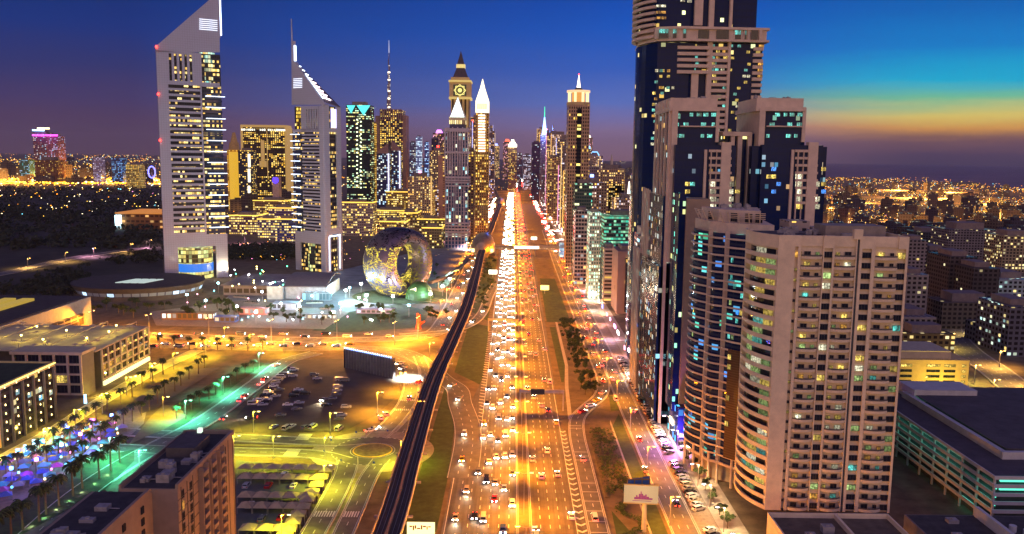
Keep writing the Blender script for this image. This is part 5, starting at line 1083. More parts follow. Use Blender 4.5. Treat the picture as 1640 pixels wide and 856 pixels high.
# towers lining both sides of the highway, receding
r2 = random.Random(21)
WC = [(.42, .3, .2), (.34, .22, .15), (.25, .17, .13), (.5, .38, .28), (.22, .18, .2), (.3, .2, .22)]
WN = ['tan', 'brown', 'dark brown', 'cream', 'grey', 'mauve']; CR = ['flat roof', 'red beacon', 'bright white crown', 'blue roof sign', 'pink roof lights', 'slim mast']
def row(side, X, ys, hs, word):
    for k, (Y, h) in enumerate(zip(ys, hs)):
        c = r2.randrange(6); w = 34 + r2.random() * 14; cr = r2.randrange(6)
        lab = '%s tower with %s, %s counting away along the %s row' % (WN[c], CR[cr], nth(k), word)
        t = thing('tower', lab, 'tower', 'towers lining the highway'); x0, x1 = (X, X + w) if side > 0 else (X - w, X)
        dp = 26 + r2.random() * 14
        mb = MB(); mb.prism([(x0, Y), (x1, Y), (x1, Y + dp), (x0, Y + dp)], 0, h); mb.build('wall', facade(WC[c], (.04, .03, .03), r2.uniform(2.6, 4), 4, .55, .55, r2.uniform(.25, .5), (1, .5, .06), (1, .75, .3) if r2.random() < .7 else (.6, .7, 1), 1.7), t)
        xs = x0 if side > 0 else x1; fx = MB(); fx.box(xs - .6, xs + .6, Y - .8, Y + .8, 0, h + 2); fx.build('corner_light', emis('corner_' + 'abcde'[k % 5], [(1, .6, .2), (1, .3, .6), (.5, .5, 1), (1, .7, .4), (1, .5, .1)][k % 5], 1.4), t)
        xm = (x0 + x1) / 2; mb = MB(); mb.box(xm - w * .25, xm + w * .25, Y + 5, Y + dp - 5, h, h + 7); mb.build('roof_housing', mat('roof_housing', (.2, .16, .15), .8), t)
        if cr: mb = MB(); rr0 = 2.5; mb.cone((xm, Y + 6), rr0, .6 if cr in (2, 5) else rr0, h + 7, h + 7 + (18 if cr in (2, 5) else 4), 8); mb.build('roof_light', [None, RED, emis('crown_w', (1, .9, .7), 4), emis('roof_b', (.2, .3, 1), 5), emis('roof_p', (1, .3, .6), 4), POLE][cr], t)
        # shopfront glow at the foot
        mb = MB(); mb.box(min(xs, xs + side * .6), max(xs, xs + side * .6) + .01, Y + 1, Y + dp - 1, .3, 6); o = mb.build('shop_front', emis('shop_' + 'abc'[k % 3], [(1, .6, .3), (.7, .6, 1), (1, .8, .6)][k % 3], 4), t); o.location.x = -side * .62
row(1, 86, [1140, 1220, 1290, 1370, 1450, 1530, 1620, 1720, 1850, 1960, 2100, 2250, 2400, 2600, 2850, 3150], [96, 118, 84, 132, 105, 150, 112, 165, 150, 180, 140, 190, 150, 200, 210, 230], 'right')
row(-1, -76, [1430, 1510, 1580, 1660, 1760, 1850, 1980, 2120, 2260, 2420, 2600, 2850, 3150, 3500], [170, 120, 190, 150, 195, 140, 200, 160, 230, 170, 210, 180, 240, 220], 'left')
row(1, 150, [1250, 1500, 1700, 1900, 2200, 2500], [70, 110, 90, 130, 110, 140], 'back right')
row(-1, -150, [1560, 1750, 1900, 2100, 2350, 2700], [90, 70, 140, 110, 170, 150], 'back left')
r9 = random.Random(4)
for k in range(34):
    sd = 1 if k % 2 else -1; Y = r9.uniform(2500, 5600); X = curve_mid(Y) + sd * r9.uniform(70, 110 + Y * .06); h = r9.uniform(90, 190) + Y * .012; w = r9.uniform(14, 24); c = WC[r9.randrange(6)]
    t = thing('tower', 'slim hazy tower crowding the far end of the highway where it vanishes', 'tower', 'slim towers at the vanishing point')
    mb = MB(); mb.box(X - w, X + w, Y, Y + 36, 0, h); mb.build('wall', facade(tuple(v * .7 for v in c), (.05, .04, .07), 5, 5, .6, .5, r9.uniform(.3, .6), (1, .5, .08), r9.choice([(.4, .5, 1), (1, .4, .8), (1, .8, .4)]), 1.8), t)
    cc = r9.choice([None, (.25, .3, 1), (.8, .2, 1), (1, .85, .6), (1, .1, .05), (.2, .6, 1)])
    mb = MB(); mb.cone((X, Y + 16), w * .6, w * .35, h, h + 12, 6)
    if cc: mb.build('roof_light', emis('vp%d' % int(cc[1] * 100), cc, 3.5), t)
    else: mb.build('roof_cap', mat('roof_housing', (.2, .16, .15)), t)
t = thing('stepped_lantern', 'white stepped lantern on top of the far brown tower', 'lantern')
p = DX(821, 233, 2995)
for w_, y0, y1 in ((15, 236, 231), (10, 231, 228), (5, 228, 224)): mb = MB(); mb.box(p.x - w_, p.x + w_, 3000 - w_, 3000 + w_, ZAT(y0, 3000, 821), ZAT(y1, 3000, 821)); mb.build('light_stage', emis('crown_w', (1, .9, .7), 4), t)
for x, y, c in ((62, 209, (.3, .6, 1)), (70, 206, (1, .8, .4)), (83, 217, (1, .05, .8)), (62, 217, (1, .05, .8))):
    t = thing('roof_sign', 'coloured rooftop light bar on the far twin towers at %s' % {(62, 209): 'the taller roof', (70, 206): 'the very top corner', (83, 217): 'the lower roof', (62, 217): 'the belt of the taller one'}[(x, y)], 'light'); mb = MB(); p = DX(x, y, 3590); mb.box(p.x - 22, p.x + 22, 3580, 3595, p.z - 3, p.z + 3); mb.build('light_bar', emis('sign%d%d' % (x, y), c, 5), t)
t = thing('ferris_wheel', 'small blue glowing ferris wheel on the left horizon beside the tall office tower', 'ferris wheel'); p = DX(243, 276, 3000); mb = MB()
for k in range(20): a_, b_ = 6.2832 * k / 20, 6.2832 * (k + 1) / 20; mb.tube((p.x + 12 * math.cos(a_), 3000, p.z + 20 * math.sin(a_)), (p.x + 12 * math.cos(b_), 3000, p.z + 20 * math.sin(b_)), 2.2); 
mb.build('rim', emis('wheel_blue', (.15, .15, 1), 5), t)
mb = MB(); mb.tube((p.x - 8, 3000, 0), (p.x, 3000, p.z), 1); mb.tube((p.x + 8, 3000, 0), (p.x, 3000, p.z), 1); mb.build('support', POLE, t)
# ------------------------------------------------------------------ left foreground: palm boulevard quarter
DST = mat('dark_stone', (.1, .085, .07), .7, .2, .3); CRM = mat('cream_stone', (.5, .42, .28), .8, .15, .3); DROOF = mat('dark_roof', (.05, .045, .045), .9, .4, .3)
WARMS = emis('warm_soffit', (1, .72, .12), 3)
t = thing('gallery_building', 'long windowless pale hall with dark roof behind the lit terrace building', 'building')
mb = MB(); mb.box(-400, -310, 503, 616, 0, 23.5); mb.build('wall', mat('ribbed_cladding', (.3, .26, .22), .7, .2, .3), t)
mb = MB(); mb.box(-398, -312, 505, 614, 23.5, 24.2); mb.build('roof', DROOF, t)
for k in range(4): mb = MB(); mb.box(-385 + k * 13, -377 + k * 13, 520 + k * 8, 592, 24.2, 26); mb.build('roof_light', emis('roof_glow', (.9, .6, .08), .5), t)
mb = MB(); mb.box(-309.9, -307, 530, 600, 3, 14); mb.build('glazed_wall', facade((.3, .25, .15), (.05, .04, .03), 9, 6, .85, .8, .5, (1, .7, .1), (.6, .5, .1), .6), t)
def storeys(t, F, z0, z1, nfl, nbay, wallm, glassk, lights=None, t0=0):
    fh = (z1 - z0) / nfl; bw = F.len / nbay; wl = []
    for i in range(nbay + 1): u = min(F.len - .4, max(.4, i * bw)); mb = MB(); mb.fbox(F, u - .55, u + .55, t0, t0 + .9, z0, z1); mb.build('pier', wallm, t)
    for j in range(nfl):
        z = z0 + j * fh; mb = MB(); mb.fbox(F, 0, F.len, t0, t0 + .6, z - .35, z + .55); mb.build('floor_band', wallm, t)
        for i in range(nbay): p = F.p((i + .5) * bw, t0 + .05, z + fh * .55); wl.append((p[0], p[1], p[2], F.rot, bw - 1.5, fh - 1.3, pick(glassk)))
    windows(t, wl)
    if lights:
        for i in range(nbay): p = F.p((i + .5) * bw, t0 + 1.1, z1 - fh * .9); mb = MB(); mb.cone((p[0], p[1]), .35, .35, p[2], p[2] + .5, 8); mb.build('wall_lamp', lights, t)
t = thing('terrace_building', 'cream six-bay block with a glowing yellow roof terrace facing the boulevard', 'building')
mb = MB(); mb.box(-252, -226.8, 458, 519, 0, 21); mb.build('wall', DST, t); F = Face(-226.8, 458, -226.8, 519)
storeys(t, F, 4, 21, 4, 8, CRM, [('yellow', .22), ('warm', .1)], WARMS)
mb = MB(); mb.box(-226.7, -225.6, 459, 518, .6, 2.8); mb.build('arcade_light', emis('arcade', (1, .95, .4), 1.8), t)
mb = MB(); mb.box(-312, -226.5, 452, 521, 21, 21.6); mb.build('terrace_deck', CRM, t)
mb = MB(); mb.box(-312, -252, 460, 521, 0, 21); mb.build('wall', DST, t)
for k, (x, y) in enumerate([(-240, 470), (-236, 488), (-240, 506), (-262, 465), (-262, 490), (-280, 475), (-285, 500), (-300, 480)]):
    f = thing('terrace_lamp', 'small yellow lamp on the glowing roof terrace, %s of the eight' % nth(k), 'lamp', 'lamps on the roof terrace', (x, y, 21.6)); mb = MB(); mb.tube((0, 0, 0), (0, 0, 3), .12); mb.build('pole', POLE, f); mb = MB(); mb.cone((0, 0), .5, .5, 3, 3.7, 8); mb.build('lamp_head', GLOW_Y, f); lamp('terrace_light', 'POINT', (0, 0, 4.4), 2600, (1, .74, .08), f, .3)
r3 = random.Random(5)
for k in range(34):
    x, y = r3.uniform(-306, -230), r3.uniform(456, 517); f = thing('terrace_parasol', 'square cream parasol on the glowing roof terrace among many', 'parasol', 'parasols on the roof terrace', (x, y, 21.6), r3.uniform(0, .5))
    mb = MB(); mb.tube((0, 0, 0), (0, 0, 2.4), .08); mb.build('pole', POLE, f); mb = MB(); mb.cone((0, 0), 2.3, .1, 2.2, 3.0, 4); mb.build('canopy', CRM, f)
for k in range(5): mb = MB(); mb.tube((-306 + k * 18, 455, 24.5), (-306 + k * 18, 520, 24.5), .25); mb.tube((-306 + k * 18, 455, 21), (-306 + k * 18, 455, 24.5), .2); mb.tube((-306 + k * 18, 520, 21), (-306 + k * 18, 520, 24.5), .2); mb.build('pergola_beam', CRM, t)
t = thing('corner_block', 'cream framed dark block with amber side lights in front of the terrace building', 'building')
mb = MB(); mb.box(-262, -226, 436, 449, 0, 23.5); mb.build('wall', DST, t)
F = Face(-262, 436, -226, 436); storeys(t, F, 2, 23.5, 4, 5, CRM, [('yellow', .1)], None)
mb = MB(); mb.box(-263, -225, 434.5, 449.5, 23.5, 25); mb.build('cornice', CRM, t)
t = thing('office_building', 'dark glass office with rows of up-lights and a dark planted roof, left edge', 'building')
mb = MB(); mb.box(-300, -222.6, 322, 402, 0, 27); mb.build('wall', facade((.03, .028, .02), (.02, .02, .02), 3, 3.9, .95, .6, .12, (.2, .7, 1), (1, .7, .1), .7), t)
mb = MB(); mb.box(-299, -223.5, 323, 401, 27, 27.5); mb.build('roof', mat('planted_roof', (.03, .045, .02), .9, .5, .3), t)
mb = MB(); mb.box(-300, -222.3, 402, 403, 26, 28); mb.box(-223.4, -222.2, 322, 403, 26, 28); mb.build('parapet', mat('lit_parapet', (.6, .5, .2), .8), t)
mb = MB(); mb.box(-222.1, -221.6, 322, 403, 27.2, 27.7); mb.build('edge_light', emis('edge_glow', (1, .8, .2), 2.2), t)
F = Face(-222.6, 322, -222.6, 402)
for j in range(7):
    for i in range(9):
        p = F.p(4 + i * 9, .35, 2.6 + j * 3.9); mb = MB(); mb.cone((p[0], p[1]), .32, .2, p[2], p[2] + .8, 6); mb.build('up_light', emis('uplight', (1, .75, .3), 5), t)
for i in range(10): mb = MB(); mb.fbox(F, i * 8.8, i * 8.8 + .9, 0, 1.0, 0, 26); mb.build('fin', DST, t)
for i in range(11): mb = MB(); mb.fbox(F, 19 + i * 1.5, 19.5 + i * 1.5, .2, .8, 1, 25); mb.build('gold_fin', mat('gold_fin', (.6, .42, .12), .6), t)
for z in (3, 8.5, 14, 19.5): p = F.p(27, 2.5, z); l_ = lamp('facade_light', 'POINT', p, 500, (1, .72, .12), t, .3)
for k, (x, y) in enumerate([(-216, 345), (-216, 380), (-219, 440), (-218, 480), (-219, 505)]):
    f = thing('ground_uplight', 'yellow ground light washing the boulevard facades, %s from the near end' % nth(k), 'lamp', 'ground lights along the facades', (x, y, 0)); mb = MB(); mb.cone((0, 0), .5, .4, 0, .5, 8); mb.build('lamp_head', GLOW_Y, f); lamp('ground_light', 'POINT', (0, 0, 2.2), 5000, (1, .76, .1), f, .3)

# bottom left brown tower
BRW = mat('brown_panel', (.33, .24, .17), .75, .12, .35)
t = thing('apartment_tower', 'brown panelled tower with dark flat roof and balcony stacks, bottom left foreground', 'tower')
mb = MB(); mb.box(-99, -84.2, 206, 249, 0, 45); mb.build('wall', BRW, t)
mb = MB(); mb.box(-106, -90.8, 120, 206, 0, 44.2); mb.build('wall', BRW, t)
F = Face(-84.2, 206, -84.2, 249)
mb = MB(); mb.box(-98, -85, 206.5, 248.4, 45, 45.2); mb.box(-105, -91.6, 122, 205.5, 44.2, 44.4); mb.build('roof', DROOF, t)
mb = MB(); mb.box(-99.2, -84, 248.6, 249.2, 45, 46.3); mb.box(-84.8, -84, 206, 248.6, 45, 46.3); mb.box(-91.4, -90.6, 120, 205, 44.2, 45.6); mb.box(-99.2, -98.6, 206, 248.6, 45, 46); mb.build('parapet', BRW, t)
mb = MB(); mb.box(-96, -88, 228, 240, 45.2, 48); mb.box(-97, -92, 240, 246, 45.2, 46.8); mb.build('plant_room', mat('plant_room_dark', (.09, .08, .08), .8), t)
roof_gear(t, -98, -85, 208, 246, 45.2, 16); roof_gear(t, -105, -92, 130, 204, 44.4, 14)
wl = []
for c in (209, 214.5, 241):
    for z in range(3, 44, 3): wl.append((-84.15, c, z + .6, math.pi / 2, 1.3, 2.2, pick([('warm', .06), ('yellow', .04)])))
windows(t, wl)
for c, w_ in ((222, 3.6), (228.5, 3.6), (235.5, 3.0)):
    mb = MB(); mb.box(-84.35, -84.12, c - w_ / 2, c + w_ / 2, 3, 44); mb.build('recess_glazing', DG, t)
    for z in range(4, 44, 3): mb = MB(); mb.box(-84.1, -82.6, c - w_ / 2, c + w_ / 2, z - .2, z + 1.0); mb.build('balcony', BRW, t)
    for s_ in (-1, 1): mb = MB(); mb.box(-84.2, -82.8, c + s_ * w_ / 2 - .2 + s_ * .25, c + s_ * w_ / 2 + .2 + s_ * .25, 2, 45.4); mb.build('fin', BRW, t)
for y_ in list(range(208, 249, 4)): mb = MB(); mb.box(-84.3, -84.05, y_ - .06, y_ + .06, 1, 45); mb.build('panel_joint', DST, t)
for z in range(3, 45, 3): mb = MB(); mb.box(-84.3, -84.06, 206, 219.8, z - .06, z + .06); mb.build('panel_joint', DST, t)
for z in range(3, 44, 3):
    for y_ in (150, 160, 170, 180, 190, 200): mb = MB(); mb.box(-90.9, -90.5, y_ - .7, y_ + .7, z - .9, z + .9); mb.build('window', DG, t)
mb = MB(); mb.box(-93.4, -92.2, 244.5, 245.9, 46.8, 48.1); mb.build('lit_hatch', emis('hatch', (.8, 1, .8), 1.3), t)

# ------------------------------------------------------------------ round podium and halls at the foot of the grey towers
def leaf_cloud_early(mb, c, rg):
    for _ in range(26):
        v = Vector((rg.gauss(0, .8), rg.gauss(0, .6), abs(rg.gauss(0, .7)))); a = Vector((rg.gauss(0, 1), rg.gauss(0, 1), rg.gauss(0, .6))).normalized(); b = a.orthogonal().normalized(); q = Vector(c) + v
        mb.poly([q + a * .4, q + b * .25, q - a * .4, q - b * .25])
t = thing('round_podium', 'low dark disc-shaped building ringed by blue-white light bands left of the tall tower', 'building')
pc = G(258, 456, 8); rx = 56
mb = MB(); mb.cone((pc.x - 20, pc.y), rx, rx, 0, 4, 56, cap=False, sy=.9); mb.cone((pc.x - 20, pc.y), rx, rx + 2, 7, 11, 56, sy=.9); mb.build('wall', DST, t)
mb = MB(); mb.cone((pc.x - 20, pc.y), rx - 1, rx, 4, 7, 56, cap=False, sy=.9); mb.build('light_band', facade((.1, .12, .2), (.3, .4, .5), 7, 20, .85, 1, .75, (.35, .65, 1), (.6, .8, 1), 1.1), t)
mb = MB(); mb.cone((pc.x - 20, pc.y), rx + 2.2, rx + 2.2, 11.01, 11.6, 56, sy=.9); mb.build('roof', DROOF, t)
for k in range(4): mb = MB(); x = pc.x - 34 + k * 7; mb.hexa([(x, pc.y - 18, 11.7), (x + 5, pc.y - 18, 11.7), (x + 13, pc.y + 6, 11.7), (x + 8, pc.y + 6, 11.7), (x, pc.y - 18, 12.3), (x + 5, pc.y - 18, 12.3), (x + 13, pc.y + 6, 12.3), (x + 8, pc.y + 6, 12.3)]); mb.build('skylight', emis('skylight', (.7, .85, .8), .7), t)
t = thing('conference_hall', 'low hall with big dark curved roof and pale blue-lit walls between the towers', 'building')
a, b = G(435, 478), G(540, 468)
mb = MB(); n = 10; x0, x1, y0 = a.x + 12, b.x, a.y - 4; dp = 62
for i in range(n):
    f0, f1 = i / n, (i + 1) / n; z_ = lambda f: 12 + 7 * math.sin(math.pi * f * .85)
    mb.hexa([(x0, y0 + dp * f0, z_(f0) - 1), (x1, y0 + dp * f0, z_(f0) - 1), (x1, y0 + dp * f1, z_(f1) - 1), (x0, y0 + dp * f1, z_(f1) - 1), (x0, y0 + dp * f0, z_(f0)), (x1, y0 + dp * f0, z_(f0)), (x1, y0 + dp * f1, z_(f1)), (x0, y0 + dp * f1, z_(f1))])
mb.build('curved_roof', mat('ribbed_roof', (.14, .13, .15), .6, .2, .5), t)
mb = MB(); mb.box(x0 + 1, x1 - 1, y0 + 2, y0 + dp - 2, 0, 11.5); mb.build('wall', mat('blue_white_wall', (.4, .45, .5), .7), t)
mb = MB(); mb.box(x0 - 14, x0, y0 - 3, y0 + 22, 0, 12); mb.build('side_block', mat('blue_white_wall', (.4, .45, .5)), t)
mb = MB(); mb.box(x0 + 18, x1 + 4, y0 - 5, y0 + 1.9, 0, 7); mb.build('glazed_front', facade((.3, .4, .45), (.1, .2, .25), 3, 7, .85, .8, .85, (.3, .8, 1), (.7, .9, 1), .9), t)
t = thing('tower_podium', 'long low podium deck with small ceiling-lit terrace between the two grey towers', 'building')
a, b = G(365, 470), G(470, 450); mb = MB(); mb.box(a.x, b.x + 20, a.y - 12, a.y + 60, 0, 9); mb.build('wall', facade((.3, .26, .24), (.1, .08, .05), 6, 9, .8, .45, .6, (1, .7, .2), (.9, .9, .6), 1.1), t)
mb = MB(); mb.box(a.x - 2, b.x + 22, a.y - 14, a.y + 62, 9, 9.8); mb.build('roof', mat('podium_roof', (.2, .17, .17), .8, .3, .1), t)
for k in range(26):
    q = G(r3.uniform(366, 478), r3.uniform(425, 466), 10)
    f = thing('terrace_lamp', 'tiny warm lamp on the podium deck between the grey towers, one of a scatter', 'lamp', 'lamps on the podium deck', (q.x, q.y, 9.8)); mb = MB(); mb.tube((0, 0, 0), (0, 0, 2.2), .15); mb.build('pole', POLE, f); mb = MB(); mb.cone((0, 0), .6, .6, 2.2, 3, 8); mb.build('lamp_head', [GLOW_Y, GLOW_W, emis('green_dot', (.1, 1, .4), 10)][k % 3], f)
for k, (x, y, c, pw) in enumerate([(450, 505, (.6, .8, 1), 30000), (500, 492, (.4, .9, 1), 40000), (560, 478, (.3, .85, 1), 50000), (440, 470, (.7, .8, 1), 16000), (380, 510, (1, .7, .25), 14000), (330, 500, (1, .75, .3), 14000), (300, 490, (1, .8, .3), 12000), (360, 445, (1, .8, .4), 16000), (610, 515, (1, .85, .5), 30000), (535, 520, (.6, 1, .5), 12000), (655, 508, (.9, .8, 1), 16000), (480, 510, (.8, .9, 1), 12000), (420, 485, (1, .8, .45), 12000), (545, 505, (.7, .9, 1), 16000), (410, 520, (1, .6, .5), 9000), (520, 478, (.4, .9, 1), 16000), (575, 495, (.9, .95, 1), 20000), (350, 470, (1, .7, .3), 12000), (470, 470, (.9, .8, .6), 10000)]):
    q = G(x, y); f = thing('floodlight', 'bright light mast on the plaza before the grey towers, %s listed by distance' % nth(k), 'floodlight', 'light masts on the plaza', (q.x, q.y, 0))
    mb = MB(); mb.tube((0, 0, 0), (0, 0, 9), .18); mb.build('pole', POLE, f); mb = MB(); mb.cone((0, 0), 1.0, 1.0, 9, 10.2, 8); mb.build('lamp_head', emis('mast%d' % (k % 4), c, 24), f); lamp('mast_light', 'POINT', (0, 0, 11), pw, c, f, .5)
for k in range(40):
    q = G(r3.uniform(300, 600), r3.uniform(468, 518)); f = thing('garden_light', 'tiny low garden light on the plaza between podium and museum, one of a scatter', 'lamp', 'garden lights on the plaza', (q.x, q.y, 0)); mb = MB(); mb.tube((0, 0, 0), (0, 0, 1.6), .12); mb.build('pole', POLE, f); mb = MB(); mb.cone((0, 0), .55, .45, 1.6, 2.4, 8); mb.build('lamp_head', [GLOW_Y, GLOW_W, emis('pink_dot', (1, .4, .6), 9), emis('cyan_dot', (.2, .9, 1), 9)][r3.randrange(4)], f)
for k in range(9):
    q = G(385 + k * 17, 478 + (k % 3) * 9); w_ = r3.uniform(8, 18); t = thing('plaza_wall', 'low pale terrace wall with planting on the plaza before the grey towers, one of several', 'wall', 'terrace walls on the plaza', (q.x, q.y, 0), r3.uniform(-.4, .5)); mb = MB(); mb.box(-w_ / 2, w_ / 2, 0, .5, 0, 1.5); mb.build('wall', PALE, t); hb_ = MB(); rg_ = random.Random(k)
    for i in range(8): leaf_cloud_early(hb_, (-w_ / 2 + w_ * (i + .5) / 8, 1.6, .8), rg_)
    hb_.build('planting', GRASS, t)
for k, (x, y, w_, d_, h, c, lab) in enumerate([(455, 497, 20, 14, 5, (.5, .55, .6), 'small white curved kiosk'), (360, 517, 16, 8, 4, (.1, .15, .5), 'blue-roofed roadside kiosk'), (300, 513, 40, 9, 5, (.2, .13, .08), 'long low brown roadside kiosk'), (405, 505, 22, 8, 5, (.6, .3, .3), 'pink-lit refreshment kiosk'), (600, 503, 30, 8, 3, (.4, .3, .4), 'low lilac wall kiosk'), (510, 512, 26, 6, 3.5, (.3, .3, .3), 'grey site cabin')]):
    q = G(x, y); t = thing('kiosk', lab + ' on the plaza north of the cross street', 'kiosk'); mb = MB(); mb.box(q.x - w_ / 2, q.x + w_ / 2, q.y, q.y + d_, 0, h); mb.build('wall', facade(c, (.1, .1, .1), 4, h * 2, .7, .7, .7, (1, .8, .5), (.6, .8, 1), 1.2), t); mb = MB(); mb.box(q.x - w_ / 2 - .6, q.x + w_ / 2 + .6, q.y - .6, q.y + d_ + .6, h, h + .5); mb.build('roof', mat('kroof%d' % k, c, .7), t)
t = thing('hand_sculpture', 'orange-red lit hand-like sculpture on the lawn before the ring museum', 'sculpture'); q = G(670, 527)
mb = MB(); mb.cone((q.x, q.y), 2.4, 1.7, 0, 4, 10); mb.tube((q.x, q.y, 3.5), (q.x - .5, q.y, 12), 1.4, .8, 8); mb.tube((q.x, q.y, 3), (q.x + 5, q.y, 6), 1.2, .6, 8); mb.tube((q.x + .8, q.y, 4), (q.x + 1.4, q.y, 11), 1.0, .6, 8); mb.build('figure', mat('red_paint', (.7, .08, .03), .5), t); lamp('sculpture_light', 'POINT', (q.x, q.y - 7, 3), 4000, (1, .4, .2), t, .3)
t = thing('curved_footway', 'slim curved covered footway from the museum garden towards the station', 'footway'); mb = MB(); ln_ = spline([(-78, 800), (-66, 840), (-58, 900), (-52, 990)], 8); ribbon(mb, ln_, -2.2, 2.2, 8, 10.4); mb.build('deck', mat('brown_footway', (.12, .07, .06), .6), t)
for k in (4, 12, 20): mb = MB(); mb.cone(ln_[k], .6, .6, 0, 8, 8); mb.build('pier', CON, t)
lamp('footway_light', 'POINT', (-66, 870, 14), 30000, (.5, 1, .7), t, .5)

# ------------------------------------------------------------------ hoardings and sign gantries
t = thing('giant_screen', 'huge dark ribbed advertising screen edged with blue-white lights, beside the car park', 'billboard')
a = DX(552, 590, 506); b = DX(629, 607, 482); F = Face(a.x, a.y, b.x, b.y); zt_ = hit(F, 590, 567)[1]; zb_ = hit(F, 590, 601)[1]
mb = MB(); mb.fbox(F, 0, F.len, -2.2, 0, zb_, zt_); mb.build('panel', mat('grey_panel', (.12, .12, .13), .6), t)
for i in range(17): mb = MB(); u = F.len * (i + .5) / 17; mb.fbox(F, u - .12, u + .12, .01, .35, zb_, zt_); mb.build('rib', mat('rib_metal', (.2, .2, .2), .5), t)
for (z, n_, c) in ((zt_ + .6, 26, LEDB), (zt_ + 1.1, 22, LED), (zb_ - .5, 16, emis('green_white_led', (.7, 1, .9), 6))):
    for i in range(n_): u = F.len * (i + .5) / n_; p = F.p(u, .6, z); mb = MB(); mb.box(p[0] - .3, p[0] + .3, p[1] - .3, p[1] + .3, z - .22, z + .22); mb.build('edge_lamp', c, t)
for u in (0, F.len - .4): mb = MB(); mb.fbox(F, u, u + .4, .05, .6, zb_, zt_ + 1); mb.build('side_frame', BG, t)
for f in (.15, .5, .85): p = F.p(F.len * f, -1.2, 0); mb = MB(); mb.cone((p[0], p[1]), .5, .5, 0, zb_, 8); mb.build('post', POLE, t)
p = F.p(F.len + 5, -6, 8); lamp('screen_light', 'SPOT', p, 130000, (1, .97, .85), t, .5, 120); bpy.data.objects[t.children[-1].name].rotation_euler = (0, R(-25), 0)
def sign_text(t, txt, x, y, z, size, m, rx=math.pi / 2, rz=0, name='lettering', ext=.05):
    c = bpy.data.curves.new(name, 'FONT'); c.body = txt; c.size = size; c.extrude = ext; c.align_x = 'CENTER'; c.align_y = 'CENTER'; c.resolution_u = 2
    o = bpy.data.objects.new('tmp', c); C.objects.link(o); dg = bpy.context.evaluated_depsgraph_get(); me = bpy.data.meshes.new_from_object(o.evaluated_get(dg)); bpy.data.objects.remove(o)
    me.materials.clear(); me.materials.append(m); q = obj(name, me, t, (x, y, z)); q.rotation_euler = (rx, 0, rz); return q
t = thing('billboard', 'cream roadside billboard with purple skyline picture on a single post, right verge', 'billboard')
p0, p1 = DX(999, 806, 283), DX(1053, 806, 283); z0, z1 = DX(1025, 805, 283).z, DX(1025, 777, 283).z
F = Face(p0.x, 283, p1.x, 282); mb = MB(); mb.fbox(F, 0, F.len, -.8, 0, z0, z1); mb.build('panel', emis('cream_panel', (1, .62, .3), .55), t)
mb = MB(); mb.fbox(F, -.2, F.len + .2, -.6, .2, z0 - .3, z0 - .01); mb.fbox(F, -.2, F.len + .2, -.6, .2, z1 + .01, z1 + .3); mb.build('frame', mat('gold_frame', (.5, .35, .12), .6), t)
PURP = mat('purple_print', (.2, .02, .25), .6); u = F.len * .3; i = 0
for w_, h in ((.6, .8), (.5, 1.5), (.4, 1.0), (.6, 2.0), (.35, 2.9), (.5, 2.1), (.7, 1.5), (.5, 1.9), (.8, 1.1), (1.2, .6)):
    mb = MB(); mb.fbox(F, u, u + w_, .02, .06, z0 + 1.3, z0 + 1.3 + h); mb.build('printed_skyline', PURP, t); u += w_ + .02
mb = MB(); mb.fbox(F, F.len * .25, F.len * .8, .02, .05, z0 + .7, z0 + .9); mb.build('printed_line', PURP, t)
pm_ = F.p(F.len * .62, -.8, 0); mb = MB(); mb.cone((pm_[0], pm_[1]), .9, .8, 0, z0 - .3, 12); mb.build('post', CRM, t)
mb = MB(); fpoly(mb, Face(p0.x + 1.4, 286.5, p1.x - 3, 287), [(0, z0 + 2), (8.5, z0 + 2), (8.2, z1 + 1.6), (.5, z1 + .4)], -.5, 0); mb.build('back_panel', facade((.15, .1, .05), (.03, .08, .3), 2.7, 2.5, .85, .8, 0), t)
lamp('billboard_light', 'POINT', (46, 270, 12), 5000, (1, .6, .25), t, .4)
t = thing('billboard', 'overexposed white and yellow lit billboard at the very bottom edge left of the highway', 'billboard')
F = Face(-33.8, 268, -24.6, 268); z1 = DX(680, 838, 268).z; mb = MB(); mb.fbox(F, 0, F.len, -.7, 0, z1 - 7, z1); mb.build('panel', emis('hot_panel', (1, .78, .32), 2.2), t)
DB = mat('brown_print', (.25, .1, .02), .7); x_ = .8
for k, (w_, h_, y_) in enumerate([(.9, .5, 1.2), (.5, 1.6, 1.7), (.5, 1.2, 1.4), (1.2, .4, 1.9), (.5, 1.5, 1.5), (1.0, .5, 1.2), (.4, 1.2, 1.7), (.9, .4, 1.3)]): mb = MB(); mb.fbox(F, x_, x_ + w_, .02, .1, z1 - y_ - h_ / 2, z1 - y_ + h_ / 2); mb.build('printed_shape', DB, t); x_ += w_ + .18
for f in (.2, .8): p = F.p(F.len * f, -.4, 0); mb = MB(); mb.cone((p[0], p[1]), .4, .4, 0, z1 - 7, 8); mb.build('post', POLE, t)
mb = MB(); p = F.p(0, -.4, 0); mb.tube((p[0] - .4, p[1], z1 - 1), (p[0] - .4, p[1], z1 + 3), .1); mb.build('rod', POLE, t)
def gantry(label, x0, x1, Y, z, board=None, lit=False):
    t = thing('sign_gantry', label, 'sign gantry'); mb = MB(); mb.box(x0, x1, Y - .5, Y + .5, z, z + 1.6); mb.build('beam', emis('gantry_beam', (1, .5, .1), .5) if lit else mat('gantry_metal', (.5, .4, .3), .6), t)
    for x in (x0 + .4, x1 - .4): mb = MB(); mb.cone((x, Y), .4, .35, 0, z - .01, 8); mb.build('post', POLE, t)
    if board: mb = MB(); mb.box(board[0], board[1], Y - 1.0, Y - .55, z - .6, z + 2.2); mb.build('sign_board', mat('black_board', (.02, .02, .03), .5), t)
    return t
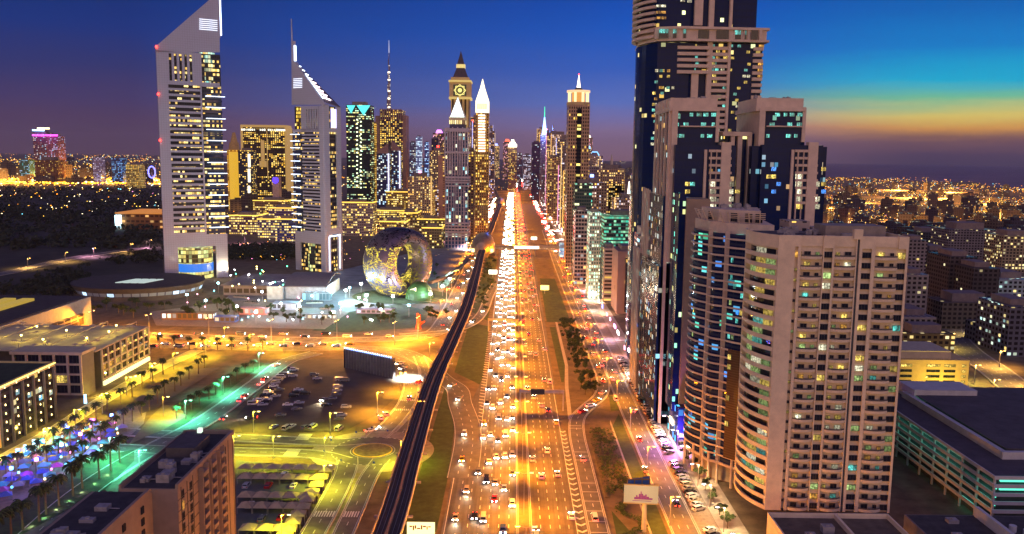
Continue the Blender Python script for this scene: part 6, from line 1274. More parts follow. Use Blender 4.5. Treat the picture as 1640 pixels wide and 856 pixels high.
gantry('grey sign gantry with black display over the right carriageway', 4.6, 27.6, 424, 9.4, (10.5, 17.5))
gantry('orange-lit sign gantry across the left carriageway before the ramp', -17.5, 3.6, 622, 8, None, True)
for k, (x, Y, w_, c, lab) in enumerate([(27.5, 800, 8, (1, .8, .2), 'small glowing yellow sign panel on the verge right of the highway'), (28.5, 1290, 9, (1, .95, .8), 'glowing white sign panel far right of the highway'), (-25, 905, 9, (1, 1, .8), 'white lit sign panel under the viaduct near the big station')]):
    t = thing('lit_sign', lab, 'sign'); mb = MB(); mb.box(x, x + w_, Y, Y + .6, 3.5, 8); mb.build('panel', emis('sgn%d' % k, c, 3), t); mb = MB(); mb.cone((x + w_ / 2, Y + .3), .3, .3, 0, 3.49, 8); mb.build('post', POLE, t)
SC = [(1, .25, .35), (.7, .75, 1), (1, .8, .5), (.25, .3, 1), (1, .4, .9), (1, .95, .9)]
for k in range(17):
    Y = 384 + k * 27 + r3.uniform(-6, 6); h = r3.uniform(1.2, 3); c = SC[r3.randrange(6)]; z = r3.uniform(3, 9)
    t = thing('shop_sign', 'glowing shop sign at street level under the towers, %s from the near end' % nth(k), 'sign', 'shop signs under the right towers'); mb = MB(); w_ = r3.uniform(3, 9); mb.box(74.2 if Y > 400 else 75.4, 74.9 if Y > 400 else 75.9, Y, Y + w_, z, z + h); mb.build('panel', emis('shop%d' % SC.index(c), c, 5), t)
    if k % 2 == 0: lamp('shop_light', 'POINT', (71, Y + 2, 5), 5500, tuple(min(1, v + .25) for v in c), t, .6)
for k, Y in enumerate(range(262, 390, 21)):
    put_lamp(lm_w, 75.4, Y, 'added white-lit lamp post on the pavement under the right towers, %s from the near end' % nth(k), 'added lamp posts on the right pavement', 9, 13000, (1, .66, .3), rz=math.pi)  # pavement lamps added to brighten the feet of the towers
for k, Y in enumerate((700, 760, 830, 900, 990, 1080)):
    put_lamp(lm_w, 76, Y, 'pinkish lamp post in the busy far pavement on the right, %s from the near end' % nth(k), 'lamp posts on the far right pavement', 9, 22000, (1, .5, .3), rz=math.pi)
for k, (Y, pw) in enumerate(((1180, 2), (1330, 2), (1500, 2.5), (1700, 3), (1950, 4), (2250, 5))):
    put_lamp(lm_w, -64, Y, 'glaring white lamp post left of the far viaduct, %s counting away' % nth(k), 'glaring lamp posts by the far viaduct', 9, pw * 60000, (1, .7, .65))
    put_lamp(lm_w, 76, Y, 'pinkish white lamp post right of the far highway, %s counting away' % nth(k), 'glaring lamp posts by the far highway', 9, pw * 60000, (1, .62, .55), rz=math.pi)

# ------------------------------------------------------------------ right side: garage, yellow block, roofs, background blocks
t = thing('parking_garage', 'white open-sided multi-storey garage with teal-lit decks and dark roof, right edge', 'garage')
WHC = mat('white_concrete', (.5, .5, .5), .8, .12, .3); z_ = 20.5; x0 = 170.5
mb = MB(); mb.box(x0 + 3, 260, 289, 395, 0, z_ - 1); mb.build('core', mat('garage_dark', (.05, .06, .06), .8), t)
for j in range(6):
    z = z_ - 1.2 - j * 3.1; mb = MB(); mb.box(x0, x0 + .5, 286, 395, z, z + 1.3); mb.box(x0 + .5, 193, 286, 286.5, z, z + 1.3); mb.build('deck_parapet', WHC, t)
    for i in range(9):
        lit = pick([('cyan', .8)]) if j < 3 else pick([('cyan', .08)])
        if lit != 'dark': mb = MB(); mb.box(x0 + 2.4, x0 + 2.9, 289 + i * 11.6, 299 + i * 11.6, z - 1.6, z - .35); mb.build('deck_light', emis('garage_teal', (.12, .85, .6), 1.5), t)
    if j < 2: mb = MB(); mb.box(174, 192, 288.2, 288.9, z - 1.6, z - .35); mb.build('deck_light', emis('garage_teal', (.15, .85, .6)), t)
mb = MB(); mb.box(193, 262, 286, 288.9, 0, z_ + 1); mb.build('blank_wall', WHC, t)
for i in range(11): mb = MB(); mb.box(x0 + .6, x0 + 1.2, 287 + i * 10.7, 287.8 + i * 10.7, 0, z_ - 1.3); mb.build('column', WHC, t)
mb = MB(); mb.box(x0 + .5, 262, 289, 395, z_ - 1, z_ - .6); mb.build('roof', mat('garage_roof', (.075, .065, .075), .9, .3, .15), t)
mb = MB(); mb.box(184, 186, 305, 388, z_ - .6, z_ + 2.2); mb.box(186, 205, 305, 307, z_ - .6, z_ + 2.2); mb.build('ramp_wall', WHC, t)
mb = MB(); mb.box(186.1, 186.5, 310, 386, z_ - .3, z_ + .6); mb.build('ramp_light', emis('garage_teal', (.15, .85, .6)), t)
mb = MB(); mb.box(187, 262, 308, 395, z_ + 2.2, z_ + 2.6); mb.build('upper_roof', mat('garage_roof', (.075, .065, .075)), t)
mb = MB(); mb.box(186, 215, 380, 396, z_ - .6, z_ + 5); mb.build('stair_house', WHC, t)
t = thing('office_block', 'yellow-lit concrete block with ribbon openings behind the garage', 'building')
mb = MB(); zt_ = DX(1490, 577, 440).z; xa, xb = DX(1437, 600, 440).x, DX(1551, 600, 440).x; mb.box(xa, xb, 440, 470, 0, zt_); mb.build('wall', mat('yellow_concrete', (.6, .42, .16), .8, .15, .2), t)
wl = []
for i in range(10):
    z = zt_ - 3 - i * 2.9
    for u, w_ in ((.12, 6), (.5, 7), (.73, 6)): wl.append((xa + (xb - xa) * u, 439.95, z, 0, w_, 1.3, 'yellow' if (i > 3 and rnd.random() < .8) or i == 0 else 'dark'))
    wl.append((xa + (xb - xa) * .93, 439.95, z, 0, 2, 1.3, 'yellow'))
windows(t, wl)
mb = MB(); mb.box(xa + 2, xb - 8, 444, 468, zt_, zt_ + 4); mb.build('roof_housing', CRM, t)
lamp('yard_light', 'POINT', (228, 425, 12), 26000, (1, .75, .1), t, .6)
t = thing('low_building', 'low block with open dark roof full of ducts at the foot of the beige tower', 'building')
mb = MB(); mb.box(80.5, 118, 190, 252, 0, 19.4); mb.build('wall', BEI, t); mb = MB(); mb.box(81, 117.5, 190.5, 251.5, 19.4, 19.5); mb.build('roof', mat('brown_roof', (.12, .09, .06), .9, .4, .3), t)
mb = MB()
for a in ((80.5, 81, 190, 252), (81, 117.5, 251.5, 252), (117.5, 118, 190, 252), (101, 101.8, 190, 251.5)): mb.box(*a, 19.5, 21)
mb.build('parapet', BEI2, t); roof_gear(t, 82, 100, 205, 250, 19.5, 22); roof_gear(t, 103, 116, 205, 250, 19.5, 6)
for k in range(6): mb = MB(); mb.box(80.2, 80.6, 212 + k * 6, 214 + k * 6, 11, 14); mb.build('window', DG, t)
t = thing('low_building', 'dark low flat roof cluttered with tanks, bottom right corner', 'building')
mb = MB(); mb.box(128, 200, 190, 262, 0, 16.5); mb.build('wall', mat('grey_wall', (.2, .17, .17), .8), t); mb = MB(); mb.box(128.5, 199.5, 190.5, 261.5, 16.5, 16.6); mb.build('roof', DROOF, t); mb = MB(); mb.box(150, 151.2, 215, 261, 16.6, 20); mb.build('ridge_wall', WHC, t)
roof_gear(t, 152, 196, 212, 260, 16.6, 26); roof_gear(t, 130, 148, 212, 260, 16.6, 12)
for k in range(7): mb = MB(); mb.cone((156 + k * 2.6, 250 - k * 3), 1.1, 1.1, 16.6, 18.6, 12); mb.build('water_tank', WHC, t)
BGB = [('white-gridded apartment block behind the beige tower roof', 1456, 1486, 385, 830, 30, (.4, .35, .33), .05), ('brown flat block with dark roof in the right background', 1486, 1524, 402, 840, 40, (.22, .16, .12), .04), ('unlit dark gridded tower, tallest of the right background', 1522, 1566, 412, 720, 40, (.14, .11, .1), .02),
       ('second unlit dark gridded block beside the tall dark one', 1560, 1602, 430, 690, 40, (.12, .1, .1), .03), ('white slab with a stack of balconies close behind the beige tower', 1453, 1488, 440, 640, 30, (.42, .38, .36), .08), ('pale low podium close right of the beige tower', 1448, 1500, 508, 600, 40, (.4, .36, .36), 0), ('white block washed in cyan light at the right edge', 1600, 1660, 448, 700, 50, (.5, .6, .62), .2),
       ('tower with strong cyan and white lights at the right edge', 1618, 1670, 492, 560, 40, (.2, .2, .25), .3), ('yellow-lit block at the right edge under the suburb', 1608, 1660, 378, 1000, 40, (.5, .42, .25), .55), ('low wide concrete podium under the dark gridded tower', 1510, 1604, 485, 650, 30, (.2, .17, .15), .03),
       ('long grey office block in the right middle distance', 1520, 1600, 368, 1150, 50, (.3, .27, .27), .15), ('teal-windowed low block in the right middle distance', 1470, 1512, 372, 1250, 40, (.12, .12, .13), .2), ('curved-front yellow lit low mall right of the beige tower', 1446, 1530, 535, 560, 20, (.35, .28, .1), .3), ('grey terrace block beyond the right car yard', 1570, 1625, 520, 600, 20, (.25, .23, .25), .1)]
for k, (lab, x0, x1, y, Y, dp, wall, lt) in enumerate(BGB):
    t, a, b, z = tower(lab, x0, x1, y, Y, dp, facade(tuple(v * .62 for v in wall), (.02, .02, .02), 4, 3.6, .6, .55, lt * .7, (1, .7, .2), (.5, .9, .9) if k in (6, 7, 11) else (1, .9, .5), 1.1), 'building', 'apartment_block')
for k, (x, y, c, pw) in enumerate([(1610, 515, (.1, .8, 1), 50000), (1640, 550, (.2, .9, 1), 30000), (1560, 540, (1, .7, .2), 30000), (1600, 590, (1, .5, .08), 60000), (1590, 640, (1, .5, .08), 50000), (1500, 520, (1, .8, .2), 16000), (1520, 560, (1, .7, .1), 20000), (1640, 620, (1, .5, .1), 50000), (1560, 615, (1, .8, .15), 30000)]):
    q = G(x, y); put_lamp(lm_one if k > 2 else lm_w, q.x, q.y, 'street lamp among the streets of the right edge, %s from the top' % nth(k), 'lamp posts at the right edge', 11, pw, c)
road('side_street', [(G(a, b).x, G(a, b).y) for a, b in ((1480, 470), (1530, 545), (1600, 600), (1700, 680))], 20, 4)
road('side_street', [(G(a, b).x, G(a, b).y) for a, b in ((1500, 520), (1600, 540), (1720, 560))], 14, 3)
# ------------------------------------------------------------------ suburbs
CL = [emis('far_sodium', (1, .33, .01), 4.5), emis('far_gold', (1, .58, .06), 5), emis('far_white', (1, .85, .5), 5), emis('far_cyan', (.2, .8, 1), 4), emis('far_pink', (1, .3, .6), 4)]
def far_lights(name, n, x0, x1, y0, y1, wts, k=.5, pow_=1.0, mask=None, h=6):
    mb = MB(); i = 0; rr0 = random.Random(n)
    while i < n:
        a = rr0.uniform(x0, x1); b = y0 + (y1 - y0) * rr0.random() ** pow_; i += 1
        if mask and not mask(a, b, rr0): continue
        q = G(a, b); s = (q.length / FPX) * rr0.uniform(.5, 1.2) * k; m = rr0.choices(range(5), wts)[0]
        mb.box(q.x - s, q.x + s, q.y - s, q.y + s, h, h + s * 1.6, m)
    o = mb.build(name, CL, None); o['kind'] = 'stuff'; tag(o, {'suburb_lights_sea': 'dense carpet of orange and white lights reaching the sea on the right', 'suburb_lights_inland': 'band of golden lights along the left horizon', 'highway_lights': 'thick ribbon of orange lamps of the distant left highway', 'park_lights': 'sparse lights dotted over the dark parkland', 'downtown_lights': 'mixed street lights glittering between the far towers', 'district_lights': 'street lamps and shop lights among the buildings below the towers'}[name], 'lights'); return o
def clus(a, b, r): return r.random() < .06 + .94 * abs(math.sin(a * .031 + b * .21) * math.cos(a * .013 - b * .17))
far_lights('suburb_lights_sea', 7500, 1300, 1700, 286, 372, (8, 5, 1.2, .8, .3), .27, 1.1, lambda a, b, r: b > 283 + max(0, a - 1450) * .09 and clus(a, b, r))
far_lights('suburb_lights_inland', 2800, -40, 265, 247, 292, (6, 5, 1.5, 1, .5), .32, 1.0, clus)
far_lights('highway_lights', 900, -40, 262, 288, 298, (7, 4, .5, 0, .2), .8)
far_lights('park_lights', 420, -40, 258, 299, 352, (3, 5, 3, 1, .5), .5, 1.6, clus)
far_lights('downtown_lights', 1500, 360, 1040, 257, 318, (4, 4, 2, 1, 1.5), .4, 1.0, clus)
far_lights('district_lights', 700, 360, 720, 330, 425, (5, 5, 3, 1, 1), .4, 1.0, clus)
LB = [facade(c, (.04, .03, .03), 4, 3.5, .5, .5, l, (1, .6, .1), (1, .9, .6), 1.3) for c, l in (((.1, .08, .06), .08), ((.07, .05, .05), .05), ((.12, .09, .07), .12), ((.06, .05, .07), .06))]
lbm = []
for k in range(8): mb = MB(); w_, d_, h = r3.uniform(12, 30), r3.uniform(12, 28), r3.choice([7, 10, 14, 20, 26]); mb.box(-w_ / 2, w_ / 2, -d_ / 2, d_ / 2, 0, h); mb.box(-w_ / 5, w_ / 5, -d_ / 5, d_ / 5, h, h + 3); lbm.append(mb.mesh('low_house', LB[k % 4]))
def scatter_houses(n, x0, x1, y0, y1, label, group, sc=1.0, pw=1.0):
    for _ in range(n):
        q = G(r3.uniform(x0, x1), y0 + (y1 - y0) * r3.random() ** pw); o = obj('low_house', lbm[r3.randrange(8)], None, (q.x, q.y, 0), r3.uniform(0, 1.5), (sc * r3.uniform(.8, 1.5), sc, r3.uniform(.7, 1.3) * sc)); tag(o, label, 'house', group)
scatter_houses(170, 1310, 1680, 300, 400, 'small dim house of the lamp-lit suburb between the right towers and the sea', 'houses of the seaside suburb', 1.2, .8)
scatter_houses(50, -30, 255, 268, 296, 'small far block standing on the left horizon behind the dark parkland', 'blocks on the left horizon', 2.2)
scatter_houses(40, 955, 1030, 268, 330, 'small block in the gap between the rotunda tower and the right complex', 'blocks in the right gap', 1.6)
scatter_houses(30, 375, 700, 322, 350, 'small block lost among the towers behind the museum', 'blocks behind the museum', 1.4)
t = thing('mall', 'long flat red-orange lit mall on the edge of the dark park', 'building'); a = DX(186, 350, 1420); b = DX(262, 350, 1420)
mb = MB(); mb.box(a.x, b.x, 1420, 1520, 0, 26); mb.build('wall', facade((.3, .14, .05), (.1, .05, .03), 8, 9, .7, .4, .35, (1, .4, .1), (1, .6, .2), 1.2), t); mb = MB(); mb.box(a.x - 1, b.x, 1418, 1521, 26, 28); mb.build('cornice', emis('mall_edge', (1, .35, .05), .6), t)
mb = MB(); p = DX(190, 372, 1415); mb.box(p.x - 4, p.x + 5, 1412, 1417, 2, 24); mb.build('sign_panel', emis('mall_sign', (.6, .9, 1), 4), t)
for k in range(14):
    q = G(r3.uniform(1320, 1640), r3.uniform(300, 372)); put_lamp(lamp_meshes(22, (-1, 1), GLOW_O, .9) if k == 0 else HM, q.x, q.y, 'added lamp mast throwing orange light over the seaside suburb, one of a scatter', 'added high masts over the suburb', 22, 7e6 * (q.y / 2500) ** 2, (1, .45, .08), cone=165) if k else None  # masts added so that orange light reaches the suburb ground
    if k == 0: HM = lamp_meshes(22, (-1, 1), GLOW_O, .9)
for k in range(9):
    q = G(-10 + k * 31, 294 - (k % 2) * 3); put_lamp(HM, q.x, q.y, 'tall lamp mast on the glowing far left highway, one of a row', 'high masts on the far left highway', 22, 1.2e7, (1, .45, .06), cone=165)
for k, (x, y) in enumerate([(392, 392), (430, 378), (470, 385), (555, 370), (610, 375), (660, 380), (700, 388), (520, 345), (400, 345), (690, 345), (330, 402), (210, 405), (150, 412), (105, 420), (45, 430), (240, 398)]):
    q = G(x, y); put_lamp(lm_main if x > 360 else lm_one, q.x, q.y, 'orange street lamp in the district behind the grey towers, %s from the right end' % nth(15 - k), 'street lamps behind the grey towers', 16 if x > 360 else 11, 160000 if x > 360 else 60000, (1, .55, .14) if k % 3 else (1, .45, .7), cone=160)
road('park_road', [(G(a, b).x, G(a, b).y) for a, b in ((-60, 450), (20, 436), (130, 412), (262, 396), (330, 404), (420, 402))], 16, 3)

# ------------------------------------------------------------------ trees
LEAF = [mat('leaf_dark', (.022, .042, .012), .8, .5, 1.5), mat('leaf_mid', (.055, .09, .018), .8, .5, 1.5)]
PARKL = [mat('park_leaf_dark', (.012, .02, .008), .9, .5, .2), mat('park_leaf', (.025, .035, .012), .9, .5, .2)]
BARK = mat('bark', (.14, .1, .06), .9, .3, 2)
def leaf_cloud(mb, c, r, n, s, rg, ms=2, flat=.75):
    cl = [(Vector((rg.gauss(0, .45), rg.gauss(0, .45), rg.gauss(0, .4) * flat)) * r) for _ in range(7)]
    for _ in range(n):
        v = rg.choice(cl) + Vector((rg.gauss(0, 1), rg.gauss(0, 1), rg.gauss(0, 1))).normalized() * r * rg.uniform(.15, .42); v.z *= flat
        a = Vector((rg.gauss(0, 1), rg.gauss(0, 1), rg.gauss(0, .6))).normalized(); b = a.orthogonal().normalized(); q = Vector(c) + v; k = s * rg.uniform(.6, 1.3)
        mb.poly([q + a * k, q + b * k * .6, q - a * k, q - b * k * .6], m=rg.randrange(ms))
TP = []
for k in range(4):
    rg = random.Random(k); tr = MB(); tr.tube((0, 0, 0), (.1, 0, 2.6), .22, .15, 7)
    for i in range(4): a_ = i * 1.6; tr.tube((.1, 0, 2.3), (1.2 * math.cos(a_), 1.2 * math.sin(a_), 3.8), .11, .05, 5)
    cr_ = MB(); leaf_cloud(cr_, (0, 0, 4.3), 2.7, 420, .38, rg); TP.append((tr.mesh('trunk', BARK), cr_.mesh('crown', LEAF)))
def tree(x, y, s, label, group, z=0):
    t = thing('tree', label, 'tree', group, (x, y, z), rnd.uniform(0, 6)); t.scale = (s, s, s * rnd.uniform(.85, 1.15)); a, b = TP[rnd.randrange(4)]; obj('trunk', a, t); obj('crown', b, t); return t
PTR = MB(); PTR.tube((0, 0, 0), (.15, 0, 5.5), .28, .2, 8); PTR.tube((.15, 0, 5.5), (.1, .05, 7.4), .24, .3, 8)
PTM = PTR.mesh('trunk', BARK); PCM = []
for k in range(3):
    rg = random.Random(30 + k); mb = MB()
    for i in range(20):
        a_ = i * 2.4 + rg.uniform(-.2, .2); up = rg.uniform(-.2, 1.2); ln_ = rg.uniform(2.3, 3.2); prev = Vector((.1, .05, 7.4)); dr_ = Vector((math.cos(a_), math.sin(a_), up)).normalized(); sd = Vector((-math.sin(a_), math.cos(a_), 0))
        for j in range(6):
            nx = prev + dr_ * ln_ / 6; w = .5 * (1 - abs(j / 6 - .4))
            for s_ in (-1, 1):
                mb.poly([prev, nx, nx + sd * s_ * w + Vector((0, 0, -.18)) + dr_ * .2, prev + sd * s_ * w + Vector((0, 0, -.2)) + dr_ * .1], m=rg.randrange(2))
            prev = nx; dr_ = (dr_ + Vector((0, 0, -.34))).normalized()
    PCM.append(mb.mesh('crown', LEAF))
def palm(x, y, s, label, group):
    t = thing('palm_tree', label, 'palm tree', group, (x, y, 0), rnd.uniform(0, 6)); t.scale = (s, s, s * rnd.uniform(.85, 1.15)); obj('trunk', PTM, t); obj('crown', PCM[rnd.randrange(3)], t); return t
def line_px(a, b, n): return [G(a[0] + (b[0] - a[0]) * k / (n - 1), a[1] + (b[1] - a[1]) * k / (n - 1)) for k in range(n)]
for (a, b, n, s, word) in (((330, 590), (120, 745), 17, 1.1, 'in the inner boulevard row'), ((262, 600), (15, 770), 15, 1.15, 'in the outer boulevard row'), ((405, 596), (285, 672), 11, 1.0, 'in the row along the green strip'), ((195, 742), (0, 880), 11, 1.5, 'in the row beside the blue market'), ((150, 700), (60, 760), 6, 1.2, 'in the row on the market square'), ((255, 560), (420, 562), 8, 1.1, 'in the row along the cross street')):
    for k, p in enumerate(line_px(a, b, n)): palm(p.x + rnd.uniform(-.8, .8), p.y + rnd.uniform(-.8, .8), s, '%s palm tree %s, counting from its far end' % (nth(k), word) if word[-1] != 't' else '%s palm tree %s, counting from its left end' % (nth(k), word), 'palm trees ' + word)
for k in range(10):
    p = line_px((205, 735), (20, 860), 10)[k]; f = thing('ground_light', 'small white ground light under the market palms, %s from the far end' % nth(k), 'lamp', 'ground lights under the market palms', (p.x + 2, p.y, 0)); mb = MB(); mb.cone((0, 0), .35, .3, 0, .4, 8); mb.build('lamp_head', GLOW_W, f); lamp('up_light', 'POINT', (0, 0, .9), 260, (.5, 1, .5) if k % 2 else (.9, .9, .6), f, .2)
k = 0
for Y in range(452, 660, 13):
    for x in (40.5, 45.5): tree(x + rnd.uniform(-1, 1), Y + rnd.uniform(-3, 3), rnd.uniform(1.0, 1.4), 'dark leafy tree of the double planting right of the highway, %s from the near end' % nth(k // 2), 'trees planted right of the highway')
    k += 1
for k in range(16): tree(-20.5 - rnd.uniform(0, 9), 700 + k * 23, 1.2, 'tree on the lawn between viaduct and highway, %s from the near end' % nth(k), 'trees between viaduct and highway')
for k in range(9): tree(77.5, 286 + k * 11.5, .9, 'small round tree on the pavement under the curved tower, %s from the near end' % nth(k), 'pavement trees under the curved tower')
for k in range(26): q = G(r3.uniform(430, 720), r3.uniform(498, 522)); tree(q.x, q.y, 1.3, 'small tree on the garden ground before the ring museum, one of a scatter', 'trees in the museum garden')
for k in range(22): q = G(r3.uniform(150, 400), r3.uniform(490, 512)); tree(q.x, q.y, 1.5, 'tree around the round podium forecourt, one of a scatter', 'trees around the round podium')
for k in range(14): q = G(270 + k * 9, 722 - k * 1.5) if False else G(r3.uniform(640, 690), r3.uniform(420, 470)); tree(q.x + 10, q.y, 1.2, 'floodlit green tree close round the ring museum, one of a scatter', 'trees close round the museum')
wd = MB(); rg = random.Random(3)
for _ in range(560):
    if rg.random() < .7: a, b = rg.uniform(-40, 262), rg.uniform(398, 478); q = G(a, b); ok = b > 470 - a * .28 and not (a > 138 and b > 425)
    else: a, b = rg.uniform(370, 470), rg.uniform(400, 418); q = G(a, b); ok = True
    if ok: leaf_cloud(wd, (q.x, q.y, 6), 7.5, 60, 1.5, rg, 2, .8)
for _ in range(420):
    q = G(rg.uniform(-60, 262), rg.uniform(302, 400)); leaf_cloud(wd, (q.x, q.y, 5), 11 * q.y / 1000 + 4, 30, 3.4, rg, 2, .5)
wo_ = wd.build('woodland', PARKL); wo_['kind'] = 'stuff'; tag(wo_, 'dark mass of park trees filling the left middle distance', 'woodland')
# shrub beds on the right verge
bed = mat('bed_soil', (.1, .07, .035), .95, .4, .4)
for pts in ([(37, 312), (38.5, 312), (42.5, 392), (40.5, 396), (37.5, 380)], [(44, 318), (47.5, 312), (47.5, 385), (43.8, 395)]): sheet('planting_bed', pts, bed, None, .35)
hg = MB(); rg = random.Random(9)
for _ in range(300):
    x = rg.uniform(38, 48); y = rg.uniform(315, 395); leaf_cloud(hg, (x, y, .9), 1.1, 12, .35, rg, 2, .6)
ln_ = spline([(40, 250), (46, 262), (40, 275), (48, 288), (41, 300), (47, 312)], 8)
for p in ln_:
    for _ in range(5): leaf_cloud(hg, (p.x + rg.uniform(-1.2, 1.2), p.y + rg.uniform(-1.2, 1.2), .8), 1.1, 14, .32, rg, 2, .6)
o = hg.build('shrubs', LEAF); o['kind'] = 'stuff'; tag(o, 'low clipped shrubs in winding beds on the sandy verge behind the billboard', 'shrubs')
# ------------------------------------------------------------------ vehicles
TYRE = mat('tyre', (.015, .015, .015), .9); RIM = mat('rim', (.35, .35, .36), .35, .1, 1, .8); CGL = mat('car_glass', (.01, .012, .015), .05)
HEAD = emis('headlight_glass', (1, .9, .7), 60); TAIL = emis('tail_light_glass', (1, .02, .01), 22); HOFF = mat('lamp_clear', (.6, .6, .6), .1); TOFF = mat('lamp_red', (.35, .01, .01), .2)
PC = {'white': (.75, .75, .73), 'silver': (.42, .43, .45), 'black': (.02, .02, .022), 'grey': (.16, .16, .17), 'red': (.4, .02, .02), 'blue': (.03, .07, .25), 'beige': (.5, .42, .3), 'yellow': (.7, .45, .03)}
PM = {k: mat('car_paint_' + k, v, .25, .05, 1) for k, v in PC.items()}
PROF = {'sedan': [(-2.3, .35), (2.3, .35), (2.35, .7), (2.1, .88), (1.15, 1.0), (.35, 1.42), (-.95, 1.45), (-1.65, 1.05), (-2.25, .98), (-2.35, .65)],
        'suv': [(-2.3, .4), (2.35, .4), (2.4, .85), (2.15, 1.05), (1.2, 1.15), (.6, 1.72), (-1.9, 1.75), (-2.25, 1.15), (-2.38, .9)],
        'van': [(-2.6, .4), (2.5, .4), (2.55, .9), (2.2, 1.2), (1.5, 1.9), (-2.5, 2.0), (-2.62, 1.0)]}
def car_meshes(kind):
    pr = PROF[kind]; w = {'sedan': .9, 'suv': .97, 'van': .98}[kind]; mb = MB(); n = len(pr); top = max(z for _, z in pr)
    wid = lambda z: w if z < .95 else w * (1 - .22 * (z - .95) / max(.3, top - .95))
    for i in range(n):
        (y0, z0), (y1, z1) = pr[i], pr[(i + 1) % n]; mb.poly([(wid(z0), y0, z0), (wid(z1), y1, z1), (-wid(z1), y1, z1), (-wid(z0), y0, z0)])
    mb.poly([(wid(z), y, z) for y, z in pr][::-1]); mb.poly([(-wid(z), y, z) for y, z in pr])
    body = mb; gl = MB(); zb = 1.0 if kind == 'sedan' else (1.18 if kind == 'suv' else 1.25); up = [p for p in pr if p[1] > zb + .25]; yf, yb = max(p[0] for p in up), min(p[0] for p in up)
    fr = {'sedan': 1.05, 'suv': 1.12, 'van': 2.0}[kind]; rb = {'sedan': -1.55, 'suv': -2.2, 'van': -2.55}[kind]; e = .015
    for s_ in (-1, 1): gl.poly([(s_ * (wid(zb) + e), fr - .25, zb + .03), (s_ * (wid(zb) + e), rb + .25, zb + .03), (s_ * (wid(top - .1) + e), yb + .2, top - .12), (s_ * (wid(top - .1) + e), yf - .05, top - .12)][::s_])
    def onprof(f):   # glass strip lying on the body between two profile points
        (y0, z0), (y1, z1) = f; d = Vector((y1 - y0, z1 - z0)).normalized(); q = Vector((d.y, -d.x)) * .02; a = (y0 + d.x * .08 + q.x, z0 + d.y * .08 + q.y); b = (y1 - d.x * .08 + q.x, z1 - d.y * .08 + q.y)
        gl.poly([(wid(z0) * .9, a[0], a[1]), (wid(z1) * .9, b[0], b[1]), (-wid(z1) * .9, b[0], b[1]), (-wid(z0) * .9, a[0], a[1])])
    idx = {'sedan': ((4, 5), (6, 7)), 'suv': ((4, 5), (6, 7)), 'van': ((3, 4), (5, 6))}[kind]
    for a, b in idx: onprof((pr[a], pr[b]))
    wh = []
    for y in (-1.4, 1.45):
        for s_ in (-1, 1):
            m_ = MB(); m_.tube((s_ * (w - .2), y, .34), (s_ * (w + .02), y, .34), .34, .34, 12, 0); m_.tube((s_ * (w + .021), y, .34), (s_ * (w + .035), y, .34), .2, .2, 8, 1); wh.append(m_)
    def lampbox(sx, y0, y1, z): m_ = MB(); m_.box(min(sx * w * .95, sx * w * .5), max(sx * w * .95, sx * w * .5), y0, y1, z, z + .26); return m_
    yfz, ybz = (2.25, 2.42) if kind != 'van' else (2.4, 2.58), (-2.42, -2.25) if kind != 'van' else (-2.66, -2.5); zl = .62 if kind == 'sedan' else .78
    heads = [lampbox(s_, yfz[0], yfz[1], zl) for s_ in (-1, 1)]; tails = [lampbox(s_, ybz[0], ybz[1], zl + .05) for s_ in (-1, 1)]
    return body, gl, wh, heads, tails
CM = {k: car_meshes(k) for k in PROF}; CC = {}
def merged(mbs, names):
    out = MB(); 
    for mb, mi in mbs:
        b = len(out.v); out.v += mb.v; out.f += [tuple(b + i for i in f) for f in mb.f]; out.uv += mb.uv; out.m += [mi] * len(mb.f)
    return out
def car_proto(kind, col, state, detail):
    k = (kind, col, state, detail)
    if k in CC: return CC[k]
    body, gl, wh, hd, tl_ = CM[kind]; hm = HEAD if state == 'lit' else HOFF; tm = TAIL if state == 'lit' else TOFF
    if detail:
        r = [('body', body.mesh('body', PM[col])), ('windows', gl.mesh('windows', CGL))] + [('wheel', m.mesh('wheel', [TYRE, RIM])) for m in wh] + [('headlight', m.mesh('headlight', hm)) for m in hd] + [('tail_light', m.mesh('tail_light', tm)) for m in tl_]
    else:
        r = merged([(body, 0), (gl, 1)] + [(m, 2) for m in wh] + [(m, 3) for m in hd] + [(m, 4) for m in tl_], 0).mesh('car', [PM[col], CGL, TYRE, hm, tm])
    CC[k] = r; return r
VW = {'sedan': 'saloon car', 'suv': 'off-road car', 'van': 'van'}; NC = [0]
def car(x, y, ang, label, group, kind=None, col=None, state='lit', z=0.1, beam=0, s=1.15):
    kind = kind or rnd.choices(('sedan', 'suv', 'van'), (5, 4, 1))[0]; col = col or rnd.choices(list(PC), (8, 5, 3, 3, 1, 1, 1.5, .8))[0]; NC[0] += 1
    lab = label.replace('@', '%s %s' % (col, VW[kind])); detail = y < 470
    if detail:
        t = thing('parked_car' if state == 'off' else 'car', lab, 'car', group, (x, y, z), ang); t.scale = (s, s, s)
        for n_, me in car_proto(kind, col, state, True): obj(n_, me, t)
    else:
        t = tag(obj('parked_car' if state == 'off' else 'car', car_proto(kind, col, state, False), None, (x, y, z), ang, (s, s, s)), lab, 'car', group)
    if beam:
        l_ = lamp('headlight_beam', 'SPOT', (0, 2.6, .9), beam, (1, .8, .5), t, .25, 70); l_.rotation_euler = (R(80), 0, 0)
    return t
rv = random.Random(11)
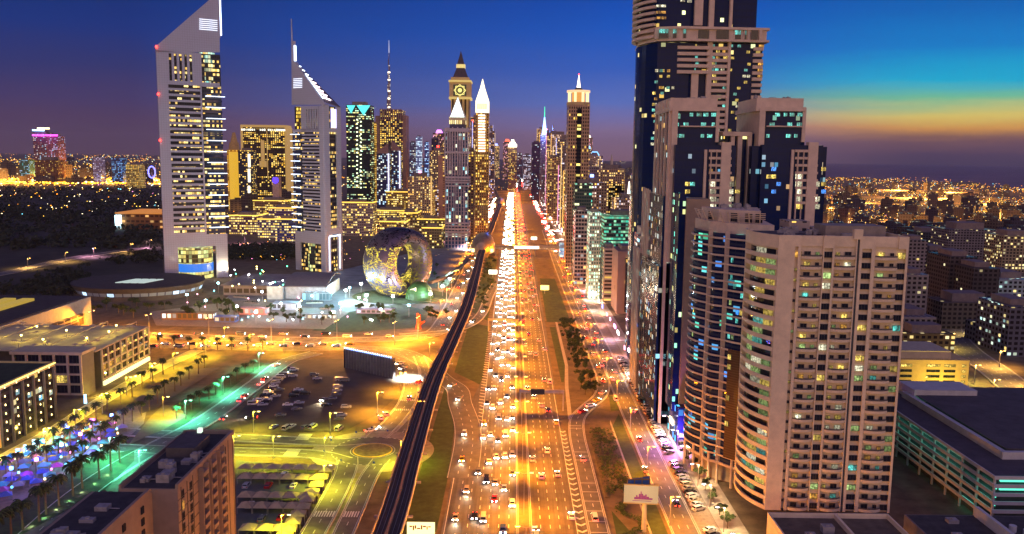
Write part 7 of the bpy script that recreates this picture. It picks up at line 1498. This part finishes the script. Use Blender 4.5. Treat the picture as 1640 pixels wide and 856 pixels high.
# oncoming traffic on the left carriageway: headlights towards the camera
lanes = [(1.2, 'innermost lane'), (-1.8, 'second lane from the median'), (-5.4, 'third lane from the median'), (-9.0, 'fourth lane from the median'), (-12.6, 'fifth lane from the median')]
for li, (x, word) in enumerate(lanes):
    Y = 246 + rv.uniform(0, 30); k = 0
    while Y < 1180 and k < 39:
        car(x + rv.uniform(-.3, .3), Y, math.pi, 'oncoming @, %s from the near end, %s' % (nth(k), word), 'oncoming cars on the left carriageway', beam=600 if Y < 620 else (1100 if Y < 900 and k % 2 else 0)); k += 1
        Y += rv.uniform(16, 46) if Y < 520 else rv.uniform(14, 38)
for k, (x, Y) in enumerate([(-20.8, 262), (-19.2, 291), (-16.6, 316), (-20.5, 350), (-21.3, 384), (-16.4, 268)]):
    car(x, Y, math.pi, '@ on the outer left slip lanes, %s from near end' % nth(k), 'cars on the outer left slip lanes', beam=2600)
for k, (x, Y, a) in enumerate([(-27.5, 441, 2.9), (-33, 468, 2.6), (-30, 655, 2.8), (-45, 622, 2.2), (-24, 700, 3.1)]):
    car(x, Y, a, '@ on the curved ramps beside the viaduct, %s from near end' % nth(k), 'cars on the ramps', beam=2600)
for li, (x, word) in enumerate([(9.6, 'inner lane'), (13, 'second lane'), (16.4, 'third lane'), (19.7, 'fourth lane'), (22.6, 'outer lane')]):
    Y = 236 + rv.uniform(5, 70); k = 0
    while Y < 1180:
        car(x + rv.uniform(-.3, .3), Y, 0, 'receding @, %s from the near end, right carriageway %s' % (nth(k), word), 'cars driving away on the right carriageway'); k += 1
        Y += rv.uniform(45, 120) if Y < 650 else rv.uniform(25, 70)
Y = 236; k = 0
while Y < 1150:
    x = 59.3 + 3.1 * (k % 3) + (3.2 if Y > 690 and k % 2 else 0) - 3
    car(x + .6, Y + rv.uniform(-2, 2), 0, '@ driving on the right service road, %s from near end' % nth(k), 'cars on the right service road'); k += 1; Y += rv.uniform(22, 50) if Y < 480 else rv.uniform(12, 26)
    if k > 38: break
for k, (x, Y, a, c) in enumerate([(31, 292, 0, 'white'), (31.6, 352, 0, 'silver'), (37, 421, -.8, 'red'), (42, 431, -1.0, 'white'), (46.5, 442, -.7, 'yellow'), (51, 456, -.5, 'silver'), (54, 482, -.1, 'red'), (54.5, 515, 0, 'yellow'), (54.5, 548, 0, 'white'), (54.5, 600, 0, 'red'), (54.5, 640, 0, 'white')]):
    car(x, Y, a, '@ on the curving exit slip road, %s from the near end' % nth(k), 'cars on the exit slip road', None, c, beam=900)
for k in range(30):
    Y = 268 + k * 3.9 + (14 if k > 4 else 0) + (10 if k > 17 else 0)
    car(70.6, Y, -1.05, '@ parked aslant by the service road, %s from near end' % nth(k), 'cars parked at an angle by the service road', None, rv.choice(['white', 'white', 'silver', 'beige', 'grey', 'black']), 'off')
for k in range(26):
    car(71.2, 410 + k * 5.2, -1.05, '@ in the far parked rank by the towers, %s from near end' % nth(k), 'cars in the far parked rank', None, rv.choice(['white', 'silver', 'beige', 'grey', 'black']), 'off')
# car park: photo columns of the parked cars
spots = [(686, 594), (676, 597), (668, 600), (655, 605), (648, 610), (652, 606), (641, 613), (667, 608)]
PK = [(467, 593), (471, 595), (455, 604), (459, 602), (450, 607), (445, 611), (469, 605), (441, 616), (438, 621), (432, 627), (447, 627), (430, 631), (424, 637), (436, 637), (441, 637), (428, 642), (413, 643), (417, 645), (406, 650), (421, 651), (427, 646), (478, 627), (475, 631), (470, 637), (489, 633), (461, 651), (479, 648), (475, 658), (449, 668), (503, 603), (508, 609), (545, 611), (552, 612), (541, 622), (540, 628), (538, 635), (531, 641), (523, 652), (554, 655), (547, 668), (543, 674), (438, 687), (467, 686), (459, 689), (489, 688), (501, 687), (543, 690), (573, 590)]
for k, (a, b) in enumerate(PK):
    q = G(a, b); c = rv.choice(['white', 'silver', 'silver', 'black', 'grey', 'blue' if a < 420 else 'grey', 'white'])
    car(q.x, q.y, (-1.35 if b < 680 else -.25) + rv.uniform(-.06, .06), '@ standing in the dark car park, %s counted column by column' % (nth(k) if k < 39 else 'final nine, ' + nth(k - 39)), 'cars in the dark car park', None, c, 'off', z=.3)
q = G(518, 643); car(q.x, q.y, 3.0, '@ with glaring headlights turning inside the car park', 'moving cars in the car park', 'sedan', 'silver', z=.3, beam=9000)
q = G(403, 673); car(q.x, q.y, 1.75, '@ with red tail lights at the left corner of the car park', 'moving cars in the car park', 'suv', 'black', z=.3, beam=9000)
for k, (a, b, an) in enumerate([(386, 644, -.1), (392, 637, -.1), (417, 617, -.1), (424, 609, -.1), (442, 587, -.3), (358, 673, 0)]): q = G(a, b); car(q.x, q.y, an, '@ on the green-lit street, %s from the near end' % nth(k), 'cars on the green-lit street', beam=800)
for k, (a, b, an, c) in enumerate([(593, 692, -.9, 'white'), (600, 689, -.9, 'silver'), (671, 614, -.3, 'red'), (640, 585, 2.4, 'white'), (645, 592, 2.6, 'white'), (655, 640, 0, 'grey'), (610, 672, .3, 'white'), (618, 666, .4, 'silver')]): q = G(a, b); car(q.x, q.y, an, '@ between roundabout and giant screen, %s listed' % nth(k), 'cars near the roundabout', None, c, beam=1500)
for k in range(16): a = 245 + k * 21; q = G(a, 552.5 if k % 2 else 556); car(q.x, q.y, math.pi / 2, '@ heading left on the cross street, %s from the left' % nth(k), 'cars heading left on the cross street', beam=2500 if k % 2 else 0)
for k in range(12): a = 250 + k * 34; q = G(a, 541 if k % 2 else 537); car(q.x, q.y, -math.pi / 2, '@ heading right on the cross street, %s from the left' % nth(k), 'cars heading right on the cross street', beam=1500 if k % 3 == 0 else 0)
for k in range(18): Y = 640 + k * 31; car(-51 + (k % 3) * 3.1 - 1.5, Y, math.pi if k % 3 else 0, '@ on the road left of the viaduct, %s from the near end' % nth(k), 'cars on the road left of the viaduct', beam=3000 if k % 3 else 0)
# the traffic too far away to tell apart
tm = MB(); rf = random.Random(77)
def far_car(x, Y, front):
    s = 1.25 + Y / 2400; tm.box(x - .95 * s, x + .95 * s, Y - 2.3, Y + 2.3, .3, 1.5, 0); m = 1 if front else 2
    for q in (-.62, .62): tm.box(x + q * s - .3 * s, x + q * s + .3 * s, Y - 2.7, Y - 2.31, .55, .55 + .42 * s, m)
def curve_x(Y):
    for i in range(len(far) - 1):
        if far[i].y <= Y < far[i + 1].y: return far[i].x + (far[i + 1].x - far[i].x) * (Y - far[i].y) / (far[i + 1].y - far[i].y)
    return 5
for _ in range(430):
    Y = 1190 + 3600 * rf.random() ** 1.25; far_car(curve_x(Y) + rf.choice([-4.5, -7.5, -11, -14.5, -18]), Y, True)
for _ in range(430):
    Y = 1190 + 3300 * rf.random() ** 1.2; far_car(curve_x(Y) + rf.choice([5, 8.5, 12, 15.5]), Y, False)
for _ in range(150): Y = 1150 + 1800 * rf.random(); far_car(rf.uniform(58, 68), Y, rf.random() < .4)
for _ in range(130): Y = 1190 + 1500 * rf.random(); far_car(rf.uniform(-57, -46), Y, rf.random() < .7)
o = tm.build('distant_traffic', [PM['white'], emis('far_head', (1, .85, .6), 30), TAIL]); o['kind'] = 'stuff'; tag(o, 'mass of far headlights and tail lights where the highway vanishes', 'traffic')

# ------------------------------------------------------------------ market of tents, carport canopies
TENTC = [mat('tent_white', (.3, .3, .5), .8), mat('tent_blue', (.08, .15, .7), .8), mat('tent_violet', (.4, .1, .6), .8), mat('tent_cyan', (.1, .5, .7), .8)]
def tent_parts(w, h, m, peak=1.3):
    c = MB(); c.hexa([(-w, -w, h), (w, -w, h), (w, w, h), (-w, w, h), (-.15, -.15, h + peak), (.15, -.15, h + peak), (.15, .15, h + peak), (-.15, .15, h + peak)]); r = [('canopy', c.mesh('canopy', m))]
    for a in (-1, 1):
        for b in (-1, 1): l_ = MB(); l_.tube((a * w * .95, b * w * .95, 0), (a * w * .95, b * w * .95, h), .07); r.append(('leg', l_.mesh('leg', POLE)))
    return r
TT = [tent_parts(2.2, 2.4, m) for m in TENTC]; r6 = random.Random(8); n_ = 0; TN = ['white', 'blue', 'violet', 'turquoise']
mk_poly = [(0, 742), (60, 722), (118, 692), (172, 684), (200, 692), (150, 732), (60, 782), (0, 806)]
def inside(p, poly):
    c = False; j = len(poly) - 1
    for i in range(len(poly)):
        if (poly[i][1] > p[1]) != (poly[j][1] > p[1]) and p[0] < (poly[j][0] - poly[i][0]) * (p[1] - poly[i][1]) / (poly[j][1] - poly[i][1]) + poly[i][0]: c = not c
        j = i
    return c
placed = []
for _ in range(2000):
    a, b = r6.uniform(-10, 200), r6.uniform(684, 806)
    if not inside((a, b), mk_poly): continue
    q = G(a, b)
    if any((q - p).length < 5.1 for p in placed): continue
    placed.append(q)
    if len(placed) > 78: break
placed.sort(key=lambda q: -q.y)
for k, q in enumerate(placed):
    m = r6.choice([0, 1, 1, 2, 3, 3]); t = thing('market_tent', '%s pyramid-roofed tent in the blue-lit night market, somewhere among the crowd of stalls' % TN[m], 'tent', 'tents of the blue-lit night market', (q.x, q.y, 0), r6.uniform(-.3, .3) + .35)
    for n, me in TT[m]: obj(n, me, t)
for k in range(9):
    q = G(*[(30, 750), (70, 735), (110, 712), (150, 700), (180, 690), (60, 765), (100, 740), (20, 780), (130, 722)][k]); c = [(.05, .15, 1), (.1, .5, 1), (.05, .1, 1), (.7, .1, .9), (.1, .2, 1), (.9, .15, .7), (.2, .7, 1), (.05, .2, 1), (1, .2, .3)][k]
    f = thing('market_light', '%s coloured light mast over the night market tents, counting roughly from the left edge' % nth(k), 'light', 'light masts over the market', (q.x, q.y, 0)); mb = MB(); mb.tube((0, 0, 0), (0, 0, 7), .12); mb.build('pole', POLE, f); mb = MB(); mb.cone((0, 0), .7, .7, 7, 8, 8); mb.build('lamp_head', emis('mk%d' % k, c, 16), f); lamp('market_lamp', 'POINT', (0, 0, 8.6), 6500, c, f, .4)
fl_ = [emis('str%d' % i, c, 4) for i, c in enumerate([(.1, .5, 1), (1, .2, .6), (.3, .9, 1), (1, .7, .3)])]
for k in range(26):
    q = placed[(k * 3) % len(placed)] + Vector((2.8, 1.2, 0)); f = thing('stall_lantern', 'small glowing coloured lantern post between the night market tents, one of a scatter', 'lantern', 'lanterns of the night market', (q.x, q.y, 0)); mb = MB(); mb.tube((0, 0, 0), (0, 0, 2.6), .07); mb.build('pole', POLE, f); mb = MB(); mb.cone((0, 0), .4, .4, 2.6, 3.3, 8); mb.build('lamp_head', fl_[k % 4], f)
for k, (a, b) in enumerate([(41, 732), (55, 723), (137, 648)]):
    q = G(a, b); t = thing('light_column', 'tall glowing white-blue pillar beside the market, %s from the left' % nth(k), 'light column', 'glowing pillars beside the market', (q.x, q.y, 0)); mb = MB(); mb.box(-.9, .9, -.9, .9, 0, .6); mb.build('base', DST, t); mb = MB(); mb.cone((0, 0), .75, .6, .6, 5.2, 8); mb.build('light_panel', emis('pillar_cyan', (.3, .65, 1), 4), t)
CT = tent_parts(2.75, 2.6, mat('beige_fabric', (.45, .34, .2), .85), 1.5)
rows = [((382, 757), (508, 757), 7, 'back row'), ((382, 773), (492, 773), 6, 'second row'), ((382, 803), (476, 803), 5, 'third row'), ((382, 820), (462, 820), 4, 'fourth row'), ((384, 856), (440, 856), 3, 'front row')]
for a, b, n, word in rows:
    p0 = G(*a)
    for k in range(n):
        t = thing('shade_canopy', 'beige peaked car shade, %s from the left in the %s' % (nth(k), word), 'canopy', 'car shade canopies', (p0.x + 3 + k * 5.6, p0.y, 0))
        for nm, me in CT: obj(nm, me, t)
for k in range(10):
    p = line_px((522, 762), (455, 870), 10)[k]; t = thing('shade_canopy', 'yellowish peaked car shade, %s from the far end of the slanting row' % nth(k), 'canopy', 'car shade canopies', (p.x, p.y, 0), .12)
    for nm, me in CT: obj(nm, me, t)
for k, (a, b) in enumerate([(392, 764), (420, 764), (455, 764), (395, 781), (430, 781), (470, 781), (440, 812), (400, 812), (420, 835), (450, 832)]): q = G(a, b); car(q.x, q.y, 0, '@ beside the car shades, %s of those there' % nth(k), 'cars by the car shades', None, rv.choice(['white', 'grey', 'red', 'silver']), 'off')
# little things: bollards and signs round the roundabout, wall posts on the terrace
for k in range(9): a = k * .7; t = thing('traffic_sign', 'small blue and white traffic sign near the roundabout, %s round the ring' % nth(k), 'sign', 'traffic signs round the roundabout', (RX + 21 * math.cos(a), RY + 21 * math.sin(a), 0)); mb = MB(); mb.tube((0, 0, 0), (0, 0, 2.6), .06); mb.build('post', POLE, t); mb = MB(); mb.tube((0, -.08, 2.6), (0, -.02, 2.6), .45, .45, 12); mb.build('sign_panel', mat('sign_blue', (.02, .08, .5), .4), t)
# ------------------------------------------------------------------ evening haze
hz = MB(); hz.box(-31000, 31000, -2100, 31000, -1.0, 760)
m = bpy.data.materials.new('haze_air'); m.use_nodes = True; n = m.node_tree.nodes; n.clear()
v = n.new('ShaderNodeVolumePrincipled'); v.inputs['Color'].default_value = (.86, .8, .92, 1); v.inputs['Density'].default_value = 2.4e-5; v.inputs['Anisotropy'].default_value = .2
o = n.new('ShaderNodeOutputMaterial'); m.node_tree.links.new(v.outputs[0], o.inputs['Volume'])
hb = hz.build('haze', m); hb['kind'] = 'stuff'; S.cycles.volume_bounces = 0

# pieces of a part go one level down
for t in [o for o in C.objects if o.parent is None and o.children]:
    ch = list(t.children); base = lambda o: o.name.split('.')[0]
    pick_ = lambda n: [o for o in ch if base(o) == n]
    for par, kids in (('roof', ('roof_unit', 'plant_room', 'water_tank', 'ridge_wall', 'skylight', 'roof_light')), ('track_bed', ('rail',)), ('penthouse', ('roof_unit',)), ('upper_block', ('roof_unit', 'pergola_ring', 'pergola_rib'))):
        p = pick_(par)
        if p and 'category' in t:
            for k_ in kids:
                for o in pick_(k_): o.parent = p[0]
    arms, heads = pick_('arm'), pick_('lamp_head')
    if arms and len(arms) == len(heads):
        for a_, h_ in zip(arms, heads): h_.parent = a_
